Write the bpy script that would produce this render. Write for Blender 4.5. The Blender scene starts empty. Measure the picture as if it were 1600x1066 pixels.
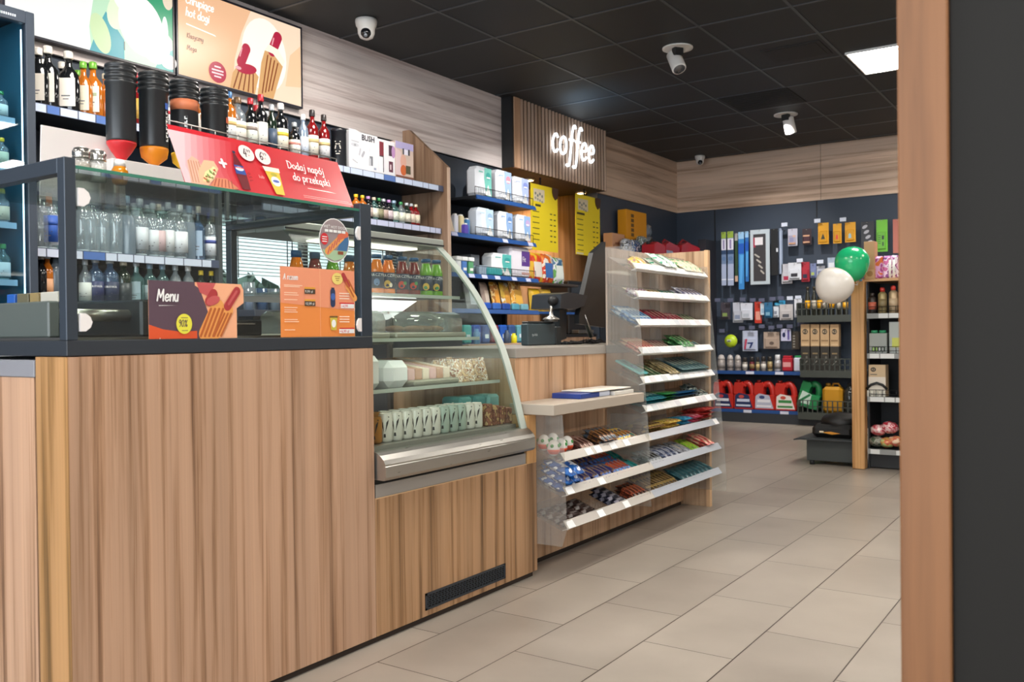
import bpy, math, random
from mathutils import Vector, Matrix
random.seed(7)
S = bpy.context.scene
COL = S.collection
# ---------------------------------------------------------------- camera
F = 1400.29
YAW, PIT, ROL = 0.597025, -0.009287, -0.011029
_f = Vector((-math.sin(YAW)*math.cos(PIT), math.cos(YAW)*math.cos(PIT), math.sin(PIT)))
_r = Vector((math.cos(YAW), math.sin(YAW), 0))
_u = _r.cross(_f)
R2 = _r*math.cos(ROL) + _u*math.sin(ROL)
U2 = -_r*math.sin(ROL) + _u*math.cos(ROL)
CAM = Vector((0, 0, 1.0))
cd = bpy.data.cameras.new('camera'); cam = bpy.data.objects.new('camera', cd); COL.objects.link(cam)
cam.matrix_world = Matrix(((R2.x, U2.x, -_f.x, CAM.x), (R2.y, U2.y, -_f.y, CAM.y), (R2.z, U2.z, -_f.z, CAM.z), (0, 0, 0, 1)))
cd.sensor_width = 36; cd.lens = F/1600*36; cd.clip_start = 0.05
cd.dof.use_dof = True; cd.dof.focus_distance = 3.5; cd.dof.aperture_fstop = 6.0
S.camera = cam
# ---------------------------------------------------------------- view, world, lights
S.view_settings.view_transform = 'Standard'; S.view_settings.look = 'None'
S.view_settings.gamma = 1; S.view_settings.use_curve_mapping = False
S.view_settings.exposure = 0.42
S.cycles.use_denoising = True
S.cycles.max_bounces = 10; S.cycles.diffuse_bounces = 4; S.cycles.glossy_bounces = 4
S.cycles.transmission_bounces = 6; S.cycles.transparent_max_bounces = 24
S.cycles.caustics_reflective = False; S.cycles.caustics_refractive = False
S.cycles.sample_clamp_indirect = 4
W = bpy.data.worlds.new('world'); S.world = W; W.use_nodes = True
W.node_tree.nodes['Background'].inputs[0].default_value = (0.80, 0.90, 1.0, 1)
W.node_tree.nodes['Background'].inputs[1].default_value = 1.5
def area(name, loc, rot, sx, sy, energy, col=(1, 1, 1), spread=180):
    l = bpy.data.lights.new(name, 'AREA'); l.shape = 'RECTANGLE'; l.size = sx; l.size_y = sy
    l.energy = energy; l.color = col; l.spread = math.radians(spread)
    o = bpy.data.objects.new(name, l); COL.objects.link(o); o.location = loc; o.rotation_euler = rot
    return o
def spot(name, loc, target, energy, col, ang, blend=0.6, rad=0.03):
    l = bpy.data.lights.new(name, 'SPOT'); l.energy = energy; l.color = col; l.spot_size = math.radians(ang)
    l.spot_blend = blend; l.shadow_soft_size = rad
    o = bpy.data.objects.new(name, l); COL.objects.link(o); o.location = loc
    o.rotation_euler = (Vector(target)-Vector(loc)).to_track_quat('-Z', 'Y').to_euler()
    return o
# ---------------------------------------------------------------- placing by sight lines measured on the photograph
def ray(x, y):
    a, b = (x-800)/F, (y-533)/F
    return R2*a - U2*b + _f
def onx(x, y, X): d = ray(x, y); return CAM + d*(X/d.x)
def ony(x, y, Y): d = ray(x, y); return CAM + d*(Y/d.y)
def onz(x, y, Z): d = ray(x, y); return CAM + d*((Z-1)/d.z)
# ---------------------------------------------------------------- materials
def lin(c):
    if isinstance(c, str):
        c = c.lstrip('#'); c = [int(c[i:i+2], 16)/255 for i in (0, 2, 4)]
    return tuple((v/12.92 if v <= 0.04045 else ((v+0.055)/1.055)**2.4) for v in c)
_mc = {}
def mat(col, rough=0.5, metal=0.0, emit=0.0, coat=0.0, spec=0.5):
    k = ('m', col, rough, metal, emit, coat, spec)
    if k in _mc: return _mc[k]
    m = bpy.data.materials.new('paint'); m.use_nodes = True
    b = m.node_tree.nodes['Principled BSDF']; c = lin(col)
    b.inputs['Base Color'].default_value = (*[q*(.12 if emit else 1) for q in c], 1); b.inputs['Roughness'].default_value = rough
    b.inputs['Metallic'].default_value = metal; b.inputs['Coat Weight'].default_value = coat
    b.inputs['Specular IOR Level'].default_value = spec
    if emit:
        b.inputs['Emission Color'].default_value = (*c, 1); b.inputs['Emission Strength'].default_value = emit
    # fine unevenness of the surface
    nt = m.node_tree; n = nt.nodes.new('ShaderNodeTexNoise'); n.inputs['Scale'].default_value = 9
    mr = nt.nodes.new('ShaderNodeMapRange'); mr.inputs[3].default_value = max(0, rough-0.015); mr.inputs[4].default_value = min(1, rough+0.015)
    nt.links.new(n.outputs[0], mr.inputs[0]); nt.links.new(mr.outputs[0], b.inputs['Roughness'])
    _mc[k] = m; return m
def glass(tint='#f4fbf8', refl=0.06, rough=0.0, body=0.0, bodycol='#ffffff'):
    """thin clear sheet: tinted transparency, fresnel reflection and a little milky body"""
    k = ('g', tint, refl, rough, body, bodycol)
    if k in _mc: return _mc[k]
    m = bpy.data.materials.new('glass'); m.use_nodes = True; nt = m.node_tree; nt.nodes.clear()
    out = nt.nodes.new('ShaderNodeOutputMaterial'); t = nt.nodes.new('ShaderNodeBsdfTransparent'); t.inputs[0].default_value = (*lin(tint), 1)
    g = nt.nodes.new('ShaderNodeBsdfGlossy'); g.inputs['Roughness'].default_value = rough
    # reflectance grows towards grazing angles, the same from either side of the sheet
    ge = nt.nodes.new('ShaderNodeNewGeometry'); dt = nt.nodes.new('ShaderNodeVectorMath'); dt.operation = 'DOT_PRODUCT'
    nt.links.new(ge.outputs['Normal'], dt.inputs[0]); nt.links.new(ge.outputs['Incoming'], dt.inputs[1])
    ab = nt.nodes.new('ShaderNodeMath'); ab.operation = 'ABSOLUTE'; nt.links.new(dt.outputs['Value'], ab.inputs[0])
    iv = nt.nodes.new('ShaderNodeMath'); iv.operation = 'SUBTRACT'; iv.inputs[0].default_value = 1; nt.links.new(ab.outputs[0], iv.inputs[1])
    lw = nt.nodes.new('ShaderNodeMath'); lw.operation = 'POWER'; lw.inputs[1].default_value = 4.5; nt.links.new(iv.outputs[0], lw.inputs[0])
    mul = nt.nodes.new('ShaderNodeMath'); mul.operation = 'MULTIPLY_ADD'; mul.inputs[1].default_value = 0.8; mul.inputs[2].default_value = 0.02+refl*0.4
    mx = nt.nodes.new('ShaderNodeMixShader')
    nt.links.new(lw.outputs[0], mul.inputs[0]); nt.links.new(mul.outputs[0], mx.inputs[0])
    src = t.outputs[0]
    if body:
        d = nt.nodes.new('ShaderNodeBsdfDiffuse'); d.inputs[0].default_value = (*lin(bodycol), 1)
        m2 = nt.nodes.new('ShaderNodeMixShader'); m2.inputs[0].default_value = body
        nt.links.new(t.outputs[0], m2.inputs[1]); nt.links.new(d.outputs[0], m2.inputs[2]); src = m2.outputs[0]
    nt.links.new(src, mx.inputs[1]); nt.links.new(g.outputs[0], mx.inputs[2]); nt.links.new(mx.outputs[0], out.inputs[0])
    _mc[k] = m; return m
def wood(axis, c1, c2, c3, freq=22.0, rough=0.42, seed=0.0, contrast=1.0):
    """veneer with long parallel streaks running along the axis"""
    k = ('w', axis, c1, c2, c3, freq, rough, seed)
    if k in _mc: return _mc[k]
    m = bpy.data.materials.new('veneer'); m.use_nodes = True; nt = m.node_tree; b = nt.nodes['Principled BSDF']
    tc = nt.nodes.new('ShaderNodeTexCoord')
    def streak(f, along, det, dist):
        mp = nt.nodes.new('ShaderNodeMapping'); s = [f, f, f]; s['xyz'.index(axis)] = along
        mp.inputs['Scale'].default_value = s; mp.inputs['Location'].default_value = (seed+3.1, seed+1.7, seed)
        n = nt.nodes.new('ShaderNodeTexNoise'); n.inputs['Scale'].default_value = 1; n.inputs['Detail'].default_value = det
        n.inputs['Distortion'].default_value = dist; n.inputs['Roughness'].default_value = 0.65
        nt.links.new(tc.outputs['Object'], mp.inputs[0]); nt.links.new(mp.outputs[0], n.inputs[0]); return n
    n1 = streak(freq, 0.55, 5, 0.25); n2 = streak(freq*0.28, 0.35, 2, 0.1); n3 = streak(freq*5, 1.2, 3, 0)
    r1 = nt.nodes.new('ShaderNodeValToRGB'); e = r1.color_ramp.elements
    e[0].position = 0.34; e[0].color = (*lin(c3), 1); e[1].position = 0.70; e[1].color = (*lin(c1), 1)
    x = e.new(0.43); x.color = (*lin(c2), 1); x = e.new(0.52); x.color = (*lin(c1), 1)
    nt.links.new(n1.outputs[0], r1.inputs[0])
    r2 = nt.nodes.new('ShaderNodeMapRange'); r2.inputs[1].default_value = 0.35; r2.inputs[2].default_value = 0.65; r2.inputs[3].default_value = 0.86; r2.inputs[4].default_value = 1.10
    nt.links.new(n2.outputs[0], r2.inputs[0])
    r3 = nt.nodes.new('ShaderNodeMapRange'); r3.inputs[1].default_value = 0.3; r3.inputs[2].default_value = 0.7; r3.inputs[3].default_value = 0.93; r3.inputs[4].default_value = 1.05
    nt.links.new(n3.outputs[0], r3.inputs[0])
    mu = nt.nodes.new('ShaderNodeMath'); mu.operation = 'MULTIPLY'; nt.links.new(r2.outputs[0], mu.inputs[0]); nt.links.new(r3.outputs[0], mu.inputs[1])
    vm = nt.nodes.new('ShaderNodeVectorMath'); vm.operation = 'SCALE'; nt.links.new(r1.outputs[0], vm.inputs[0]); nt.links.new(mu.outputs[0], vm.inputs['Scale'])
    nt.links.new(vm.outputs[0], b.inputs['Base Color']); b.inputs['Roughness'].default_value = rough
    _mc[k] = m; return m
def pattern(cols, scale=40, rough=0.35, metal=0.0, seed=0.0, emit=0.0):
    """printed wrapper: patches of several colours"""
    k = ('p', tuple(cols), scale, rough, metal, seed, emit)
    if k in _mc: return _mc[k]
    m = bpy.data.materials.new('print'); m.use_nodes = True; nt = m.node_tree; b = nt.nodes['Principled BSDF']
    tc = nt.nodes.new('ShaderNodeTexCoord'); n = nt.nodes.new('ShaderNodeTexNoise'); n.inputs['Scale'].default_value = scale
    mp = nt.nodes.new('ShaderNodeMapping'); mp.inputs['Location'].default_value = (seed, seed*2, 1)
    n.inputs['Detail'].default_value = 1.5; r = nt.nodes.new('ShaderNodeValToRGB'); r.color_ramp.interpolation = 'CONSTANT'
    e = r.color_ramp.elements; N = len(cols)
    e[0].position = 0; e[0].color = (*lin(cols[0]), 1); e[1].position = 0.36+0.28/N; e[1].color = (*lin(cols[1 % N]), 1)
    for i in range(2, N): q = e.new(0.36+0.28*i/N); q.color = (*lin(cols[i]), 1)
    nt.links.new(tc.outputs['Object'], mp.inputs[0]); nt.links.new(mp.outputs[0], n.inputs[0]); nt.links.new(n.outputs[0], r.inputs[0])
    nt.links.new(r.outputs[0], b.inputs['Base Color']); b.inputs['Roughness'].default_value = rough; b.inputs['Metallic'].default_value = metal
    if emit: nt.links.new(r.outputs[0], b.inputs['Emission Color']); b.inputs['Emission Strength'].default_value = emit
    _mc[k] = m; return m
def floor_mat():
    m = bpy.data.materials.new('tiles'); m.use_nodes = True; nt = m.node_tree; b = nt.nodes['Principled BSDF']
    tc = nt.nodes.new('ShaderNodeTexCoord'); sp = nt.nodes.new('ShaderNodeSeparateXYZ'); nt.links.new(tc.outputs['Object'], sp.inputs[0])
    def M(op, a, b_=None, c=None):
        n = nt.nodes.new('ShaderNodeMath'); n.operation = op
        for i, q in enumerate((a, b_, c)):
            if q is None: continue
            if isinstance(q, (int, float)): n.inputs[i].default_value = q
            else: nt.links.new(q, n.inputs[i])
        return n.outputs[0]
    u = M('MULTIPLY', M('ADD', sp.outputs[0], 1.8795), 1/0.3003)
    row = M('FLOOR', u); fu = M('FRACT', u)
    par = M('FLOORED_MODULO', row, 2)
    v = M('MULTIPLY', M('SUBTRACT', M('SUBTRACT', sp.outputs[1], 0.216), M('MULTIPLY', par, 0.302)), 1/0.6)
    cv = M('FLOOR', v); fv = M('FRACT', v)
    du = M('MULTIPLY', M('MINIMUM', fu, M('SUBTRACT', 1, fu)), 0.3)
    dv = M('MULTIPLY', M('MINIMUM', fv, M('SUBTRACT', 1, fv)), 0.6)
    g1 = M('LESS_THAN', du, 0.0021); g2 = M('LESS_THAN', dv, 0.0018)
    gr = M('MAXIMUM', g1, g2)
    cx = nt.nodes.new('ShaderNodeCombineXYZ'); nt.links.new(row, cx.inputs[0]); nt.links.new(cv, cx.inputs[1])
    wn = nt.nodes.new('ShaderNodeTexWhiteNoise'); nt.links.new(cx.outputs[0], wn.inputs[0])
    n = nt.nodes.new('ShaderNodeTexNoise'); n.inputs['Scale'].default_value = 3.2; n.inputs['Detail'].default_value = 6
    nt.links.new(tc.outputs['Object'], n.inputs[0])
    s = M('ADD', M('MULTIPLY', wn.outputs[0], 0.3), M('MULTIPLY', n.outputs[0], 0.9))
    r = nt.nodes.new('ShaderNodeValToRGB'); e = r.color_ramp.elements
    e[0].position = 0.3; e[0].color = (*lin('#968c81'), 1); e[1].position = 0.85; e[1].color = (*lin('#aca296'), 1)
    nt.links.new(s, r.inputs[0])
    mx = nt.nodes.new('ShaderNodeMix'); mx.data_type = 'RGBA'; nt.links.new(gr, mx.inputs['Factor'])
    nt.links.new(r.outputs[0], mx.inputs['A']); mx.inputs['B'].default_value = (*lin('#3c3026'), 1)
    nt.links.new(mx.outputs['Result'], b.inputs['Base Color'])
    ro = M('ADD', M('MULTIPLY', n.outputs[0], 0.12), 0.27); nt.links.new(ro, b.inputs['Roughness'])
    bp = nt.nodes.new('ShaderNodeBump'); bp.inputs['Strength'].default_value = 0.25; bp.inputs['Distance'].default_value = 0.002
    nt.links.new(M('SUBTRACT', 1, gr), bp.inputs['Height']); nt.links.new(bp.outputs[0], b.inputs['Normal'])
    return m
def ceil_mat():
    m = bpy.data.materials.new('ceiling_tiles'); m.use_nodes = True; nt = m.node_tree; b = nt.nodes['Principled BSDF']
    n = nt.nodes.new('ShaderNodeTexNoise'); n.inputs['Scale'].default_value = 90; tc = nt.nodes.new('ShaderNodeTexCoord')
    nt.links.new(tc.outputs['Object'], n.inputs[0]); b.inputs['Base Color'].default_value = (*lin('#272a2d'), 1)
    bp = nt.nodes.new('ShaderNodeBump'); bp.inputs['Strength'].default_value = 0.15; bp.inputs['Distance'].default_value = 0.002
    nt.links.new(n.outputs[0], bp.inputs['Height']); nt.links.new(bp.outputs[0], b.inputs['Normal'])
    b.inputs['Roughness'].default_value = 0.6; return m
# ---------------------------------------------------------------- mesh builder
class MB:
    def __init__(s): s.v = []; s.f = []; s.m = []; s.s = []; s.mats = []
    def mi(s, m):
        if m not in s.mats: s.mats.append(m)
        return s.mats.index(m)
    def add(s, vs, fs, m, smooth=False, M=None):
        o = len(s.v); i = s.mi(m)
        for p in vs: s.v.append(tuple(M @ Vector(p)) if M else tuple(p))
        for f in fs: s.f.append(tuple(o+k for k in f)); s.m.append(i); s.s.append(smooth)
        return s
    def box(s, x0, x1, y0, y1, z0, z1, m, bev=0.0, M=None):
        if x0 > x1: x0, x1 = x1, x0
        if y0 > y1: y0, y1 = y1, y0
        if z0 > z1: z0, z1 = z1, z0
        b = min(bev, (x1-x0)*.45, (y1-y0)*.45, (z1-z0)*.45)
        if b <= 0:
            vs = [(x0,y0,z0),(x1,y0,z0),(x1,y1,z0),(x0,y1,z0),(x0,y0,z1),(x1,y0,z1),(x1,y1,z1),(x0,y1,z1)]
            return s.add(vs, [(0,3,2,1),(4,5,6,7),(0,1,5,4),(1,2,6,5),(2,3,7,6),(3,0,4,7)], m, False, M)
        lo = (x0, y0, z0); hi = (x1, y1, z1); vs = []; idx = {}
        for c in range(8):
            sg = [(c >> k) & 1 for k in range(3)]
            for ax in range(3):
                p = [(hi[k]-b if sg[k] else lo[k]+b) for k in range(3)]; p[ax] = hi[ax] if sg[ax] else lo[ax]
                idx[(c, ax)] = len(vs); vs.append(p)
        fs = []
        for ax in range(3):
            a, d = [k for k in range(3) if k != ax]
            for sd in (0, 1):
                q = []
                for (p, r) in ((0, 0), (1, 0), (1, 1), (0, 1)):
                    q.append(idx[((sd << ax) | (p << a) | (r << d), ax)])
                fs.append(tuple(q))
            for p in (0, 1):
                for r in (0, 1):
                    c0 = (p << a) | (r << d); c1 = c0 | (1 << ax)
                    fs.append((idx[(c0, a)], idx[(c1, a)], idx[(c1, d)], idx[(c0, d)]))
        for c in range(8): fs.append((idx[(c, 0)], idx[(c, 1)], idx[(c, 2)]))
        return s.add(vs, fs, m, False, M)
    def lathe(s, prof, m, n=20, c=(0, 0, 0), smooth=True, M=None, sy=1.0):
        vs = []; fs = []
        for (r, z) in prof:
            for k in range(n):
                a = 2*math.pi*k/n; vs.append((c[0]+r*math.cos(a), c[1]+r*math.sin(a)*sy, c[2]+z))
        for j in range(len(prof)-1):
            for k in range(n):
                fs.append((j*n+k, j*n+(k+1) % n, (j+1)*n+(k+1) % n, (j+1)*n+k))
        if prof[0][0] > 1e-5: fs.append(tuple(range(n-1, -1, -1)))
        if prof[-1][0] > 1e-5: fs.append(tuple(range((len(prof)-1)*n, len(prof)*n)))
        return s.add(vs, fs, m, smooth, M)
    def tube(s, pts, r, m, n=8, smooth=True, M=None, closed=False):
        pts = [Vector(p) for p in pts]; vs = []; fs = []; N = len(pts); up = None
        for i, p in enumerate(pts):
            a = pts[(i-1) % N] if (closed or i > 0) else p; b = pts[(i+1) % N] if (closed or i < N-1) else p
            t = (b-a).normalized()
            if up is None: up = Vector((0, 0, 1)) if abs(t.z) < .9 else Vector((1, 0, 0))
            e1 = t.cross(up).normalized(); e2 = e1.cross(t).normalized(); up = e2
            rr = r[i] if isinstance(r, (list, tuple)) else r
            for k in range(n):
                q = 2*math.pi*k/n; vs.append(p+e1*rr*math.cos(q)+e2*rr*math.sin(q))
        for j in range(N if closed else N-1):
            j2 = (j+1) % N
            for k in range(n): fs.append((j*n+k, j*n+(k+1) % n, j2*n+(k+1) % n, j2*n+k))
        if not closed: fs.append(tuple(range(n-1, -1, -1))); fs.append(tuple(range((N-1)*n, N*n)))
        return s.add(vs, fs, m, smooth, M)
    def prism(s, poly, ax, a, b, m, smooth=False, M=None, m_cap=None):
        n = len(poly)
        def P(p, t): return {'x': (t, p[0], p[1]), 'y': (p[0], t, p[1]), 'z': (p[0], p[1], t)}[ax]
        vs = [P(p, a) for p in poly]+[P(p, b) for p in poly]
        s.add(vs, [(i, (i+1) % n, n+(i+1) % n, n+i) for i in range(n)], m, smooth, M)
        return s.add(vs, [tuple(range(n-1, -1, -1)), tuple(range(n, 2*n))], m_cap or m, False, M)
    def ball(s, c, rx, ry, rz, m, n=20, k=12, M=None, jit=0.0, rnd=None):
        vs = []; fs = []
        for j in range(k+1):
            t = math.pi*j/k
            for i in range(n):
                a = 2*math.pi*i/n; q = 1+(rnd.uniform(-jit, jit) if jit else 0)
                vs.append((c[0]+rx*math.sin(t)*math.cos(a)*q, c[1]+ry*math.sin(t)*math.sin(a)*q, c[2]+rz*math.cos(t)*q))
        for j in range(k):
            for i in range(n): fs.append((j*n+i, (j+1)*n+i, (j+1)*n+(i+1) % n, j*n+(i+1) % n))
        return s.add(vs, fs, m, True, M)
    def poly(s, pts, m): return s.add(pts, [tuple(range(len(pts)))], m)
    def mesh(s, name, off=(0, 0, 0)):
        me = bpy.data.meshes.new(name)
        me.from_pydata([(x-off[0], y-off[1], z-off[2]) for x, y, z in s.v], [], s.f)
        for m in s.mats: me.materials.append(m)
        me.polygons.foreach_set('material_index', s.m); me.polygons.foreach_set('use_smooth', s.s)
        me.validate(); me.update(); return me
def wloc(o):
    p = Vector(o.location)
    while o.parent: o = o.parent; p += Vector(o.location)
    return p
def link(name, me, parent=None, loc=(0, 0, 0), rot=None):
    o = bpy.data.objects.new(name, me); COL.objects.link(o)
    if parent: o.parent = parent
    o.location = loc
    if rot: o.rotation_euler = rot
    return o
def part(name, mb, parent, label=None):
    """mb in world coordinates, under an unrotated parent"""
    o = link(name, mb.mesh(name, wloc(parent)), parent)
    if label: o['label'] = label
    return o
def base(mb):
    xs = [p[0] for p in mb.v]; ys = [p[1] for p in mb.v]; zs = [p[2] for p in mb.v]
    return ((min(xs)+max(xs))/2, (min(ys)+max(ys))/2, min(zs))
_labels = {}
def tag(o, label, cat, group=None):
    o['label'] = label; o['category'] = cat
    if group: o['group'] = group
    if label in _labels and not (group and _labels[label] == group): print('DUPLICATE LABEL', label)
    n = len(label.split())
    if n < 4 or n > 16: print('LABEL LENGTH', n, label)
    _labels[label] = group
    return o
def solid(name, mb, label, cat, group=None):
    b = base(mb); o = link(name, mb.mesh(name, b), None, b); return tag(o, label, cat, group)
def struct(name, mb, parent=None):
    b = base(mb) if parent is None else wloc(parent)
    o = link(name, mb.mesh(name, b), parent, b if parent is None else (0, 0, 0))
    o['kind'] = 'structure'; return o
def thing(name, label, cat, loc, group=None, rot=None):
    return tag(link(name, None, None, loc, rot), label, cat, group)
def lpart(name, mb, parent, loc=(0, 0, 0), label=None):
    """mb in the parent's own coordinates"""
    o = link(name, mb.mesh(name), parent, loc)
    if label: o['label'] = label
    return o
def copy_tree(o, loc, rot=None, label=None, group=None):
    c = o.copy(); COL.objects.link(c); c.location = loc
    if rot: c.rotation_euler = rot
    for ch in list(o.children):
        d = ch.copy(); COL.objects.link(d); d.parent = c
        for g in list(ch.children):
            e = g.copy(); COL.objects.link(e); e.parent = d
    if label: tag(c, label, c['category'], group)
    return c
ORD = ['first', 'second', 'third', 'fourth', 'fifth', 'sixth', 'seventh', 'eighth', 'ninth', 'tenth', 'eleventh', 'twelfth', 'thirteenth', 'fourteenth', 'fifteenth', 'sixteenth', 'seventeenth', 'eighteenth', 'nineteenth', 'twentieth', 'twenty-first', 'twenty-second', 'twenty-third', 'twenty-fourth', 'twenty-fifth']
# ---------------------------------------------------------------- flat artwork on a plane (prints on signs, screens, labels)
class Art:
    def __init__(s, o, u, v, mb=None, step=0.0005):
        s.o = Vector(o); s.u = Vector(u).normalized(); s.w = Vector(v).normalized(); s.n = s.u.cross(s.w); s.mb = mb or MB(); s.step = step
    def P(s, a, b, l=1): return tuple(s.o+s.u*a+s.w*b+s.n*(l*s.step))
    def poly(s, pts, m, l=1):
        s.k = getattr(s, 'k', 0)+1; e = s.n*(s.k*0.000015)
        s.mb.add([tuple(Vector(s.P(a, b, l))+e) for a, b in pts], [tuple(range(len(pts)))], m); return s
    def rect(s, a0, a1, b0, b1, m, l=1): return s.poly([(a0, b0), (a1, b0), (a1, b1), (a0, b1)], m, l)
    def ell(s, a, b, ra, rb, m, l=1, rot=0, n=28):
        c, q = math.cos(rot), math.sin(rot); pts = []
        for i in range(n):
            t = 2*math.pi*i/n; x, y = ra*math.cos(t), rb*math.sin(t); pts.append((a+x*c-y*q, b+x*q+y*c))
        return s.poly(pts, m, l)
    def cap(s, a0, b0, a1, b1, r, m, l=1):
        t = math.atan2(b1-b0, a1-a0); pts = []
        for i in range(13): x = t-math.pi/2+math.pi*i/12; pts.append((a1+r*math.cos(x), b1+r*math.sin(x)))
        for i in range(13): x = t+math.pi/2+math.pi*i/12; pts.append((a0+r*math.cos(x), b0+r*math.sin(x)))
        return s.poly(pts, m, l)
    def text(s, txt, a, b, size, m, l=2, rot=0, shear=0, sx=1.0, align='LEFT', bold=0.0):
        cu = bpy.data.curves.new('t', 'FONT'); cu.body = txt; cu.size = size; cu.shear = shear; cu.align_x = align; cu.offset = bold
        cu.resolution_u = 2
        ob = bpy.data.objects.new('t', cu); me = bpy.data.meshes.new_from_object(ob)
        c, q = math.cos(rot), math.sin(rot); vs = []
        for v in me.vertices: x, y = v.co.x*sx, v.co.y; vs.append(s.P(a+x*c-y*q, b+x*q+y*c, l))
        s.k = getattr(s, 'k', 0)+1; vs = [tuple(Vector(p)+s.n*(s.k*0.000015)) for p in vs]
        s.mb.add(vs, [tuple(p.vertices) for p in me.polygons], m)
        bpy.data.objects.remove(ob); bpy.data.curves.remove(cu); bpy.data.meshes.remove(me); return s
    def pen(s, txt, a, b, h, r, m, l=2, rot=0.0, slant=0.12, gap=0.28, tube=False):
        """hand-lettered text from pen strokes; h is the height of a small letter"""
        x = 0.0; c, q = math.cos(rot), math.sin(rot)
        for ch in txt:
            if ch == ' ': x += 0.55; continue
            w, strokes = GLY[ch]
            for st in strokes:
                pts = smooth_line(st) if len(st) > 2 else st
                P = []
                for (px, py) in pts:
                    X = (x+px+py*slant)*h; Y = py*h; P.append((a+X*c-Y*q, b+X*q+Y*c))
                if tube: s.mb.tube([s.P(p[0], p[1], l) for p in P], r, m, n=6)
                else: s.ribbon(P, r, m, l)
            x += w+gap
        return x*h
    def ribbon(s, P, r, m, l):
        L = []; Rr = []
        for i, p in enumerate(P):
            a = P[max(0, i-1)]; b = P[min(len(P)-1, i+1)]; dx, dy = b[0]-a[0], b[1]-a[1]; d = math.hypot(dx, dy) or 1
            nx, ny = -dy/d*r, dx/d*r; L.append((p[0]+nx, p[1]+ny)); Rr.append((p[0]-nx, p[1]-ny))
        k0 = getattr(s, 'k', 0)
        for i in range(len(P)-1): s.k = k0; s.poly([L[i], Rr[i], Rr[i+1], L[i+1]], m, l)
        s.ell(P[0][0], P[0][1], r, r, m, l, n=8); s.ell(P[-1][0], P[-1][1], r, r, m, l, n=8)
def smooth_line(P, k=4):
    out = []; n = len(P)
    for i in range(n-1):
        p0 = P[max(i-1, 0)]; p1 = P[i]; p2 = P[i+1]; p3 = P[min(i+2, n-1)]
        for j in range(k):
            t = j/k; o = []
            for d in (0, 1):
                o.append(0.5*((2*p1[d])+(-p0[d]+p2[d])*t+(2*p0[d]-5*p1[d]+4*p2[d]-p3[d])*t*t+(-p0[d]+3*p1[d]-3*p2[d]+p3[d])*t**3))
            out.append(tuple(o))
    out.append(P[-1]); return out
_o = [(.35, 1), (.08, .8), (.0, .45), (.12, .08), (.4, .0), (.65, .2), (.7, .6), (.55, .92), (.32, 1)]
_a = [(.62, .85), (.35, 1), (.06, .75), (.02, .3), (.2, .0), (.45, .1), (.6, .4), (.66, 1), (.64, .4), (.7, .05), (.78, .0)]
_n = [[(.0, 1), (.03, .0)], [(.03, .6), (.25, .95), (.48, .95), (.56, .6), (.56, .0)]]
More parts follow.
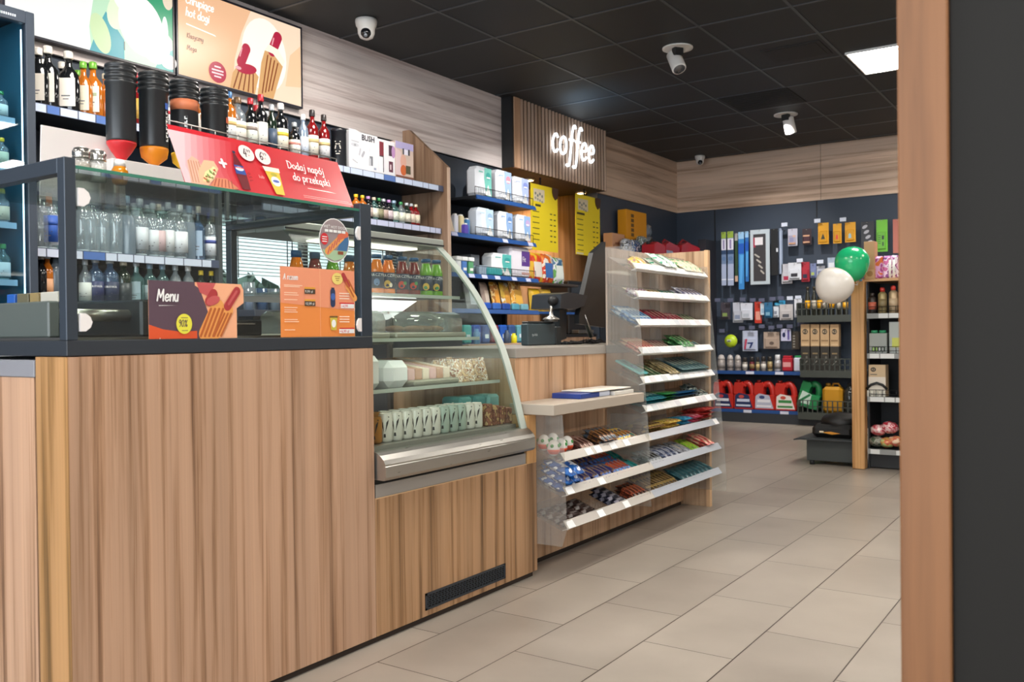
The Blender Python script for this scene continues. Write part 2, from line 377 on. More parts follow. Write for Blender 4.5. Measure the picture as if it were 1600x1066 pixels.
GLY = {
 'o': (.7, [_o]), 'a': (.74, [_a]), 'n': (.58, _n),
 'D': (.95, [[(.05, 1.75), (.08, .0)], [(-.1, 1.68), (.5, 1.62), (.92, 1.2), (.9, .5), (.5, .05), (-.02, .0)]]),
 'd': (.68, [[(.6, .8), (.35, 1), (.05, .75), (.02, .3), (.22, .0), (.48, .12), (.6, .4)], [(.64, 1.8), (.62, .5), (.68, .0)]]),
 'j': (.3, [[(.2, 1), (.2, -.3), (.05, -.65), (-.25, -.6)], [(.2, 1.4), (.22, 1.46)]]),
 'p': (.68, [[(.04, 1), (.02, -.75)], [(.04, .8), (.3, 1.02), (.62, .8), (.62, .3), (.38, .02), (.06, .2)]]),
 'ó': (.7, [_o, [(.35, 1.3), (.55, 1.65)]]),
 'r': (.45, [[(.02, 1), (.04, .0)], [(.04, .6), (.2, .95), (.42, .98)]]),
 'z': (.6, [[(.02, .98), (.55, .98)], [(.55, .98), (.02, .04)], [(.02, .04), (.6, .02)]]),
 'e': (.64, [[(.05, .5), (.55, .58), (.55, .88), (.32, 1.02), (.06, .75), (.02, .35), (.2, .02), (.42, .02), (.62, .2)]]),
 'k': (.56, [[(.04, 1.75), (.04, .0)], [(.5, 1), (.08, .48)], [(.08, .48), (.54, .0)]]),
 'ą': (.76, [_a, [(.66, .0), (.6, -.3), (.8, -.4)]]),
 's': (.5, [[(.48, .92), (.25, 1.02), (.06, .8), (.22, .55), (.44, .4), (.42, .1), (.18, .0), (.0, .12)]]),
 'm': (.9, [[(.0, 1), (.03, .0)], [(.03, .6), (.2, .95), (.38, .95), (.44, .6), (.44, .0)], [(.44, .6), (.6, .95), (.78, .95), (.86, .6), (.86, .0)]]),
 'i': (.12, [[(.05, 1), (.07, .0)], [(.06, 1.38), (.07, 1.44)]]),
 'M': (1.1, [[(.0, .0), (.12, 1.7)], [(.12, 1.7), (.5, .5)], [(.5, .5), (.92, 1.72)], [(.92, 1.72), (1.02, .0)]]),
 'u': (.6, [[(.02, 1), (.04, .3), (.22, .0), (.46, .15), (.54, 1)], [(.54, 1), (.56, .0)]]),
 'c': (.56, [[(.54, .85), (.32, 1.02), (.06, .78), (.0, .4), (.16, .04), (.4, .0), (.56, .15)]]),
 'f': (.5, [[(.72, 1.72), (.56, 1.86), (.38, 1.6), (.3, .9), (.22, -.3), (.08, -.62), (-.14, -.58)], [(.06, .95), (.56, .98)]]),
 'C': (.85, [[(.8, 1.45), (.5, 1.75), (.12, 1.35), (.0, .8), (.15, .2), (.5, .0), (.8, .25)]]),
 'h': (.58, [[(.03, 1.8), (.03, .0)], [(.03, .6), (.25, .98), (.5, .9), (.55, .0)]]),
 't': (.45, [[(.22, 1.55), (.22, .2), (.45, .0)], [(.0, 1.0), (.45, 1.02)]]),
 'g': (.66, [[(.58, .85), (.33, 1), (.05, .72), (.04, .3), (.25, .02), (.5, .2), (.58, .9), (.58, -.3), (.35, -.65), (.05, -.5)]]),
 'K': (.7, [[(.04, 1.7), (.04, .0)], [(.62, 1.65), (.06, .8)], [(.06, .8), (.68, .0)]]),
 'l': (.12, [[(.05, 1.8), (.06, .0)]]),
 'y': (.58, [[(.02, 1), (.06, .4), (.28, .2), (.5, .5), (.54, 1)], [(.54, 1), (.5, -.3), (.3, -.65), (.02, -.5)]]),
 '9': (.6, [[(.55, 1.3), (.3, 1.65), (.04, 1.3), (.2, .9), (.5, 1.1), (.55, 1.5), (.5, .5), (.3, .0)]]),
 '0': (.6, [[(.3, 1.65), (.04, 1.2), (.04, .45), (.3, .0), (.56, .45), (.56, 1.2), (.3, 1.65)]]),
 '%': (.8, [[(.7, 1.6), (.1, .0)], [(.18, 1.6), (.02, 1.35), (.18, 1.1), (.32, 1.35), (.18, 1.6)], [(.62, .5), (.48, .25), (.62, .0), (.76, .25), (.62, .5)]]),
 '4': (.65, [[(.4, 1.65), (.02, .6)], [(.02, .6), (.62, .6)], [(.45, 1.0), (.42, .0)]]),
 '6': (.6, [[(.5, 1.6), (.15, 1.1), (.02, .5), (.25, .0), (.55, .3), (.4, .75), (.08, .6)]]),
 'A': (.8, [[(.0, .0), (.42, 1.7)], [(.42, 1.7), (.78, .0)], [(.15, .6), (.65, .6)]]),
}
# ================================================================ palette
WV = wood('z', '#c09a7e', '#a98264', '#7a5942', 34, 0.42)                 # counters, upright grain
WVb = wood('z', '#bd9060', '#a67b4b', '#7a5a34', 30, 0.42, 5.0)
WPALE = wood('y', '#ece1de', '#d8cac7', '#bcaaa6', 20, 0.5, 2.0)          # wall band along the left wall
WFAR = wood('x', '#e0c6b0', '#cdb098', '#ae9079', 20, 0.5, 4.0)           # wall band along the far wall
WPOST = wood('z', '#cf9f68', '#bd8a53', '#9c6d3d', 30, 0.45, 9.0)
WPANEL = wood('z', '#a3846c', '#8d6d55', '#6d5140', 22, 0.5, 12.0)
WRACK = wood('z', '#c4a484', '#ab8868', '#8b6a4d', 24, 0.45, 15.0)
DARKW = mat('#3a4555', 0.5); BLACK = mat('#16171a', 0.5); CHAR = mat('#2b3037', 0.45); FRAME = mat('#3b434d', 0.35, 0.3)
STEEL = mat('#b9b6b0', 0.28, 0.9); STEELD = mat('#7d7a76', 0.35, 0.8); WHITE = mat('#f2f2f0', 0.4); CARD = mat('#c79b74', 0.7)
GREY = mat('#8f8f8c', 0.5); SLAB = mat('#b5a99b', 0.45); BLUE = mat('#27508f', 0.35); TAG = mat('#d6dcef', 0.45); TAGB = mat('#5c7fbe', 0.45)
GL = glass('#f8fcfa', 0.07); GLG = glass('#eef7f3', 0.09); ACR = glass('#f6f6f4', 0.06, 0.03, 0.10, '#f0eeea')
# ================================================================ room shell
ZC = 2.98; XL = -4.32; YF = 9.83; XR = 3.6; YB = -3.2
mb = MB(); mb.box(XL-.6, XR, YB, YF, -.05, 0, floor_mat()); o = link('floor', mb.mesh('floor')); o['kind'] = 'structure'
mb = MB(); cm = ceil_mat(); mb.box(XL-.1, XR, YB, YF+.1, ZC, ZC+.05, cm)
GRID = mat('#484c52', 0.45)
k = 0
while -3.463+.6*k < XR: mb.box(-3.463+.6*k-.010, -3.463+.6*k+.010, YB, YF, ZC-.004, ZC, GRID); k += 1
k = -12
while 4.33+.6*k < YF: mb.box(XL, XR, 4.33+.6*k-.010, 4.33+.6*k+.010, ZC-.0035, ZC, GRID); k += 1
o = link('ceiling', mb.mesh('ceiling')); o['kind'] = 'structure'
mb = MB(); T = XL-.12
for (a, b, c, d) in ((YB, 3.2, 0, ZC), (3.2, 4.93, 0, 1.25), (3.2, 4.93, 1.80, ZC), (4.93, 6.23, 0, ZC), (6.23, 7.90, 2.39, ZC), (7.90, YF+.1, 0, ZC)):
    mb.box(T, XL, a, b, c, d, DARKW)
struct('wall_left', mb)
WN = wood('z', '#d2a884', '#c0946f', '#a07858', 14, 0.5, 21.0)
mb = MB(); mb.box(-4.80, -4.75, 6.1, 8.72, 0, 2.5, WN); mb.box(-4.75, T, 6.11, 6.16, 0, 2.5, WN); mb.box(-4.75, T, 8.66, 8.71, 0, 2.5, WN)
mb.box(-4.80, T, 6.1, 8.72, 2.5, 2.55, BLACK); struct('wall_niche', mb)
mb = MB(); mb.box(XL-.12, XR+.1, YF, YF+.1, 0, ZC, DARKW)
for x in (-3.85, -2.70, -1.55, -.4, .75, 1.9): mb.box(x-.006, x+.006, YF-.003, YF, 0, 2.385, BLACK)
struct('wall_far', mb)
mb = MB(); mb.box(XR, XR+.1, YB, YF, 0, ZC, mat('#8d8a86', 0.7)); struct('wall_right', mb)
mb = MB()
for x in (-4.3, -2.3, -.4, 1.5, 3.4): mb.box(x, x+.12, YB-.06, YB+.02, 0, ZC, CHAR)
mb.box(XL, XR, YB-.06, YB+.02, 2.75, ZC, CHAR); mb.box(XL, XR, YB-.06, YB+.02, 0, .35, CHAR); struct('wall_back', mb)
mb = MB(); mb.box(XL, XL+.015, YB, 3.62, 2.385, ZC-.001, WPALE); mb.box(XL, XL+.015, 3.624, 6.21, 2.385, ZC-.001, WPALE)
mb.box(XL, XL+.018, YB, 6.21, 2.379, 2.385, BLACK); struct('trim_1', mb)
mb = MB(); mb.box(XL, XL+.015, 7.88, YF-.001, 2.385, ZC-.001, wood('y', '#e0c6b0', '#cdb098', '#ae9079', 20, 0.5, 6.0)); struct('trim_2', mb)
mb = MB(); mb.box(XL+.015, -2.655, YF-.015, YF, 2.385, ZC-.001, WFAR); mb.box(-2.651, XR, YF-.015, YF, 2.385, ZC-.001, WFAR); struct('trim_3', mb)
# window in the left wall, blind and hedge outside
mb = MB(); A_, B_ = 3.2, 4.93
for (a, b, c, d) in ((A_, A_+.045, 1.25, 1.80), (B_-.045, B_, 1.25, 1.80), (A_+.045, B_-.045, 1.25, 1.29), (A_+.045, B_-.045, 1.76, 1.80), (4.04, 4.08, 1.29, 1.76)):
    mb.box(T+.02, T+.07, a, b, c, d, CHAR)
wn = struct('window_1', mb)
mb = MB(); mb.box(T+.04, T+.046, A_+.045, B_-.045, 1.29, 1.76, GL); o = part('window_pane', mb, wn)
mb = MB(); SL = mat('#dfe5e2', 0.5)
z = 1.775
while z > 1.36:
    M_ = Matrix.Translation((T+.095, 0, z)) @ Matrix.Rotation(math.radians(22), 4, 'Y'); mb.box(-.011, .011, A_+.02, B_-.02, -.0006, .0006, SL, M=M_); z -= .0215
bl = solid('window_blind', mb, 'white slatted blind drawn over the window between the bottle shelves and the wooden end panel', 'blind')
for y in (3.45, 3.49, 3.87, 3.91, 4.33, 4.37, 4.75): mb = MB(); mb.tube([(T+.11, y, 1.785), (T+.11, y, 1.345)], .0035, BLACK, 5); part('ladder_cord', mb, bl)
rn = random.Random(3); mb = MB(); HG = pattern(['#3c5240', '#56705a', '#2c3d30', '#7b9080'], 9, 0.8)
for i in range(60): mb.ball((-7.2+rn.uniform(-.3, .3), 2.5+i*.14, .55+rn.uniform(0, .18)), .35, .3, .85, HG, 10, 7, None, .18, rn)
tag(link('hedge', mb.mesh('hedge')), 'dark green hedge seen outside below the window blind', 'hedge')['kind'] = 'stuff'
mb = MB(); mb.box(-12, XL-.65, -4, 16, -.3, -.05, mat('#77797a', 0.9)); o = link('ground', mb.mesh('ground')); o['kind'] = 'structure'
# ================================================================ ceiling fittings
def panel_light(x, y, label, e=24.0):
    t = thing('ceiling_light', label, 'ceiling light', (x, y, ZC-.012), 'square ceiling lights')
    m = MB(); m.box(-.30, .30, -.30, .30, 0, .012, WHITE); m.box(-.31, -.30, -.31, .31, -.004, .012, WHITE); m.box(.30, .31, -.31, .31, -.004, .012, WHITE)
    m.box(-.30, .30, -.31, -.30, -.004, .012, WHITE); m.box(-.30, .30, .30, .31, -.004, .012, WHITE); lpart('frame', m, t)
    m = MB(); m.box(-.295, .295, -.295, .295, -.002, -.0005, mat('#fff8ee', 0.5, 0, e)); lpart('diffuser', m, t)
    return t
panel_light(-1.32, 6.99, 'square white ceiling light panel shining above the gondola beside the near wooden column')
for i, (x, y) in enumerate(((-3.16, 3.70), (-.72, 9.1), (-1.32, 4.0), (-1.32, 1.0), (-1.32, -1.7), (.9, 6.99), (.9, 4.0), (.9, 1.0), (.9, -1.7), (-3.1, 1.9), (-3.1, -.6), (2.6, 5.4), (2.6, 2.0))):  # out of view; the first two added to brighten left wall and far floor
    panel_light(x, y, 'unseen square white ceiling light panel over the shop floor, %s counting from the bottle shelves' % ORD[i])
def dome_cam(x, y, s, label, yaw):
    t = thing('security_camera', label, 'security camera', (x, y, ZC-.004), None, (0, 0, yaw))
    m = MB(); m.lathe([(.058*s, 0), (.060*s, -.012*s), (.056*s, -.035*s), (.048*s, -.045*s), (.046*s, -.075*s), (.036*s, -.098*s), (.015*s, -.108*s)][::-1], mat('#e8e6e2', .35), 28); lpart('housing', m, t)
    m = MB(); m.ball((.024*s, 0, -.078*s), .030*s, .030*s, .030*s, mat('#17181b', .12), 18, 12); e = lpart('lens_ball', m, t)
    m = MB(); m.lathe([(.010*s, 0), (.010*s, .006*s)], mat('#8a8f98', .1), 14, M=Matrix.Translation((.043*s, 0, -.096*s)) @ Matrix.Rotation(math.radians(132), 4, 'Y')); lpart('lens', m, e)
    return t
dome_cam(-3.915, 4.169, 1.15, 'white dome security camera with black lens on the ceiling above the menu screens', -0.9)
dome_cam(-3.93, 9.60, .95, 'small white dome security camera at the far corner of the ceiling', -1.1)
def track_spot(x, y, s, label, yaw, tilt):
    t = thing('ceiling_spotlight', label, 'spotlight', (x, y, ZC-.003), None, (0, 0, yaw))
    m = MB(); m.lathe([(.075*s, -.004), (.092*s, -.010), (.092*s, 0), (.075*s, 0)], WHITE, 32); lpart('ceiling_ring', m, t)
    m = MB(); m.lathe([(.074*s, -.002), (.05*s, -.001), (0.0, -.001)], BLACK, 28); m.box(-.02*s, .02*s, -.03*s, .03*s, -.05*s, 0, BLACK, .004); lpart('recess', m, t)
    M_ = Matrix.Translation((-.035*s, 0, -.05*s)) @ Matrix.Rotation(tilt, 4, 'Y')
    m = MB(); m.lathe([(.042*s, -.10*s), (.044*s, -.095*s), (.044*s, .025*s), (.03*s, .035*s)], mat('#e4e2df', .35), 26, M=M_); h = lpart('lamp_head', m, t)
    m = MB(); m.lathe([(.036*s, -.1005*s), (.036*s, -.1002*s)], mat('#6e6f71', .2, .5), 22, M=M_); lpart('reflector', m, h)
    return t
track_spot(-2.552, 5.85, 1.15, 'white swivel spotlight in a round ceiling ring, nearer the camera', -0.6, -0.55)
track_spot(-2.537, 8.24, 1.15, 'white swivel spotlight in a round ceiling ring, farther back near the dark vent', -1.9, 0.35)
mb = MB(); mb.box(-2.83, -2.25, 7.33, 7.90, ZC-.006, ZC-.001, mat('#0b0b0c', .7))
for i in range(9): mb.box(-2.82, -2.26, 7.36+i*.06, 7.364+i*.06, ZC-.009, ZC-.005, mat('#101012', .6))
solid('ceiling_vent', mb, 'black square ceiling vent next to the farther spotlight', 'vent')
mb = MB(); mb.box(-2.11, -1.70, 6.27, 6.62, ZC-.006, ZC-.001, mat('#1d1e21', .6)); mb.box(-2.08, -1.73, 6.30, 6.59, ZC-.009, ZC-.006, mat('#18191b', .6))
solid('access_hatch', mb, 'faint dark hatch in the ceiling between the two spotlights and the light panel', 'hatch')
# light objects: sign glow, daylight and the beams of the ceiling spotlights
spot('coffee_ceiling_glow', (-3.95, 6.6, 2.60), (-3.5, 6.9, 2.98), 9, (.35, .68, 1.0), 130, 1.0, .05)  # added spot with no lamp behind it, stands in for the sign's spill
area('front_daylight', (-.3, YB+.05, 1.7), (math.radians(90), 0, 0), 6.5, 2.0, 150, (.86, .93, 1.0))
spot('ceiling_spot_beam', (-2.6, 5.80, 2.86), (-4.25, 6.3, 1.3), 115, (1, .97, .93), 70, .6, .04)
spot('ceiling_spot_beam', (-2.53, 8.20, 2.86), (-2.9, 9.6, 1.4), 130, (1, .96, .92), 75, .7, .04)
# ================================================================ wooden column close to the camera
t = thing('shelf_unit', 'blurred shelf unit close to the camera with light wooden upright and dark side panel', 'shelf unit', (.1, 1.4, 0))
mb = MB(); mb.box(-.2495, -.187, 1.30, 1.42, 0, 2.35, wood('z', '#885b37', '#7d5230', '#6a4426', 12, .6, 30), .002); part('wooden_upright', mb, t)
mb = MB(); mb.box(-.1865, .75, 1.312, 1.345, 0, 2.35, mat('#1d1b18', .7, 0, 0, 0, .25), .001); part('side_panel', mb, t)
mb = MB()
for z in (.1, .5, .9, 1.3, 1.7): mb.box(-.18, .7, 1.346, 1.75, z, z+.025, CHAR)
part('shelf_board', mb, t)
# ================================================================ service counter
XF = -1.992
t = thing('service_counter', 'long wood-veneered service counter with a low section under the curved glass case', 'counter', (XF-.3, 1.6, 0))
mb = MB(); mb.box(XF-.018, XF, 1.123, 2.133, .022, .955, WV); mb.box(XF-.018, XF, 2.135, 3.098, .022, .466, wood('z', '#b58d68', '#9b744f', '#6f5237', 34, 0.42, 7.0))
part('front_panel', mb, t)
mb = MB(); mb.box(-2.128, XF, 1.121, 1.1228, .022, .955, WVb); part('side_panel', mb, t)
mb = MB(); mb.box(-2.128, XF-.018, 1.13, 1.705, .022, .955, WVb); mb.box(-2.66, XF-.018, 1.705, 2.13, .022, .955, WVb); mb.box(-2.75, XF-.018, 2.135, 3.095, .022, .466, WVb); part('cabinet_body', mb, t)
mb = MB(); mb.box(-2.12, XF-.012, 1.15, 3.08, 0, .0215, mat('#2c2017', .7)); part('plinth', mb, t)
mb = MB(); mb.box(XF-.45, XF, 3.028, 3.098, .4665, .664, WPOST); part('end_post', mb, t)
mb = MB(); mb.box(XF-.02, XF+.001, 2.135, 3.027, .4662, .469, mat('#d9b58a', .5)); part('edge_strip', mb, t)
mb = MB(); y0, y1 = 2.379, 2.863; z0, z1 = .043, .101
mb.box(XF, XF+.004, y0, y1, z0, z0+.007, CHAR); mb.box(XF, XF+.004, y0, y1, z1-.007, z1, CHAR); mb.box(XF, XF+.004, y0, y0+.008, z0, z1, CHAR); mb.box(XF, XF+.004, y1-.008, y1, z0, z1, CHAR)
mb.box(XF, XF+.0008, y0, y1, z0, z1, mat('#0c0c0d', .8))
for r in range(6):
    z = z0+.0085+r*.0072
    n = 26
    for i in range(n):
        a = y0+.011+(y1-y0-.022)*i/n+(.004 if r % 2 else 0); mb.box(XF+.0005, XF+.003, a, a+.0045, z-.001, z+.0062, CHAR)
    mb.box(XF+.0005, XF+.003, y0+.008, y1-.008, z+.0055, z+.0068, CHAR)
part('vent_grille', mb, t)
t = thing('side_counter', 'wooden side counter with grey stone worktop at the left edge of the picture', 'counter', (-2.9, 1.5, 0))
mb = MB(); mb.box(-3.84, -2.131, 1.118, 1.7, .906, .9475, mat('#8a8a90', .4), .002); part('worktop', mb, t)
mb = MB(); mb.box(-3.2, -2.136, 1.121, 1.69, .022, .905, WV); mb.box(-3.83, -3.204, 1.121, 1.69, .022, .905, WV); part('cabinet_body', mb, t)
mb = MB(); mb.box(-3.8, -2.14, 1.14, 1.68, 0, .0215, mat('#2c2017', .7)); part('plinth', mb, t)
# ---------------------------------------------------------------- glazed snack warmer on the counter
HX = -2.68
t = thing('snack_warmer', 'glass snack warmer with dark steel frame standing on the wooden counter', 'display case', (XF-.4, 1.62, .957))
mb = MB()
mb.box(XF-.03, XF, 1.121, 1.149, .9935, 1.414, FRAME, .0015)                # front posts
mb.box(XF-.03, XF, 2.083, 2.133, .9935, 1.416, FRAME, .0015)
mb.box(HX, HX+.03, 1.121, 1.149, .9935, 1.376, FRAME, .0015); mb.box(HX, HX+.03, 2.105, 2.133, .9935, 1.38, FRAME, .0015)
mb.box(HX, XF-.0301, 1.121, 1.149, 1.378, 1.414, FRAME, .0015)             # side top rails
mb.box(HX, XF-.0301, 2.105, 2.133, 1.38, 1.414, FRAME, .0015)
mb.box(HX, XF, 1.121, 2.133, .957, .993, CHAR, .0015)
part('frame', mb, t)
mb = MB(); mb.box(XF-.012, XF-.006, 1.152, 2.080, .9937, 1.389, GL); part('front_glass', mb, t)
mb = MB(); mb.box(HX+.05, XF-.004, 1.150, 2.104, 1.390, 1.398, GLG); mb.box(XF-.004, XF-.0025, 1.150, 2.082, 1.390, 1.398, mat('#3d7a66', .2)); part('top_glass', mb, t, 'green-edged glass top')
mb = MB(); mb.box(HX+.06, XF-.06, 1.46, 1.466, .9937, 1.12, GL); mb.box(-2.20, -2.196, 1.66, 1.742, .9937, 1.135, GL); part('divider_glass', mb, t)
for (y, z, rt) in ((1.152, 1.325, 0), (1.152, 1.035, 0), (2.080, 1.32, 1), (2.080, 1.03, 1)):
    m = MB(); s_ = 1 if rt == 0 else -1; w_ = .030 if rt == 0 else .018
    pr = [(y, z-.021), (y+s_*w_*.45, z-.021), (y+s_*w_*.85, z-.012), (y+s_*w_, z), (y+s_*w_*.85, z+.012), (y+s_*w_*.45, z+.021), (y, z+.021)]
    m.prism(pr if s_ > 0 else pr[::-1], 'x', XF-.004, XF+.004, mat('#e9e4e2', .35)); part('glass_clamp', m, t)
mb = MB(); mb.box(-2.64, -2.06, 1.16, 2.07, .9936, 1.0, STEELD); part('floor_tray', mb, t)
# price cards and prints on the front glass
PX = XF-.0052
def front_art(y0, z0, mb=None): return Art((PX, y0, z0), (0, 1, 0), (0, 0, 1), mb)
OR = mat('#f08a3c', .4); ORL = mat('#f7b48c', .4); PUR = mat('#5b4652', .4); RED = mat('#d42a33', .4); REDD = mat('#b03a3c', .4); BRN = mat('#8c4a2c', .5); BUN = mat('#eda457', .5); BUND = mat('#b9602c', .5); YEL = mat('#e8e04a', .4); SAU = mat('#c65a5a', .4); CRM = mat('#f6ded2', .5)
mb = MB(); a = front_art(1.334, .994, mb)
W_, H_ = .292, .147
mb.prism([(1.334, .994), (1.334+W_*.92, .994), (1.334+W_*.92, 1.075), (1.334+W_, 1.09), (1.334+W_, 1.125), (1.334+W_*.97, 1.141), (1.334, 1.141)], 'x', PX-.0006, PX, ORL)
a.poly([(0, 0), (.135, 0), (.135, .147), (0, .147)], PUR); a.poly([(.12, 0), (.16, 0), (.175, .07), (.15, .13), (.12, .147)], PUR)
a.poly([(0, 0), (.14, 0), (.14, .02), (.09, .018), (.04, .024), (0, .036)], mat('#d9542c', .4), 2)
a.poly([(.14, .147), (.20, .147), (.18, .11), (.15, .12)], SAU, 2)
a.cap(.165, -.0+.012, .205, .085, .020, BUN, 3); a.cap(.195, .012, .238, .075, .017, BUN, 4)
for i in range(4): a.cap(.150+i*.013, .006, .183+i*.013, .078, .0032, BUND, 5)
for i in range(3): a.cap(.192+i*.011, .006, .226+i*.011, .066, .0028, BUND, 5)
a.cap(.178, .098, .192, .118, .013, REDD, 4); a.ell(.19, .10, .022, .012, SAU, 5, .3); a.cap(.236, .085, .268, .128, .0115, REDD, 5); a.cap(.240, .092, .266, .126, .004, SAU, 6)
a.ell(.100, .038, .0235, .026, YEL, 6); a.pen('90%', .083, .031, .0105, .0010, PUR, 7, 0, .1, .2)
a.rect(.090, .110, .053, .0545, PUR, 7); a.rect(.092, .110, .020, .0215, PUR, 7)
a.pen('Menu', .022, .096, .0165, .0021, WHITE, 7, 0, .12, .22); a.pen('l', .028, .0, .001, .001, WHITE, 7)
a.poly([(.026, .083), (.078, .085), (.026, .0845)], WHITE, 7)
solid('menu_card', mb, 'purple and orange Menu card with hot dogs on the warmer front glass', 'menu card')
mb = MB(); a = front_art(1.757, .994, mb); mb.box(PX-.0006, PX, 1.757, 2.058, .994, 1.199, mat('#ee8f45', .45))
a.poly([(0, .10), (.301, .08), (.301, .205), (0, .205)], mat('#f09a74', .45), 1); a.rect(.153, .1545, 0, .205, mat('#f7b890', .5), 2)
a.pen('A razem', .010, .168, .0095, .0012, WHITE, 3, 0, .12, .2)
for i, (yy, w) in enumerate(((.150, .07), (.146, .06), (.128, .05), (.122, .055), (.108, .05), (.085, .05), (.078, .045), (.072, .05), (.050, .05), (.044, .055), (.020, .04))): a.rect(.012, .012+w, yy, yy+.0025, mat('#f9d2b4', .5), 3)
for z, tx in ((.128, '9,99 zł'), (.092, '10,99 zł')):
    a.rect(.090, .133, z, z+.014, mat('#4a3a28', .5), 3); a.text(tx, .092, z+.003, .0115, WHITE, 4); a.rect(.090, .133, z+.015, z+.020, mat('#e9a93c', .5), 3)
a.ell(.225, .178, .023, .018, mat('#f0d978', .5), 3); [a.rect(.213+.003*i, .237-.003*i, .184-i*.006, .1855-i*.006, BRN, 4) for i in range(3)]
a.cap(.270, .155, .300, .120, .010, BUN, 3); a.cap(.250, .190, .272, .160, .008, REDD, 4)
a.cap(.272, .175, .297, .140, .003, BUND, 4); a.cap(.262, .168, .294, .125, .003, BUND, 4)
a.cap(.205, .10, .205, .138, .010, mat('#2b3a5e', .4), 3); a.ell(.205, .122, .009, .011, mat('#4668b0', .4), 4); a.rect(.199, .211, .146, .150, mat('#26304a', .4), 4)
a.poly([(.192, .060), (.222, .060), (.218, .020), (.196, .020)], mat('#d9c44a', .5), 3); a.ell(.207, .04, .009, .012, WHITE, 4); a.rect(.190, .224, .058, .063, mat('#7a5a2a', .5), 4)
for z in (.132, .124, .116, .060, .052, .044): a.rect(.232, .275, z, z+.003, mat('#fbe3d0', .5), 3)
for z, tx in ((.088, '+4,99'), (.010, '+6,99 zł')): a.rect(.238 if z > .05 else .230, .296, z, z+.013, WHITE, 3); a.text(tx, .240 if z > .05 else .232, z+.002, .0125, RED, 4); a.rect(.232, .296, z+.0135, z+.017, RED, 3)
solid('price_board', mb, 'orange set menu with prices on the right half of the warmer glass', 'menu card')
mb = MB(); a = front_art(1.973, 1.289, mb); a.ell(0, 0, .064, .068, WHITE, 1); a.ell(0, 0, .061, .065, mat('#9a8a8c', .5), 2)
a.poly([(-.052, -.030), (.052, -.030), (.035, -.053), (0, -.063), (-.035, -.053)], mat('#a9c7a0', .5), 3); a.poly([(.02, -.01), (.058, .02), (.061, 0), (.052, -.03), (.01, -.03)], mat('#3f6f9c', .5), 3)
a.cap(-.030, -.035, .030, .012, .011, BUN, 4)
for i in range(5): a.cap(-.030+i*.012, -.042+i*.010, -.022+i*.012, -.022+i*.010, .002, SAU, 5)
a.cap(.020, .012, .050, .022, .009, mat('#d96a4a', .5), 5); a.ell(-.043, .002, .016, .018, RED, 5); [a.rect(-.053, -.033, q, q+.0025, WHITE, 6) for q in (-.007, 0, .007)]
a.text('WEŹ HOT DOGA', -.047, .036, .0125, WHITE, 6); [a.rect(-.042+i*.018, -.027+i*.018, .024, .032, WHITE, 6) for i in range(5)]
a.rect(.012, .036, -.042, -.032, BRN, 5)
solid('round_sticker', mb, 'round grey sticker with a hot dog in the upper right of the warmer glass', 'sticker')
# roller grill and kit inside
t = thing('roller_grill', 'steel roller grill with dark drive box inside the glass warmer', 'roller grill', (-2.4, 1.58, 1.0002))
mb = MB(); mb.box(-2.62, -2.16, 1.42, 1.50, 1.0002, 1.10, mat('#23282c', .3), .006); mb.box(-2.62, -2.16, 1.70, 1.73, 1.0002, 1.11, mat('#4d5450', .35), .006)
mb.box(-2.62, -2.16, 1.50, 1.70, 1.0002, 1.012, STEEL, .002); part('body', mb, t)
for i in range(5):
    m = MB(); x = -2.56+i*.085; m.tube([(x, 1.20, 1.058), (x, 1.42, 1.058)], .016, STEEL, 14); m.tube([(x, 1.502, 1.058), (x, 1.698, 1.058)], .016, STEEL, 14); part('roller', m, t)
m = MB(); m.lathe([(.024, 0), (.026, .003), (.026, .007), (.024, .010), (.017, .010), (.017, 0)], WHITE, 24, M=Matrix.Translation((-2.22, 1.640, 1.058)) @ Matrix.Rotation(math.radians(-90), 4, 'X')); part('end_ring', m, t)
mb = MB(); mb.box(-2.62, -2.16, 1.17, 1.20, 1.0002, 1.09, mat('#59605c', .35), .004); part('end_plate', mb, t)
mb = MB(); mb.box(-2.5, -2.28, 1.80, 1.93, 1.0002, 1.05, mat('#1d2124', .25), .004); mb.box(-2.29, -2.279, 1.82, 1.90, 1.035, 1.04, STEEL); solid('cash_tray', mb, 'small black box with steel slot inside the warmer left of the price board', 'box')
# ---------------------------------------------------------------- red promotional sign on top
mb = MB()
B0, B1 = Vector((-2.02, 1.463, 1.3985)), Vector((-2.02, 2.086, 1.3985)); T0, T1 = Vector((-2.105, 1.478, 1.572)), Vector((-2.105, 2.106, 1.549))
T0 = Vector((-2.105, 1.470, 1.568)); T1 = Vector((-2.105, 2.098, 1.560))
SR = mat('#cf2b36', .35)
mb.add([B0, B1, T1, T0]+[p+Vector((-.002, 0, -.001)) for p in (B0, B1, T1, T0)], [(0, 1, 2, 3), (7, 6, 5, 4), (0, 4, 5, 1), (1, 5, 6, 2), (2, 6, 7, 3), (3, 7, 4, 0)], SR)
a = Art(B0, B1-B0, T0-B0, mb); SW = (B1-B0).length; SH = (T0-B0).length
a.u = (B1-B0).normalized(); a.w = (T0-B0); a.w = (a.w-a.u*a.w.dot(a.u)).normalized(); a.n = a.u.cross(a.w)
PK = mat('#e0898c', .4); PKL = mat('#ebc4c0', .4)
[a.poly([(0, 0), (.20-.019*k, 0), (.19-.019*k, .06), (.215-.019*k, .14), (.225-.019*k, .172), (0, .172)], mat('#%02x%02x%02x' % (int(205+k*3.2), int(50+k*16), int(60+k*15.5)), .35), 1) for k in range(10)]
a.poly([(.018, .004), (.028, .075), (.050, .095), (.066, .085), (.072, .06), (.055, .004)], mat('#dfb49c', .5), 3)
for i in range(5): a.cap(.025+i*.009, .01, .033+i*.008, .078, .0016, mat('#c98a72', .5), 4)
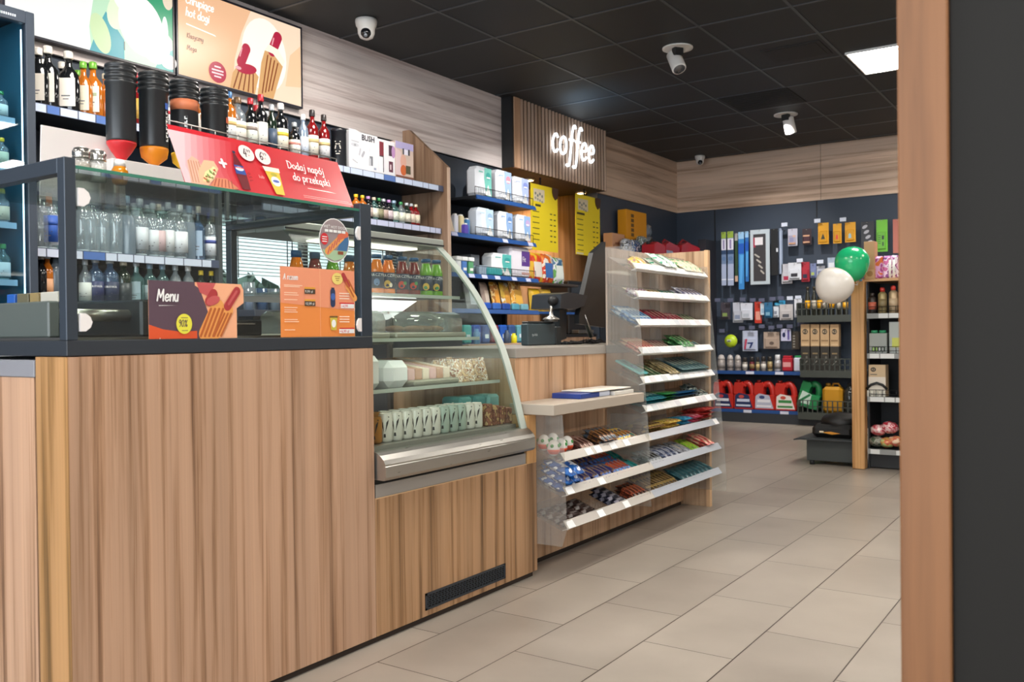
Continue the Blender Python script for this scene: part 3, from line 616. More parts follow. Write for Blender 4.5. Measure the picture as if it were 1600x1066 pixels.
a.poly([(.045, .008), (.055, .050), (.085, .088), (.118, .090), (.125, .066), (.10, .030), (.07, .004)], mat('#e3b893', .5), 4)
a.poly([(.058, .018), (.075, .048), (.112, .072), (.118, .062), (.095, .034), (.07, .014)], mat('#e6dfa2', .5), 5)
rr = random.Random(5)
for i in range(26): x = rr.uniform(.066, .110); a.ell(x, x*.95-.045+rr.uniform(-.010, .010), .005, .003, rr.choice([mat('#6b9a4a', .5), mat('#c4482f', .5), mat('#f2e6b4', .5), mat('#8d6a3c', .5)]), 6, rr.uniform(0, 3), 10)
a.poly([(.075, .004), (.105, .034), (.140, .036), (.172, .008), (.14, .001)], mat('#d98a66', .5), 5)
for i in range(6): a.cap(.090+i*.012, .006, .104+i*.010, .030, .0017, mat('#a8503a', .5), 6)
a.cap(.137, .088, .157, .088, .004, WHITE, 5); a.cap(.147, .076, .147, .100, .004, WHITE, 5)
a.poly([(.186, .010), (.214, .010), (.218, .060), (.214, .095), (.203, .130), (.197, .130), (.186, .095), (.182, .060)], mat('#6e1420', .4), 5)
a.poly([(.182, .060), (.218, .060), (.216, .090), (.184, .090)], mat('#2f4f9a', .4), 6); a.ell(.200, .078, .014, .007, WHITE, 7); a.rect(.184, .216, .080, .083, RED, 8); a.rect(.195, .205, .130, .138, mat('#22324f', .4), 7)
for (x, tx) in ((.247, '4'), (.306, '6')):
    a.ell(x, .140 if tx == '4' else .138, .027, .027, mat('#f3e6e2', .4), 6); a.pen(tx, x-.013, .126, .017, .0016, mat('#3a2226', .4), 7); a.text('99', x, .142, .016, mat('#3a2226', .4), 7); a.text('zł', x+.003, .130, .008, RED, 7)
for i, tx in enumerate(('0,5 L',)): a.text(tx, .222, .070, .016, mat('#7a1a22', .4), 6, rot=-1.5)
a.text('lub', .262, .058, .016, PKL, 6)
a.poly([(.292, .104), (.350, .104), (.338, .010), (.306, .010)], mat('#e7c23a', .4), 5); a.poly([(.290, .104), (.352, .104), (.350, .088), (.294, .088)], mat('#f3ecd8', .4), 6)
a.ell(.322, .055, .017, .017, WHITE, 6); a.ell(.322, .055, .012, .005, mat('#5a6fc0', .4), 7); a.ell(.322, .078, .012, .006, mat('#b8b038', .4), 7)
a.pen('Dodaj napój', .392, .114, .0150, .0017, WHITE, 8, -.015, .12, .30); a.pen('do przekąski', .396, .072, .0150, .0017, WHITE, 8, -.015, .12, .30)
a.poly([(.44, .047), (.56, .045), (.53, .048), (.44, .0485)], WHITE, 8)
a.rect(.41, .60, .018, .0195, mat('#e59a9c', .4), 8); a.rect(.41, .61, .012, .0135, mat('#e59a9c', .4), 8)
sg = solid('promotion_sign', mb, 'red slanted sign reading Dodaj napój do przekąski on top of the glass warmer', 'sign')
m = MB(); rail = [T0+Vector((-.004, 0, .012)), T1+Vector((-.004, 0, .012))]; m.tube(rail, .0018, STEEL, 6)
for i in range(9): q = T0.lerp(T1, i/8); m.tube([q+Vector((-.004, 0, -.003)), q+Vector((-.004, 0, .012))], .0014, STEEL, 5)
part('wire_rail', m, sg, 'thin steel wire rail')
# shakers, honey, tissue
def lathe_thing(name, label, cat, loc, parts, group=None, n=24, sc=1.0):
    """first profile is the thing itself, the rest are its parts"""
    root = None
    for i, (pn, prof, m_) in enumerate(parts):
        mb = MB(); mb.lathe([(r*sc, z*sc) for r, z in prof], m_, n)
        if i == 0: root = tag(link(name, mb.mesh(name), None, loc), label, cat, group)
        else: lpart(pn, mb, root)
    return root
for i, (px, py, nm) in enumerate(((128, 262, 'steel-capped glass pepper shaker, left one of the pair on the warmer top'), (152, 264, 'steel-capped glass salt shaker, right one of the pair on the warmer top'))):
    q = onx(px, py, -2.17); q.z = 1.3985
    sh = lathe_thing('shaker', nm, 'shaker', q, [('body', [(.021, 0), (.022, .004), (.022, .045), (.020, .052)], glass('#f2f4f2', .1, .05, .25, '#cfc9c0' if i == 0 else '#f4f2ee')), ('salt', [(.018, .003), (.018, .040)], mat('#b9aea2' if i == 0 else '#f1efec', .8)), ('cap', [(.022, .0525), (.0225, .056), (.021, .059), (.0225, .062), (.0225, .070), (.018, .079), (.006, .083)], mat('#a9a59f' if i == 0 else '#d8d6d2', .22, .9))])
q = onx(187, 272, -2.17); q.z = 1.3985
lathe_thing('honey_jar', 'small amber honey dispenser with white cap on the warmer top', 'jar', q, [('body', [(.013, 0), (.018, .004), (.022, .022), (.021, .036), (.015, .048)], mat('#d98a1e', .12, 0, 0, .4)), ('cap', [(.015, .0485), (.014, .060), (.009, .066)], WHITE), ('label', [(.0222, .018), (.0222, .028)], mat('#e9b566', .4))])
# white board behind and sauce dispensers
mb = MB(); q0 = onx(65, 195, -2.655); q1 = onx(192, 219, -2.655)
mb.prism([(q0.y-.008, 1.4145), (q1.y+.008, 1.4145), (q1.y, q1.z), (q0.y, q0.z)], 'x', -2.661, -2.655, mat('#f0e9e6', .5)); solid('notice_board', mb, 'blank white board standing behind the pepper and salt shakers', 'board')
t = thing('sauce_stand', 'low white metal stand carrying the four black sauce dispensers', 'stand', (-2.6, 1.9, 1.4))
mb = MB(); mb.box(-2.645, -2.53, 1.575, 2.03, 1.50, 1.545, mat('#d9d3cf', .4), .004); part('tray', mb, t)
for (x, y) in ((-2.63, 1.60), (-2.55, 1.60), (-2.63, 2.01), (-2.55, 2.01)): m = MB(); m.box(x-.006, x+.006, y-.006, y+.006, 1.3985, 1.50, STEEL); part('leg', m, t)
CY = mat('#2d2f31', .3); NZ = [mat('#c8252c', .4), mat('#e58a1c', .4), mat('#ecc021', .4), mat('#e9e4da', .4)]
for i, (px, nz, lb) in enumerate(((189, 0, 'tall black sauce dispenser with red nozzle, leftmost on the stand'), (240, 1, 'tall black sauce dispenser with wide orange nozzle, second from the left'), (288, 2, 'tall black sauce dispenser with orange band and yellow nozzle, third from the left'), (335, 3, 'tall black sauce dispenser behind the red sign, fourth from the left'))):
    q = onx(px, 170, -2.59); r = .0445
    t = thing('sauce_dispenser', lb, 'sauce dispenser', (q.x, q.y, 1.5452))
    m = MB(); m.lathe([(r*.96, .065), (r, .070), (r, .240), (r*1.08, .244), (r*1.08, .252), (r*.99, .254), (r*.99, .259), (r*1.08, .262), (r*1.08, .270), (r*.99, .272), (r*.99, .277), (r*1.08, .280), (r*1.08, .288), (r*.99, .290), (r*.99, .295), (r*1.05, .298), (r*1.03, .304), (r*.9, .306)], CY, 32); lpart('canister', m, t)
    m = MB(); m.lathe([(.012, 0), (.014, .012), (.040 if i else .030, .034), (.044, .058), (.044, .0645)], NZ[nz], 24); lpart('nozzle', m, t)
    if i == 2: m = MB(); m.lathe([(r+.0006, .205), (r+.0006, .243)], mat('#e0835a', .5), 32, c=(0, 0, 0)); lpart('band', m, t)
    if i >= 1:
        m = MB(); ph = (-.1, .30, -.62, .35)[i]; a = Art(((r+.0015)*math.cos(ph), (r+.0015)*math.sin(ph), .08), (-math.sin(ph), math.cos(ph), 0), (0, 0, 1), m)
        a.rect(-.003, .011, 0, .105, BLACK, 1)
        for k_ in range(8): a.rect(-.0005, .0085, .004+k_*.0125, .008+k_*.0125, WHITE, 2); a.rect(-.0005 if k_ % 2 else .0055, .0025 if k_ % 2 else .0085, .008+k_*.0125, .0135+k_*.0125, WHITE, 2)
        if i != 2: a.rect(-.003, .011, .108, .128, mat('#e0683a', .5) if i == 3 else mat('#2f5fc0', .5), 1)
        lpart('lettering', m, t, (0, 0, 0), 'small vertical white lettering')
# ================================================================ curved glass pastry case
CL, CR = 2.140, 3.022
PROF = [(-1.985, .612), (-1.996, .650), (-2.007, .689), (-2.036, .792), (-2.085, .935), (-2.148, 1.054), (-2.228, 1.176), (-2.338, 1.302), (-2.413, 1.372)]
PS = smooth_line(PROF, 3)
t = thing('pastry_case', 'refrigerated pastry display case with curved front glass and steel base', 'display case', (-2.4, 2.58, .469))
mb = MB(); mb.box(-2.74, -2.0, CL, CR, .4695, .53, mat('#1c1a18', .6)); mb.box(-2.74, -1.994, CL, CR, .4695, .512, mat('#aeaaa5', .35, .6)); part('base', mb, t)
mb = MB(); mb.prism([(-2.02, .53), (-1.958, .528), (-1.949, .538), (-1.949, .572), (-1.952, .575), (-1.950, .580), (-1.958, .594), (-1.974, .608), (-1.99, .617), (-2.02, .617)], 'y', CL, CR+.004, STEEL); part('bumper_rail', mb, t)
mb = MB()
def sheet(mb, pr, y0, y1, th, m):
    """curved pane of even thickness, faces kept apart so that each side shades smoothly"""
    n = len(pr); nr = []
    for i in range(n):
        a = pr[max(0, i-1)]; b = pr[min(n-1, i+1)]; dx, dz = b[0]-a[0], b[1]-a[1]; d = math.hypot(dx, dz); nr.append((dz/d, -dx/d))
    inn = [(pr[i][0]-nr[i][0]*th, pr[i][1]-nr[i][1]*th) for i in range(n)]
    for P_, flip in ((pr, 0), (inn, 1)):
        vs = [(p[0], y0, p[1]) for p in P_]+[(p[0], y1, p[1]) for p in P_]
        fs = [(i, n+i, n+i+1, i+1)[::(-1 if flip else 1)] for i in range(n-1)]; mb.add(vs, fs, m, True)
    for y, fl in ((y0, 0), (y1, 1)):
        vs = [(p[0], y, p[1]) for p in pr]+[(p[0], y, p[1]) for p in inn]
        mb.add(vs, [(i, i+1, n+i+1, n+i)[::(-1 if fl else 1)] for i in range(n-1)], m)
sheet(mb, PS, CL, CR-.042, .005, glass('#f7fbf8', .0, .22)); part('curved_glass', mb, t)
mb = MB(); EDG = mat('#c2ccc3', .3, .1); sheet(mb, PS, CR-.042, CR, .008, EDG); part('edge_profile', mb, t, 'grey-green curved edge profile')
mb = MB(); mb.prism([(p[0], p[1]) for p in PS[::3]]+[(-2.70, 1.372), (-2.70, .612)], 'y', CR-.006, CR-.001, GL); part('side_glass', mb, t)
mb = MB(); mb.box(-2.56, -2.405, CL, CR+.004, 1.366, 1.402, mat('#b9bfb8', .3, .4), .004); mb.box(-2.72, -2.56, CL, CR, 1.37, 1.385, mat('#b9bfb8', .3, .4)); mb.box(-2.405, -2.40, CL, CR, 1.372, 1.378, BLACK); part('top_ledge', mb, t)
mb = MB(); mb.box(-2.72, -2.69, CL, CR, .53, 1.37, mat('#8b8d88', .4, .3)) if False else mb.box(-2.72, -2.70, CL, CL+.02, .53, 1.37, STEELD); mb.box(-2.72, -2.70, CR-.02, CR, .53, 1.37, STEELD); part('rear_frame', mb, t)
SHG = glass('#eef5f0', .08, 0, .10, '#dce4dc')
for nm, x, z in (('upper', -2.30, 1.145), ('middle', -2.20, .975), ('lower', -2.10, .80)):
    mb = MB(); mb.box(-2.68, x, CL+.01, CR-.03, z, z+.008, SHG); mb.box(x, x+.004, CL+.01, CR-.03, z-.003, z+.010, mat('#cdd8cc', .25, .3)); mb.box(-2.68, -2.67, CL+.01, CR-.03, z-.02, z, STEELD); part('glass_shelf', mb, t)
mb = MB(); mb.prism([(2.25, 1.140), (2.25, 1.05), (2.70, 1.052), (2.77, 1.060), (2.86, 1.095), (2.955, 1.140)], 'x', -2.505, -2.50, mat('#ffffff', .5, 0, 1.3)); part('glow_plate', mb, t, 'glowing white plate added under the upper shelf for a bright patch')  # glowing plate added in the outline of a bright patch inside the case
mb = MB(); mb.box(-2.60, -2.50, CL+.28, CR-.06, 1.360, 1.3655, mat('#fff6e6', .5, 0, 3.0)); part('top_lamp', mb, t)
mb = MB(); mb.box(-2.70, -2.02, CL+.005, CR-.03, .617, .632, mat('#a39f98', .35, .5)); part('floor_deck', mb, t)
# juice bottles on the top glass shelf
def fruit_label(mb, r, z0, z1, ph, colr, txt, base=mat('#1f3147', .4)):
    mb.lathe([(r+.0008, z0), (r+.0008, z1)], base, 24)
def on_cyl(mb, r, pts, ph, z, m, l=1):
    """flat shape wrapped on a round body: pts (arc, height)"""
    R_ = r+.0008+l*.0005
    mb.poly([(R_*math.cos(ph+a/R_), R_*math.sin(ph+a/R_), z+b) for a, b in pts], m)
def cyl_text(mb, r, txt, ph, z, size, m, l=2, bold=0.0):
    cu = bpy.data.curves.new('t', 'FONT'); cu.body = txt; cu.size = size; cu.align_x = 'CENTER'; cu.resolution_u = 1; cu.offset = bold
    ob = bpy.data.objects.new('t', cu); me = bpy.data.meshes.new_from_object(ob); R_ = r+.0008+l*.0005
    mb.add([(R_*math.cos(ph+v.co.x/R_), R_*math.sin(ph+v.co.x/R_), z+v.co.y) for v in me.vertices], [tuple(p.vertices) for p in me.polygons], m)
    bpy.data.objects.remove(ob); bpy.data.curves.remove(cu); bpy.data.meshes.remove(me)
PHV = math.atan2(-2.9, 2.2)      # direction from the goods towards the camera
DN = mat('#22344a', .4)
def juice(px, liq, blobs, label):
    q = onx(px, 458, -2.36); mb = MB(); r = .0265
    mb.lathe([(r*.9, 0), (r, .004), (r, .016), (r*.97, .020), (r*.97, .085), (r, .088), (r*.96, .100), (.017, .128), (.0165, .133)], liq, 22)
    o = tag(link('juice_bottle', mb.mesh('juice_bottle'), None, (q.x, q.y, 1.1535)), label, 'bottle', 'juice bottles in the pastry case')
    m = MB(); m.lathe([(.0165, .1332), (.0175, .135), (.0175, .138)], glass('#ffffff', .2), 18); m.lathe([(.0195, .1382), (.0200, .140), (.0200, .150), (.0185, .152)], mat('#1d4f78', .3), 20); lpart('cap', m, o)
    m = MB(); m.lathe([(r+.0004, .022), (r+.0004, .084)], DN, 24)
    cyl_text(m, r, 'TARCZYN', PHV+.1, .068, .0155, WHITE, 3)
    for (a_, b_, ra, rb, c_) in blobs:
        on_cyl(m, r, [(a_+ra*math.cos(k*.524), b_+rb*math.sin(k*.524)) for k in range(12)], PHV+.1, 0, c_, 2+blobs.index((a_, b_, ra, rb, c_)))
    lpart('label', m, o); return o
LQ = [mat('#ee7f17', .12, 0, 0, .5), mat('#7a2418', .12, 0, 0, .5), mat('#6fae26', .12, 0, 0, .5)]
CY_, CG, CO, CT = mat('#edc24a', .5), mat('#4d9a58', .5), mat('#e8872c', .5), mat('#dd4426', .5)
for i, (px, li, bl_) in enumerate(((589, 0, [(0, .045, .012, .014, mat('#6f8fb8', .5))]), (607, 0, [(-.004, .040, .014, .015, CY_), (.010, .036, .006, .009, mat('#f4ead0', .5))]), (629, 1, [(-.004, .040, .014, .015, CT), (.010, .046, .007, .007, CG)]), (647, 1, [(-.004, .038, .014, .014, CT), (.008, .048, .007, .008, CG)]), (666, 2, [(-.002, .038, .014, .015, CY_), (-.004, .034, .007, .007, CG)]), (682, 2, [(-.002, .038, .014, .015, CY_), (.002, .034, .007, .007, CG)]))):
    juice(px, LQ[li], bl_, '%s juice bottle with blue cap on the top glass shelf, %s from the left' % (('orange', 'dark red', 'green')[li], ORD[i]))
for i, y in enumerate((2.20, 2.29, 2.38, 2.47, 2.56, 2.68)):
    c_ = LQ[i % 3]; mb = MB(); mb.lathe([(.024, 0), (.0265, .004), (.0265, .088), (.017, .128)], c_, 18)
    o = tag(link('juice_bottle', mb.mesh('juice_bottle'), None, (-2.47, y+.05, 1.1535)), 'juice bottle standing in the back row on the top glass shelf, %s from the left' % ORD[i], 'bottle', 'juice bottles in the pastry case')
    m = MB(); m.lathe([(.0195, .1285), (.0200, .150), (.0185, .152)], mat('#1d4f78', .3), 20); lpart('cap', m, o)
    m = MB(); m.lathe([(.027, .022), (.027, .084)], DN, 22); lpart('label', m, o)
# domed trays, cake stand goods
def dome_tray(y0, y1, z, label):
    t = thing('domed_tray', label, 'tray', (-2.43, (y0+y1)/2, z)); w = (y1-y0)/2
    m = MB(); m.box(-.17, .17, -w, w, 0, .022, mat('#b9b7a8', .35, .4), .006); lpart('tray', m, t)
    m = MB(); K = glass('#e6ebe8', .12, .03, .30, '#b8beba')
    pr = [(-.16, .023), (-.16, .070), (-.150, .092), (-.12, .104), (.12, .104), (.150, .092), (.16, .070), (.16, .023)]
    n = len(pr); vs = [(p[0], y, p[1]) for y in (-w+.01, -w+.02, w-.02, w-.01) for p in [(q[0]*(0.93 if y in (-w+.01, w-.01) else 1), .023+(q[1]-.023)*(0.93 if y in (-w+.01, w-.01) else 1)) for q in pr]]
    fs = [(j*n+i, j*n+i+1, (j+1)*n+i+1, (j+1)*n+i) for j in range(3) for i in range(n-1)]+[tuple(range(n)), tuple(range(4*n-1, 3*n-1, -1))]
    m.add(vs, fs, K, True); lpart('lid', m, t, (0, 0, 0), 'hazy clear lid')
    m = MB(); rr = random.Random(int(y0*100))
    for i in range(int((y1-y0)/.055)): m.ball((rr.uniform(-.06, .06), -w+.045+i*.055, .036), .055, .026, .014, mat('#cf8f62', .6), 12, 8)
    lpart('pastries', m, t)
dome_tray(2.55, 2.99, .984, 'clear domed tray of pastries at the right on the middle glass shelf'); dome_tray(2.16, 2.52, .984, 'clear domed tray of pastries at the left on the middle glass shelf')
def carton(name, x0, x1, y0, y1, z0, z1, m_, label, cat='box', group=None, bev=.002, fn=None):
    mb = MB(); mb.box(x0, x1, y0, y1, z0, z1, m_, bev)
    o = solid(name, mb, label, cat, group)
    if fn: fn(o, mb)
    return o
mb = MB(); mb.box(-2.45, -2.14, 2.16, 2.34, .8085, .925, WHITE, .02); solid('white_container', mb, 'white lidded container at the far left of the lower glass shelf', 'container')
mb = MB(); mb.box(-2.42, -2.13, 2.36, 2.485, .8085, .905, mat('#eef2f2', .4), .025); solid('white_container', mb, 'smaller white container beside the lidded one on the lower glass shelf', 'container')
t = thing('cake_tray', 'grey tray with sliced pink and brown cakes in the middle of the lower glass shelf', 'tray', (-2.3, 2.65, .8085))
m = MB(); m.box(-.16, .17, -.15, .12, 0, .02, mat('#9b9a86', .4, .3), .006); lpart('tray', m, t)
for i in range(6):
    m = MB(); y = -.14+i*.042; m.prism([(-.12, .0205), (.13, .0205), (.13, .06), (-.12, .095)], 'y', y, y+.037, (mat('#dba9a0', .6), mat('#c08a5c', .6), mat('#ead9bd', .6))[i % 3]); lpart('cake_slice', m, t)
rr = random.Random(11)
SW_ = [pattern(['#b98f63', '#e9dcc0', '#8a5a3c', '#d9b98a'], 55, .5, 0, 1.0), pattern(['#caa57a', '#f1ead8', '#9c6b48'], 60, .5, 0, 4.0)]
for i in range(10):
    y = 2.79+(i % 5)*.042; x = -2.30+(i//5)*.10; m = MB(); m.prism([(x-.045, .8085), (x+.045, .8085), (x+.02, .895+rr.uniform(-.01, .01))], 'y', y, y+.036, SW_[i % 2], False)
    solid('sandwich', m, 'wrapped brown sandwich on the lower glass shelf, %s in the %s row' % (ORD[i % 5], ('back', 'front')[i//5]), 'sandwich', 'wrapped sandwiches in the pastry case')
for i in range(3):
    m = MB(); m.box(-2.22+i*.012, -2.12+i*.006, 2.76+i*.085, 2.84+i*.085, .7-.0675, .75, mat(('#5c9a98', '#4f8c8d', '#74a8a4')[i], .4), .01)
    solid('salad_pack', m, 'teal food pack on the case floor under the sandwiches, %s from the left' % ORD[i], 'pack', 'teal packs in the pastry case')
# cans on the case floor
def can(loc, bodym, h, r, label, emblem=None, group=None, yaw=0):
    mb = MB(); mb.lathe([(r*.82, 0), (r, .008), (r, h-.012), (r*.84, h-.002), (r*.86, h), (r*.80, h), (r*.78, h-.004)], bodym, 22)
    o = tag(link('drink_can', mb.mesh('drink_can'), None, loc), label, 'can', group)
    m = MB(); m.lathe([(0.0, h-.0035), (r*.78, h-.0035)], STEEL, 20); m.lathe([(.008, h-.003), (.008, h-.002)], STEEL, 10); lpart('lid', m, o)
    if emblem:
        m = MB()
        for s_ in (-1, 1): on_cyl(m, r, [(s_*.002, .0), (s_*.012, .030), (s_*.015, .045), (s_*.006, .034)][::s_], PHV+yaw, h*.35, emblem, 1); 
        on_cyl(m, r, [(-.004, 0), (.004, 0), (.003, .012), (-.003, .012)], PHV+yaw, h*.18, emblem, 1); on_cyl(m, r, [(-.016, 0), (.016, 0), (.016, .004), (-.016, .004)], PHV+yaw, h*.86, emblem, 1); lpart('emblem', m, o)
    return o
GOLD = mat('#b0752c', .3, .3); SILV = mat('#e2ded4', .35, .1); TEALC = mat('#aebcb0', .35, .1); BRC = mat('#6b4232', .4, .2)
cx = 0
rowy = [2.175+.052*i for i in range(17)]
for i, y in enumerate(rowy[:13]):
    bm = GOLD if i < 2 else (SILV if i < 8 else (TEALC if i < 11 else SILV)); nm = 'gold' if i < 2 else ('silver white' if not 8 <= i < 11 else 'grey green')
    can((-2.075, y, .6325), bm, .098 if i >= 2 else .090, .0248, '%s can with dark wing mark, front row, %s from the left' % (nm, ORD[i]), mat('#2c2622', .5), 'energy drink cans in the pastry case')
for i in range(13):
    y = rowy[i]+.01; bm = GOLD if i < 3 else SILV
    can((-2.135, y, .6325), bm, .098, .0248, '%s drink can in the second row of cans, %s from the left' % ('gold' if i < 3 else 'silver white', ORD[i]), None, 'energy drink cans in the pastry case')
for i in range(4):
    m = MB(); m.box(-2.10+.004*i, -2.055, 2.845+i*.045, 2.885+i*.045, .6325, .72-.008*i, (pattern(['#8c5a44', '#6b4032', '#b99a6c'], 50, .5, 0, 7.0+i)), .004)
    solid('snack_box', m, 'small brown snack box at the right end of the case floor, %s from the cans' % ORD[i], 'box', 'brown snack boxes in the pastry case')
# ================================================================ cash counter, backboard and small shelf
t = thing('cash_counter', 'wooden cash desk with grey worktop behind the sweet rack', 'counter', (-2.45, 4.0, 0))
mb = MB(); mb.box(-2.80, -2.088, 3.10, 4.818, .893, .934, mat('#a39c94', .35), .002); part('worktop', mb, t)
mb = MB(); mb.box(-2.78, -2.092, 3.101, 4.816, .022, .8925, wood('z', '#cda684', '#b68d6a', '#946d4e', 22, .42, 33.0)); part('front_panel', mb, t)
mb = MB(); mb.box(-2.76, -2.10, 3.12, 4.8, 0, .0215, mat('#2c2017', .7)); part('plinth', mb, t)
mb = MB(); mb.box(-2.087, -1.872, 3.045, 3.863, .666, .709, SLAB, .002); solid('counter_shelf', mb, 'narrow grey ledge projecting in front of the cash desk left of the rack', 'shelf')
# ================================================================ sweet rack
t = thing('sweet_rack', 'tall clear acrylic sweet rack with wooden end panel in front of the cash desk', 'display rack', (-2.0, 4.0, 0))
mb = MB(); mb.prism([(-2.33, 0.0), (-1.951, 0.0), (-1.940, 1.452), (-2.33, 1.452)], 'y', 4.822, 4.845, WRACK); mb.box(-1.9515, -1.930, 4.8155, 4.847, 0, 1.455, mat('#dcb48a', .5)); part('end_panel', mb, t)
mb = MB(); mb.box(-2.087, -2.078, 3.89, 4.82, .935, 1.412, wood('z', '#cdb9aa', '#bda797', '#a08a7b', 20, .4, 61)); part('back_panel', mb, t)
mb = MB(); mb.prism([(-2.086, .40), (-1.855, .40), (-1.925, 1.36), (-1.935, 1.41), (-2.086, 1.415)], 'y', 3.888, 3.892, ACR)
part('acrylic_side', mb, t)
mb = MB(); mb.prism([(-2.086, .13), (-1.875, .13), (-1.852, .2), (-1.862, .60), (-1.868, .664), (-2.086, .664)], 'y', 3.100, 3.104, ACR); part('acrylic_side', mb, t)
for y0 in (4.804,):
    mb = MB(); mb.prism([(-2.076, .10), (-1.83, .10), (-1.828, .2), (-1.85, .5), (-1.93, 1.36), (-2.076, 1.36)], 'y', y0, y0+.003, ACR); part('acrylic_side', mb, t)
for y0 in (4.36,):
    mb = MB(); mb.prism([(-2.076, .14), (-1.96, .14), (-1.99, .62), (-2.03, 1.36), (-2.076, 1.36)], 'y', y0, y0+.003, ACR); part('acrylic_divider', mb, t)
mb = MB(); mb.prism([(-2.076, .16), (-1.862, .16), (-1.875, .60), (-2.076, .60)], 'y', 3.905, 3.908, ACR); part('acrylic_divider', mb, t)
RS = [(-1.925, 1.312, 3.895), (-1.914, 1.176, 3.895), (-1.909, 1.040, 3.895), (-1.896, .902, 3.895), (-1.888, .761, 3.895), (-1.878, .625, 3.895), (-1.864, .488, 3.11), (-1.854, .350, 3.11), (-1.852, .212, 3.11)]
STRIPW = mat('#ecebe9', .35); STRIPG = mat('#b4b9c2', .2); STRIPL = mat('#c6c0b8', .25)
for i, (xf, zf, ys) in enumerate(RS):
    m = MB(); zb = zf+.052 if i < 6 else zf+.055
    # tray: sloping floor
    m.prism([(-2.075, zb), (xf-.028, zf-.022), (xf-.028, zf-.019), (-2.075, zb+.003)], 'y', ys+.005, 4.80, ACR); part('tray', m, t)
    m = MB()
    def lip(a, b, mm, m=m): m.prism([(xf-.028, zf-.020), (xf, zf-.012), (xf+.001, zf-.010), (xf-.022, zf+.021), (xf-.024, zf+.020), (xf-.006, zf-.008), (xf-.028, zf-.017)], 'y', a, b, mm)
    if i < 6: lip(ys+.005, 4.803, STRIPW)
    else: lip(ys+.005, 3.93, STRIPL); lip(3.931, 4.803, STRIPG)
    st_ = part('label_strip', m, t)
    rr = random.Random(i)
    d = Vector((-.023, 0, .031)).normalized(); nn = Vector((.8, 0, .6))
    def ptag(y, w, col, xf=xf, zf=zf, st_=st_):
        m = MB(); A0 = Vector((xf+.0016, y, zf-.0085)); m.poly([tuple(A0), tuple(A0+Vector((0, w, 0))), tuple(A0+Vector((0, w, 0))+d*.032), tuple(A0+d*.032)], col); part('price_label', m, st_)
    if i < 6:
        for k in range(13):
            y = ys+.015+k*.069
            if rr.random() < .85: ptag(y, .062, mat(rr.choice(['#ffffff', '#e4e2e2', '#f4f3f6', '#d6d3d6', '#ccd0d4']), .4))
    else:
        for y in {6: (3.30, 3.38, 3.52, 3.65, 4.74), 7: (3.12, 3.39), 8: (3.12, 3.38, 3.62)}[i]: ptag(y, .055, mat('#f6f6f6', .4))
# sweets on the rack: bars, packs, tubes
def pillow(L, Wd, H, m1, m2=None, crimp=.008):
    mb = MB(); n = 6; k = 5; vs = []; fs = []
    for i in range(n+1):
        u = -1+2*i/n
        for j in range(k+1):
            v = -1+2*j/k; h = H/2*(max(0, 1-u**4))**.5*(max(0, 1-v**4))**.5; vs.append((u*L/2, v*Wd/2, H/2+h))
    o = len(vs)
    for i in range(n+1):
        u = -1+2*i/n
        for j in range(k+1):
            v = -1+2*j/k; h = H/2*(max(0, 1-u**4))**.5*(max(0, 1-v**4))**.5; vs.append((u*L/2, v*Wd/2, H/2-h))
    for i in range(n):
        for j in range(k):
            a = i*(k+1)+j; fs.append((a, a+k+1, a+k+2, a+1)); fs.append((o+a, o+a+1, o+a+k+2, o+a+k+1))
    mb.add(vs, fs, m1, True)
    for s_ in (-1, 1):
        x = s_*L/2; e = s_*crimp; zz = H/2; vs = []; q = 6
        for i in range(q+1): y = -Wd/2*.95+Wd*.95*i/q; dz = .0012*(1 if i % 2 else -1); vs += [(x-e*.3, y, zz+dz*.3), (x+e, y, zz+dz)]
        mb.add(vs, [(2*i, 2*i+1, 2*i+3, 2*i+2) for i in range(q)], m2 or m1)
    return mb
_bm = {}
def bar_mesh(key, L, Wd, H, cols, seed=0, metal=0.1, text=None, tcol='#e8d8b8'):
    if key in _bm: return _bm[key]
    mb = pillow(L, Wd, H, pattern(cols, 42, .3, metal, seed+1.3)); 
    st = mat(tcol, .4); q = 0 if metal > .05 and 'dark' not in key else 1; mb.poly([(-L*.24, -Wd*.12, H*1.02), (L*.22, -Wd*.12, H*1.02), (L*.22, Wd*.06, H*1.02), (-L*.24, Wd*.06, H*1.02)], st)
    _bm[key] = mb.mesh('sweet_bar'); return _bm[key]
def tray_frame(i):
    xf, zf, ys = RS[i]; zb = zf+.055; x0, z0, x1, z1 = -2.075, zb+.003, xf-.028, zf-.019
    L = math.hypot(x1-x0, z1-z0); return x0, z0, x1, z1, L, math.atan2(z0-z1, x1-x0)
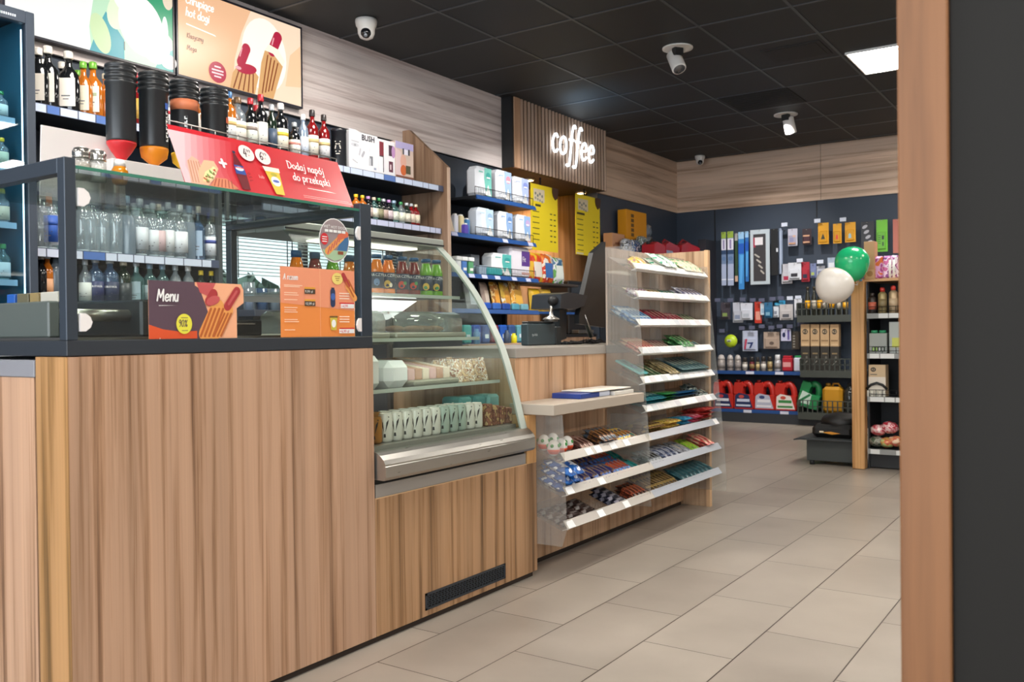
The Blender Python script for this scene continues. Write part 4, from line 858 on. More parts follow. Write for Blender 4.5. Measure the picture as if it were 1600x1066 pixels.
def put_rows(i, y0, y1, key, size, cols, cat, name, desc, along=True, rows=2, layers=1, seed=0, metal=.1, tcol='#e8d8b8', step=None, jit=.08, lift=0.0, lean=0.0):
    """fill a stretch of tray i; along=True lays the long side down the slope"""
    L, Wd, H = size; H *= 1.35; x0, z0, x1, z1, TL, an = tray_frame(i); me = bar_mesh(key, L, Wd, H, cols, seed, metal, None, tcol)
    rr = random.Random(hash(key) % 1000 if False else sum(map(ord, key))+i); st = step or ((Wd if along else L)*1.06)
    n = max(1, int((y1-y0)/st)); dl = (L if along else Wd)*1.03
    sh = ('top', 'second', 'third', 'fourth', 'fifth', 'sixth', 'seventh', 'eighth', 'bottom')[i]
    g = '%s on the %s tray of the rack' % (cat+'s', sh)
    for c in range(n):
        for r in range(rows):
            for l in range(layers):
                s_ = TL-.006-dl*(r+.5)
                if s_ < dl*.35: continue
                x = x0+(x1-x0)*s_/TL; z = z0+(z1-z0)*s_/TL; y = y0+st*(c+.5)
                up = l*H*1.02+lift+.0008
                o = bpy.data.objects.new(name, me); COL.objects.link(o)
                o.location = (x+math.sin(an)*up, y, z+math.cos(an)*up)
                ry = Matrix.Rotation(an, 4, 'Y') @ Matrix.Rotation((0 if along else math.pi/2)+rr.uniform(-jit, jit), 4, 'Z')
                if lean: ry = Matrix.Rotation(an-lean, 4, 'Y')
                o.rotation_euler = ry.to_euler()
                tag(o, '%s, %s facing from the left on the %s tray' % (desc, ORD[c], sh), cat, g)
def many(i, lst):
    for a in lst: put_rows(i, *a[:8], **a[8])
BARS = (.105, .034, .016); PK_ = (.11, .070, .018); GUM = (.078, .020, .013)
many(8, [
 (3.12, 3.56, 'dark', BARS, ['#3a2620', '#241714', '#57403a', '#8b8480'], 'chocolate bar', 'chocolate_bar', 'dark brown chocolate bar with silver print', dict(along=False, rows=4, step=.11, tcol='#8f8784')),
 (3.57, 3.74, 'darkblue', BARS, ['#1d1f2b', '#2c2d3d', '#9a97a4'], 'chocolate bar', 'chocolate_bar', 'black chocolate bar with pale print', dict(along=False, rows=4, step=.11, layers=2, tcol='#a7a3ae')),
 (3.76, 3.92, 'rust', BARS, ['#5a2a20', '#b2583a', '#2c1a16'], 'chocolate bar', 'chocolate_bar', 'rust brown chocolate bar', dict(rows=1, layers=2, tcol='#c77a50')),
 (3.94, 4.30, 'gold', (.14, .034, .016), ['#6a5230', '#3a2c1c', '#b79a5c'], 'chocolate bar', 'chocolate_bar', 'gold and brown chocolate bar', dict(rows=1, layers=2, tcol='#c9ad74')),
 (4.32, 4.78, 'teal', (.12, .05, .016), ['#35616a', '#274850', '#4f7f86'], 'chocolate bar', 'chocolate_bar', 'teal chocolate bar', dict(rows=1, layers=2, tcol='#6d979c'))])
many(7, [
 (3.12, 3.26, 'blue', (.12, .066, .026), ['#2268b8', '#1a4f98', '#e8eef6'], 'wafer pack', 'wafer_pack', 'bright blue wafer pack with white print', dict(rows=1, layers=3, tcol='#dfe8f4')),
 (3.27, 3.60, 'navy', BARS, ['#2a2f6e', '#3e3a70', '#8a6a3c', '#4a6fb8'], 'chocolate bar', 'chocolate_bar', 'navy blue chocolate bar', dict(rows=2, layers=2, tcol='#b89a5a', jit=.3)),
 (3.60, 3.76, 'orange', BARS, ['#b8502e', '#8c3424', '#2f6fae'], 'chocolate bar', 'chocolate_bar', 'orange red chocolate bar', dict(rows=2, layers=2, tcol='#d98a5c')),
 (3.76, 3.90, 'green', BARS, ['#1f7a72', '#2a9a94', '#103c3a'], 'chocolate bar', 'chocolate_bar', 'teal green chocolate bar', dict(rows=2, layers=1, tcol='#50b0b8')),
 (3.94, 4.10, 'greyp', BARS, ['#34342f', '#6a7076', '#a9aeb2'], 'chocolate bar', 'chocolate_bar', 'dark grey chocolate bar', dict(rows=1, layers=2, tcol='#b9bcc0')),
 (4.12, 4.32, 'bluegrey', (.12, .06, .014), ['#47506e', '#7b86a4', '#c9ced8'], 'sweet pack', 'sweet_pack', 'blue grey sweet pack', dict(rows=1, layers=2, tcol='#d8dce4')),
 (4.33, 4.46, 'silver', (.12, .06, .014), ['#9a9ea6', '#c2c6cc', '#6a6e78'], 'sweet pack', 'sweet_pack', 'silver sweet pack', dict(rows=1, layers=2)),
 (4.47, 4.62, 'lime', (.12, .05, .014), ['#8cc23c', '#b6d84c', '#5c8f2c'], 'sweet pack', 'sweet_pack', 'lime green sweet pack', dict(rows=1, layers=2, tcol='#e0e860')),
 (4.63, 4.78, 'redp', (.12, .05, .014), ['#c04a44', '#e0867c', '#e8c8a0'], 'sweet pack', 'sweet_pack', 'red sweet pack', dict(rows=1, layers=3, tcol='#f0b8a8'))])
many(6, [
 (3.30, 3.44, 'brown1', BARS, ['#4a2c28', '#6a4238', '#9a7868'], 'chocolate bar', 'chocolate_bar', 'brown chocolate bar', dict(rows=2, layers=2, tcol='#a88a7c')),
 (3.46, 3.62, 'brown2', BARS, ['#3a241c', '#8a5a2c', '#4a5560'], 'chocolate bar', 'chocolate_bar', 'dark brown chocolate bar with amber print', dict(rows=2, layers=3, tcol='#c98a3c')),
 (3.63, 3.80, 'mixed', BARS, ['#c8862c', '#5c2c20', '#2c6a9c', '#e0c050'], 'chocolate bar', 'chocolate_bar', 'amber and brown chocolate bar', dict(rows=2, layers=2, tcol='#e8c060', jit=.15)),
 (3.81, 3.90, 'tealb', BARS, ['#2f7a6e', '#8a3a2c', '#c87a2c'], 'chocolate bar', 'chocolate_bar', 'teal and orange chocolate bar', dict(rows=1, layers=1)),
 (3.94, 4.16, 'brgold', (.13, .03, .018), ['#7a5a2c', '#4a3020', '#d0b060'], 'snack bar', 'snack_bar', 'brown and gold snack bar', dict(rows=1, layers=2, lean=.35)),
 (4.17, 4.36, 'yell', (.13, .05, .018), ['#c9a84c', '#e0c868', '#8a6a34', '#d89a6c'], 'snack bar', 'snack_bar', 'yellow and gold snack bar', dict(rows=1, layers=2, lean=.45)),
 (4.37, 4.50, 'cyan', (.13, .05, .018), ['#2c86b0', '#58b0c8', '#2c5c9a'], 'sweet pack', 'sweet_pack', 'bright cyan sweet pack', dict(rows=1, layers=2, lean=.45)),
 (4.50, 4.62, 'crimson', (.13, .05, .018), ['#b02c4c', '#d8687c', '#f0c0c0'], 'sweet pack', 'sweet_pack', 'crimson sweet pack', dict(rows=1, layers=2, lean=.45)),
 (4.62, 4.79, 'red2', (.15, .05, .018), ['#a02c28', '#c8504a', '#7a1c1c'], 'sweet pack', 'sweet_pack', 'dark red sweet pack', dict(rows=1, layers=3, lean=.5))])
many(5, [
 (3.93, 4.16, 'teal5', (.15, .06, .012), ['#1f6a7a', '#2c8a94', '#173c50'], 'sweet pack', 'sweet_pack', 'dark teal sweet pack', dict(rows=1, layers=3, lean=.25, step=.045)),
 (4.17, 4.30, 'green5', (.15, .05, .012), ['#2f8a4a', '#1f5a38', '#7ab85c'], 'sweet pack', 'sweet_pack', 'green sweet pack', dict(rows=1, layers=3, lean=.45, step=.04)),
 (4.31, 4.62, 'blue5', (.16, .06, .012), ['#1f5a9a', '#2c86b8', '#16386a'], 'sweet pack', 'sweet_pack', 'deep blue sweet pack', dict(rows=1, layers=2, lean=.55, step=.045)),
 (4.64, 4.79, 'grey5', (.07, .05, .035), ['#6a7a74', '#a9b4b0', '#2c3432'], 'sweet tin', 'sweet_tin', 'grey green sweet tin', dict(rows=2, layers=1, metal=.5))])
many(4, [
 (4.00, 4.22, 'gr4', (.15, .05, .010), ['#4f6a48', '#28503c', '#7a9a6c'], 'chewing gum pack', 'chewing_gum_pack', 'dull green chewing gum pack', dict(rows=1, layers=2)),
 (4.23, 4.36, 'tan4', (.15, .04, .012), ['#9a8a60', '#6a5a3c', '#c8b888'], 'chewing gum pack', 'chewing_gum_pack', 'tan chewing gum pack', dict(rows=1, layers=3)),
 (4.37, 4.79, 'slate4', (.16, .05, .010), ['#4a6a70', '#6a8a88', '#2c4a58'], 'chewing gum pack', 'chewing_gum_pack', 'slate blue chewing gum pack', dict(rows=1, layers=4, lean=.1))])
many(3, [
 (3.93, 4.14, 'pink3', (.12, .03, .012), ['#c86a60', '#d8a080', '#b04a50', '#e0c0a0'], 'chewing gum pack', 'chewing_gum_pack', 'pale red chewing gum pack', dict(rows=1, layers=2)),
 (4.15, 4.40, 'rose3', (.12, .04, .012), ['#a88a80', '#c8a8a0', '#8a5a58'], 'chewing gum pack', 'chewing_gum_pack', 'rose brown chewing gum pack', dict(rows=1, layers=1)),
 (4.42, 4.62, 'green3', (.12, .05, .018), ['#3c7a48', '#6aa868', '#28502c'], 'chewing gum pack', 'chewing_gum_pack', 'green chewing gum pack', dict(rows=1, layers=2)),
 (4.63, 4.79, 'blue3', (.12, .05, .012), ['#2c6a8a', '#4a9a9c', '#c08a50'], 'chewing gum pack', 'chewing_gum_pack', 'blue chewing gum pack', dict(rows=1, layers=1))])
many(2, [
 (3.91, 4.12, 'blue2', (.15, .036, .014), ['#2c78b8', '#1f5a98', '#8ab8dc', '#d8e8f4'], 'chewing gum pack', 'chewing_gum_pack', 'bright blue chewing gum pack', dict(rows=1, layers=2, tcol='#a8cce8')),
 (4.14, 4.40, 'wine2', (.12, .05, .014), ['#7a1f34', '#a03048', '#5c1828'], 'chewing gum pack', 'chewing_gum_pack', 'wine red chewing gum pack', dict(rows=1, layers=2)),
 (4.42, 4.58, 'rasp2', (.12, .05, .016), ['#a82c48', '#d06070', '#e8b8b8'], 'chewing gum pack', 'chewing_gum_pack', 'raspberry pink chewing gum pack', dict(rows=1, layers=1)),
 (4.60, 4.79, 'grn2', (.12, .05, .012), ['#7a8a6c', '#a8b898', '#5c6a50'], 'chewing gum pack', 'chewing_gum_pack', 'grey green chewing gum pack', dict(rows=1, layers=1))])
many(1, [
 (3.93, 4.14, 'wht1', (.08, .03, .018), ['#e8e4e8', '#c8b8c8', '#9a5a7a', '#d8d0b0'], 'sweet tube', 'sweet_tube', 'white and purple sweet tube', dict(rows=2, layers=1, jit=.3)),
 (4.16, 4.30, 'org1', (.08, .04, .016), ['#c08050', '#9aa860', '#e0c8b0'], 'sweet tube', 'sweet_tube', 'orange and olive sweet tube', dict(rows=2, layers=1)),
 (4.32, 4.50, 'grn1', (.08, .04, .016), ['#4a8a78', '#7ab0a0', '#2c5a50'], 'sweet tube', 'sweet_tube', 'sea green sweet tube', dict(rows=2, layers=1)),
 (4.52, 4.79, 'vio1', (.10, .05, .014), ['#6a6a88', '#9a9ab0', '#d8d8e0'], 'sweet tube', 'sweet_tube', 'violet grey sweet tube', dict(rows=1, layers=2))])
many(0, [
 (3.97, 4.10, 'yel0', (.08, .05, .030), ['#e0c030', '#f0e070', '#c06a8a', '#e8a050'], 'sweet bag', 'sweet_bag', 'small yellow and pink sweet bag', dict(rows=2, layers=1, jit=.5)),
 (4.12, 4.24, 'gld0', (.07, .04, .016), ['#c8a858', '#e8d8a8', '#8a7038'], 'sweet bag', 'sweet_bag', 'gold sweet bag', dict(rows=2, layers=1)),
 (4.25, 4.50, 'mint0', (.13, .08, .022), ['#e8ece4', '#f4f4ee', '#4aa880'], 'mint pack', 'mint_pack', 'white and green mint pack', dict(rows=1, layers=2, tcol='#3c9a78')),
 (4.52, 4.79, 'crm0', (.12, .06, .018), ['#f0e8d0', '#e0d0b0', '#6aa86a'], 'mint pack', 'mint_pack', 'cream mint pack', dict(rows=1, layers=2, tcol='#cfe0c8'))])
# chocolate eggs at the left of the seventh tray
x0, z0, x1, z1, TL, an = tray_frame(6)
EG = [mat('#f4efe8', .25), mat('#3f9a44', .35), mat('#dd5028', .35), mat('#e8c83c', .35)]
for i, (y, s_) in enumerate(((3.145, .15), (3.205, .15), (3.145, .10), (3.215, .10), (3.27, .14))):
    x = x0+(x1-x0)*s_/TL; z = z0+(z1-z0)*s_/TL; m = MB(); m.ball((0, 0, .033), .027, .026, .034, EG[0], 20, 14)
    o = tag(link('chocolate_egg', m.mesh('chocolate_egg'), None, (x, y, z-.002+.004)), 'white, green and orange wrapped chocolate egg, %s of five on the seventh tray' % ORD[i], 'chocolate egg', 'chocolate eggs on the rack')
    m = MB(); m.lathe([(.0205*1.0, .0085), (.0262, .020), (.0272, .028)], EG[2], 20); lpart('wrapper_band', m, o, (0, 0, 0), 'orange lower band')
    m = MB()
    for k in range(5): a_ = k*1.25; m.ball((.0225*math.cos(a_), .0225*math.sin(a_), .043), .008, .008, .008, EG[1], 8, 6)
    lpart('leaf_print', m, o, (0, 0, 0), 'green leaf shapes')
# gum pack poking out of the fifth tray, blue book and papers on the ledge
x0, z0, x1, z1, TL, an = tray_frame(4)
m = MB(); m.box(-.075, .075, -.045, .045, 0, .012, mat('#58b4b8', .35), .004); a = Art((-.075, -.045, .0125), (1, 0, 0), (0, 1, 0), m); a.ell(.085, .045, .018, .018, mat('#2a62b0', .4), 1); a.ell(.085, .045, .010, .010, mat('#8fd0d8', .4), 2); a.rect(.018, .045, .03, .06, mat('#2f8f9c', .4), 1)
tag(link('chewing_gum_pack', m.mesh('gum'), None, (-1.985, 3.955, .80+.02), (0, an, 0)), 'large turquoise chewing gum pack at the left end of the fifth tray', 'chewing gum pack')
m = MB(); m.box(-2.075, -1.93, 3.36, 3.63, .7095, .732, mat('#26408c', .35), .002); bk = solid('blue_box', m, 'flat blue box with white end lying on the grey ledge', 'box')
m = MB(); m.box(-1.9305, -1.9295, 3.53, 3.625, .7105, .731, mat('#cfd8ea', .4)); m.box(-2.0, -1.94, 3.50, 3.60, .7321, .7326, WHITE); part('label', m, bk)
m = MB(); m.box(-2.07, -1.91, 3.64, 3.83, .7095, .726, mat('#d9d6cf', .6), .001); solid('paper_stack', m, 'stack of white papers beside the blue box on the grey ledge', 'papers')
m = MB(); m.box(-2.08, -1.92, 3.45, 3.82, .7330, .7375, mat('#e2ddd2', .6), .001, Matrix.Translation((0, 0, .001))); solid('leaflet', m, 'white leaflet lying across the blue box and the papers', 'papers')
# ================================================================ shelves on the left wall behind the counter
SHM = mat('#23262b', .45)
def wall_shelf(y0, y1, z, xf, label, tags=True, strip='#b9c8e6', seed=0, gap=.3, alt='#4c70b4'):
    t = thing('wall_shelf', label, 'shelf', (XL+.2, (y0+y1)/2, z-.03))
    m = MB(); m.box(XL+.001, xf-.004, y0, y1, z-.028, z, SHM, .002); part('board', m, t)
    m = MB(); m.box(xf-.004, xf, y0, y1, z-.036, z+.004, mat('#46506a', .4)); s_ = part('price_rail', m, t)
    if tags:
        m = MB(); rr = random.Random(seed); y = y0+.01
        while y < y1-.05:
            w = rr.choice([.06, .085, .11]); w = min(w, y1-y-.005)
            m = MB(); m.box(xf, xf+.0012, y, y+w-.006, z-.034, z+.001, mat(strip, .4) if rr.random() > gap else mat(alt, .4)); y += w; part('price_label', m, s_)
    return t
wall_shelf(2.07, 4.945, 2.03, -3.93, 'long top bottle shelf above the window with white and blue price labels', True, '#c3d0ea', 1, .38)
wall_shelf(3.35, 4.945, 1.735, -3.95, 'shelf of miniature bottles just above the window blind', True, '#c9d0ec', 2, .08)
wall_shelf(2.07, 3.06, 1.395, -3.95, 'vodka shelf seen through the upper half of the glass warmer', True, '#cdd6ea', 3, .12)
wall_shelf(2.07, 3.06, 1.145, -3.95, 'lower vodka shelf seen behind the purple menu card', False)
wall_shelf(2.07, 3.06, 1.03, -3.92, 'lowest price-labelled shelf behind the roller grill', True, '#d5dcf0', 5, .3)
mb = MB(); mb.box(-4.315, -3.955, 3.062, 3.087, 0, 1.99, mat('#42484c', .45), .001); mb.box(-4.315, -4.29, 2.07, 3.06, 0, .9, SHM); solid('shelf_upright', mb, 'grey upright panel between the vodka shelves and the window', 'panel')
mb = MB(); mb.prism([(XL+.001, 0), (-3.90, 0), (-3.90, 2.165), (-4.245, 2.472), (XL+.001, 2.472)], 'y', 4.95, 4.985, WPANEL); mb.box(-3.9, -3.898, 4.95, 4.985, 0, 2.165, mat('#cbb09b', .5))
mb.box(-4.315, -3.9, 4.9853, 4.9855, 0, 2.1, WPANEL); solid('end_panel', mb, 'tall wooden end panel with slanted top closing the bottle shelves', 'panel')
mb = MB(); mb.box(-4.315, -3.72, 3.10, 4.94, 1.10, 1.135, mat('#3c4250', .4), .002); mb.box(-4.31, -3.76, 3.12, 4.92, 0, 1.0995, mat('#2c3036', .5)); solid('back_counter', mb, 'dark counter below the window behind the warmer', 'counter')
# bottles
CLEAR = glass('#f2f8fa', .18, .02, .20, '#d3e0e8'); FROST = glass('#c8d2da', .12, .2, .45, '#8fa0ae'); BLUG = glass('#7fa0c0', .16, .02, .35, '#5a7fa8'); TEALG = glass('#bfe0dd', .16, .02, .2, '#7fb3b3')
DKG = mat('#15171a', .08, 0, 0, .5); AMB = mat('#b5651c', .1, 0, 0, .5); RDL = mat('#7c1518', .1, 0, 0, .5); DGR = mat('#1c2a20', .08, 0, 0, .5); SLVB = mat('#9fb2ca', .2, .5)
GS = {'clear': CLEAR, 'frost': FROST, 'blue': BLUG, 'teal': TEALG, 'dark': DKG, 'amber': AMB, 'red': RDL, 'green': DGR, 'silver': SLVB}
_bb = {}
def bottle_parts(kind, g, h, r, cap, lab, extra):
    k = (kind, g, h, r, cap, lab, extra)
    if k in _bb: return _bb[k]
    nr = r*.36
    sy = 1.0
    if kind == 'round': pr = [(r*.88, 0), (r, .006), (r, h*.60), (r*.93, h*.66), (r*.6, h*.73), (nr, h*.78), (nr, h*.90)]
    elif kind == 'square': pr = [(r*.96, 0), (r*1.08, .006), (r*1.08, h*.55), (r*1.02, h*.62), (r*.5, h*.70), (nr, h*.74), (nr, h*.90)]
    elif kind == 'tall': pr = [(r*.85, 0), (r*.92, .006), (r*.92, h*.62), (r*.8, h*.70), (nr, h*.80), (nr, h*.90)]
    elif kind == 'flask': pr = [(r*1.05, 0), (r*1.12, .01), (r*1.15, h*.45), (r*1.0, h*.62), (r*.5, h*.72), (nr, h*.77), (nr, h*.90)]; sy = .62
    mb = MB(); n = 18 if kind != 'square' else 8
    M_ = Matrix.Rotation(PHV+ (math.pi/8 if kind == 'square' else math.pi/2), 4, 'Z')
    mb.lathe(pr, GS[g], n, smooth=kind != 'square', sy=sy, M=M_)
    if g in ('clear', 'blue', 'teal', 'frost'):      # thick glass foot
        mb.lathe([(r*.8, .004), (r*.82, .012)], mat('#dfe8ec', .1), n, sy=sy, M=M_)
    body = mb.mesh('bottle')
    mb = MB(); cr = nr*1.25; mb.lathe([(cr, h*.875), (cr*1.03, h*.885), (cr, h*.99), (cr*.85, h)], mat(cap, .3, .15), 16); capm = mb.mesh('cap')
    labm = None
    if lab:
        mb = MB(); R_ = r*(1.01 if kind != 'tall' else .93)
        arc = R_*1.15 if sy == 1 else R_*.85
        if kind == 'square' or sy != 1:
            d = Vector((math.cos(PHV), math.sin(PHV), 0)); s_ = Vector((-math.sin(PHV), math.cos(PHV), 0)); dd = r*(1.012 if kind == 'square' else 1.16*.62+.01)
            A = Art(d*(dd+.0008)-s_*(r*.85), s_, (0, 0, 1), mb); A.rect(-r*.12, r*1.82, h*.08, h*.54, mat(lab, .45), 1)
            if extra: A.rect(r*.15, r*1.55, h*.36, h*.42, mat(extra, .45), 2)
            A.rect(r*.4, r*1.3, h*.24, h*.26, mat('#6a6a70', .5), 2); A.rect(r*.55, r*1.15, h*.19, h*.205, mat('#6a6a70', .5), 2)
        else:
            mb.lathe([(R_+.0006, h*.12), (R_+.0006, h*.50)], mat(lab, .45), 20)
            if extra: mb.lathe([(R_+.0012, h*.36), (R_+.0012, h*.43)], mat(extra, .45), 20)
            on_cyl(mb, R_, [(-R_*.6, 0), (R_*.6, 0), (R_*.6, h*.015), (-R_*.6, h*.015)], PHV, h*.26, mat('#5f6066', .5), 3)
            on_cyl(mb, R_, [(-R_*.4, 0), (R_*.4, 0), (R_*.4, h*.012), (-R_*.4, h*.012)], PHV, h*.20, mat('#5f6066', .5), 3)
        labm = mb.mesh('label')
    _bb[k] = (body, capm, labm); return _bb[k]
CN = {'#e9e4dc': 'white', '#f2f2f2': 'white', '#2f2b2c': 'black', '#6fae3c': 'green', '#c22c38': 'red', '#6a5238': 'brown', '#3d6a9a': 'blue', '#b9bec4': 'silver', '#e8c832': 'yellow', '#2c3c8c': 'blue', '#d8c9b0': 'cream', '#3a8a50': 'green', '#b58ac0': 'violet', '#8fa8c0': 'pale blue'}
GN = {'clear': 'clear glass', 'frost': 'frosted', 'blue': 'pale blue glass', 'teal': 'pale teal glass', 'dark': 'dark', 'amber': 'amber', 'red': 'dark red', 'green': 'dark green', 'silver': 'silver'}
def bottle(px, X, z, kind, g, h, r, cap, lab, extra, where, name='bottle', group=None):
    q = onx(px, 300, X); b, c, l = bottle_parts(kind, g, h, r, cap, lab, extra)
    o = tag(link(name, b, None, (X, q.y, z+.0004)), '%s%s bottle, %s cap, %s' % (GN[g].replace(' glass', ''), (' labelled' if lab else ''), CN[cap], where), 'bottle', group)
    link('cap', c, o)
    if l: link('label', l, o)
    return o
TOPB = [  # px, kind, glass, height, radius, cap, label, extra
 (63, 'flask', 'dark', .26, .040, '#e9e4dc', '#e6e0d6', None), (78, 'flask', 'dark', .28, .042, '#e9e4dc', '#ece7dd', None), (110, 'flask', 'dark', .28, .044, '#e9e4dc', '#efeae1', None),
 (133, 'flask', 'amber', .25, .036, '#6fae3c', '#e9e2cc', None), (148, 'flask', 'amber', .26, .040, '#6fae3c', '#ece6d2', '#9fae8c'), (168, 'round', 'amber', .22, .038, '#d8c9b0', None, None),
 (214, 'round', 'red', .26, .034, '#c22c38', '#c8a04a', None), (262, 'round', 'clear', .24, .036, '#b9bec4', '#ded8d4', '#c22c38'), (303, 'round', 'amber', .25, .036, '#d8c9b0', '#ddd6cc', None),
 (360, 'round', 'amber', .29, .036, '#3d6a9a', '#e2e4e2', '#c9a86a'), (373, 'round', 'clear', .27, .044, '#6a5238', '#ece8de', '#b9ac86'), (393, 'round', 'dark', .285, .036, '#c22c38', '#e4e8de', '#8c7f78'),
 (409, 'round', 'dark', .32, .037, '#c22c38', '#ecebe4', None), (426, 'tall', 'green', .28, .032, '#b9bec4', '#3a4a60', None), (440, 'round', 'dark', .30, .042, '#f2f2f2', '#ece6d2', '#e0c040'),
 (461, 'round', 'dark', .21, .034, '#b9bec4', '#e6e2da', '#d98a80'), (475, 'tall', 'silver', .27, .033, '#f2f2f2', '#c9d4e4', None), (489, 'round', 'red', .31, .037, '#2f2b2c', '#e2dccf', '#c9b27c'), (507, 'round', 'red', .30, .036, '#2f2b2c', '#d9dade', '#c9b27c')]
for i, (px, kd, g, h, r, c_, l_, e_) in enumerate(TOPB):
    bottle(px, -3.985, 2.03, kd, g, h, r, c_, l_, e_, '%s from the left on the top shelf' % ORD[i], group='spirit bottles on the top shelf')
for i, (px, kd, g, h, r, c_) in enumerate(((70, 'flask', 'dark', .25, .038, '#e9e4dc'), (100, 'flask', 'dark', .26, .038, '#e9e4dc'), (125, 'round', 'amber', .24, .035, '#6fae3c'), (222, 'round', 'clear', .25, .035, '#b9bec4'), (310, 'round', 'amber', .25, .035, '#b9bec4'), (368, 'round', 'amber', .29, .034, '#6a5238'), (402, 'round', 'dark', .29, .036, '#c22c38'), (418, 'round', 'green', .27, .034, '#b9bec4'), (447, 'round', 'dark', .26, .036, '#2f2b2c'), (468, 'round', 'clear', .22, .034, '#b9bec4'))):
    bottle(px, -4.10, 2.03, kd, g, h, r, c_, '#d9d4ca', None, '%s in the back row of the top shelf' % ORD[i], group='spirit bottles in the back row of the top shelf')
q = onx(529, 200, -3.99); mb = MB(); mb.lathe([(.046, 0), (.047, .003), (.047, .215), (.049, .217), (.049, .232), (.046, .235)], mat('#23252b', .25), 28)
o = tag(link('gift_tube', mb.mesh('tube'), None, (-3.99, q.y, 2.0304)), 'black cylindrical gift tube with pale print next to the white gift box', 'gift tube')
m = MB(); on_cyl(m, .047, [(-.02, 0), (.02, 0), (.016, .022), (-.016, .022)], PHV, .108, mat('#c9c4ba', .4), 2)
for zz, w in ((.150, .018), (.135, .014), (.09, .016), (.075, .012)): on_cyl(m, .047, [(-w, 0), (w, 0), (w, .006), (-w, .006)], PHV, zz, mat('#c9c4ba', .4), 2)
lpart('print', m, o)
q = onx(544, 200, -4.06); mb = MB(); mb.box(-4.12, -4.0, q.y-.03, q.y+.02, 2.0304, 2.235, mat('#26282c', .3)); solid('dark_carton', mb, 'narrow dark carton behind the black gift tube', 'box')
XB = -3.955
ya, yb = onx(545.5, 230, XB).y, onx(590, 230, XB).y
DKT = mat('#3a3a44', .5); GRY = mat('#b5b8c0', .5)
mb = MB(); mb.box(-4.10, XB, ya, yb, 2.0304, 2.272, mat('#e9e9ee', .4), .001)
mb.add([(XB, ya+.01, 2.2721), (XB, ya+.10, 2.2721), (XB-.03, ya+.09, 2.292), (XB-.03, ya+.02, 2.290)], [(0, 1, 2, 3), (3, 2, 1, 0)], mat('#dcdce2', .5))
a = Art((XB+.0004, ya, 2.0304), (0, 1, 0), (0, 0, 1), mb); w = yb-ya
a.ell(.062, .10, .058, .095, mat('#dcdde3', .5), 1, .1); a.ell(.050, .155, .036, .012, mat('#c0c3cc', .5), 2); a.ell(.050, .154, .014, .009, GRY, 3); a.ell(.050, .154, .005, .005, mat('#7a7d86', .5), 4); a.cap(.018, .178, .082, .176, .004, GRY, 3)
a.cap(.088, .10, .098, .135, .006, mat('#b8bac4', .5), 3); a.ell(.085, .05, .030, .035, mat('#f4f4f8', .5), 2, .3); a.cap(.03, .06, .07, .045, .004, GRY, 3); a.cap(.115, .095, .130, .120, .009, mat('#a8aab4', .5), 3)
a.text('BUSH', w-.150, .196, .050, DKT, 5, sx=.98, bold=.0012); a.text('2', w-.085, .135, .024, GRY, 4); a.rect(w-.078, w-.048, .045, .105, mat('#7c7f88', .5), 4); a.rect(w-.086, w-.066, .042, .090, mat('#c4c6ce', .5), 5); a.rect(w-.04, w-.018, .022, .036, mat('#9aa4bc', .5), 5)
solid('gift_box', mb, 'white BUSH gift box with a pale statue face on the top shelf', 'box')
yc = onx(617, 240, XB).y
mb = MB(); mb.box(-4.09, XB, yb+.001, yc, 2.0304, 2.262, mat('#e6e6ec', .4), .001); a = Art((XB+.0004, yb+.001, 2.0304), (0, 1, 0), (0, 0, 1), mb); w = yc-yb
a.rect(.015, .055, .125, .215, mat('#7c1c2e', .4), 1); a.rect(.015, .055, .118, .125, DKT, 1); a.rect(.015, .045, .02, .112, mat('#f6f6f8', .4), 1); a.rect(.048, .055, .02, .118, DKT, 2)
a.rect(w-.062, w-.022, .135, .205, mat('#3a2034', .4), 1); a.rect(w-.062, w-.022, .03, .10, mat('#5a1c38', .4), 1); a.cap(w-.045, .05, w-.045, .075, .006, mat('#e8d8dc', .4), 2); a.ell(w-.018, .165, .018, .040, mat('#b98cc0', .5), 3)
solid('gift_box', mb, 'white gift box with red bottle picture and two dark pictures', 'box')
yd = onx(645.5, 240, XB).y
mb = MB(); mb.box(-4.09, XB+.002, yc+.003, yd, 2.0304, 2.278, mat('#cdb8ac', .4), .001); a = Art((XB+.0024, yc+.003, 2.0304), (0, 1, 0), (0, 0, 1), mb); w = yd-yc-.003
a.rect(0, w, .20, .246, mat('#b0a8d4', .5), 1); a.poly([(0, .02), (w*.45, .02), (w*.3, .18), (0, .20)], mat('#d8c0c4', .5), 2); a.ell(w*.42, .12, .030, .045, mat('#d8a898', .5), 3); a.ell(w*.42, .06, .030, .035, mat('#c8622e', .5), 4); a.rect(w*.55, w*.82, .04, .095, mat('#4c4a34', .5), 4); a.rect(0, w, 0, .022, mat('#7a4a38', .5), 5)
a.rect(w*.38, w*.46, .165, .205, DKT, 5); a.rect(w*.68, w*.78, .165, .205, DKT, 5); a.rect(w*.46, w*.68, .165, .200, mat('#e4e2f0', .5), 5)
solid('gift_box', mb, 'violet and orange printed gift box nearest the wooden end panel', 'box')
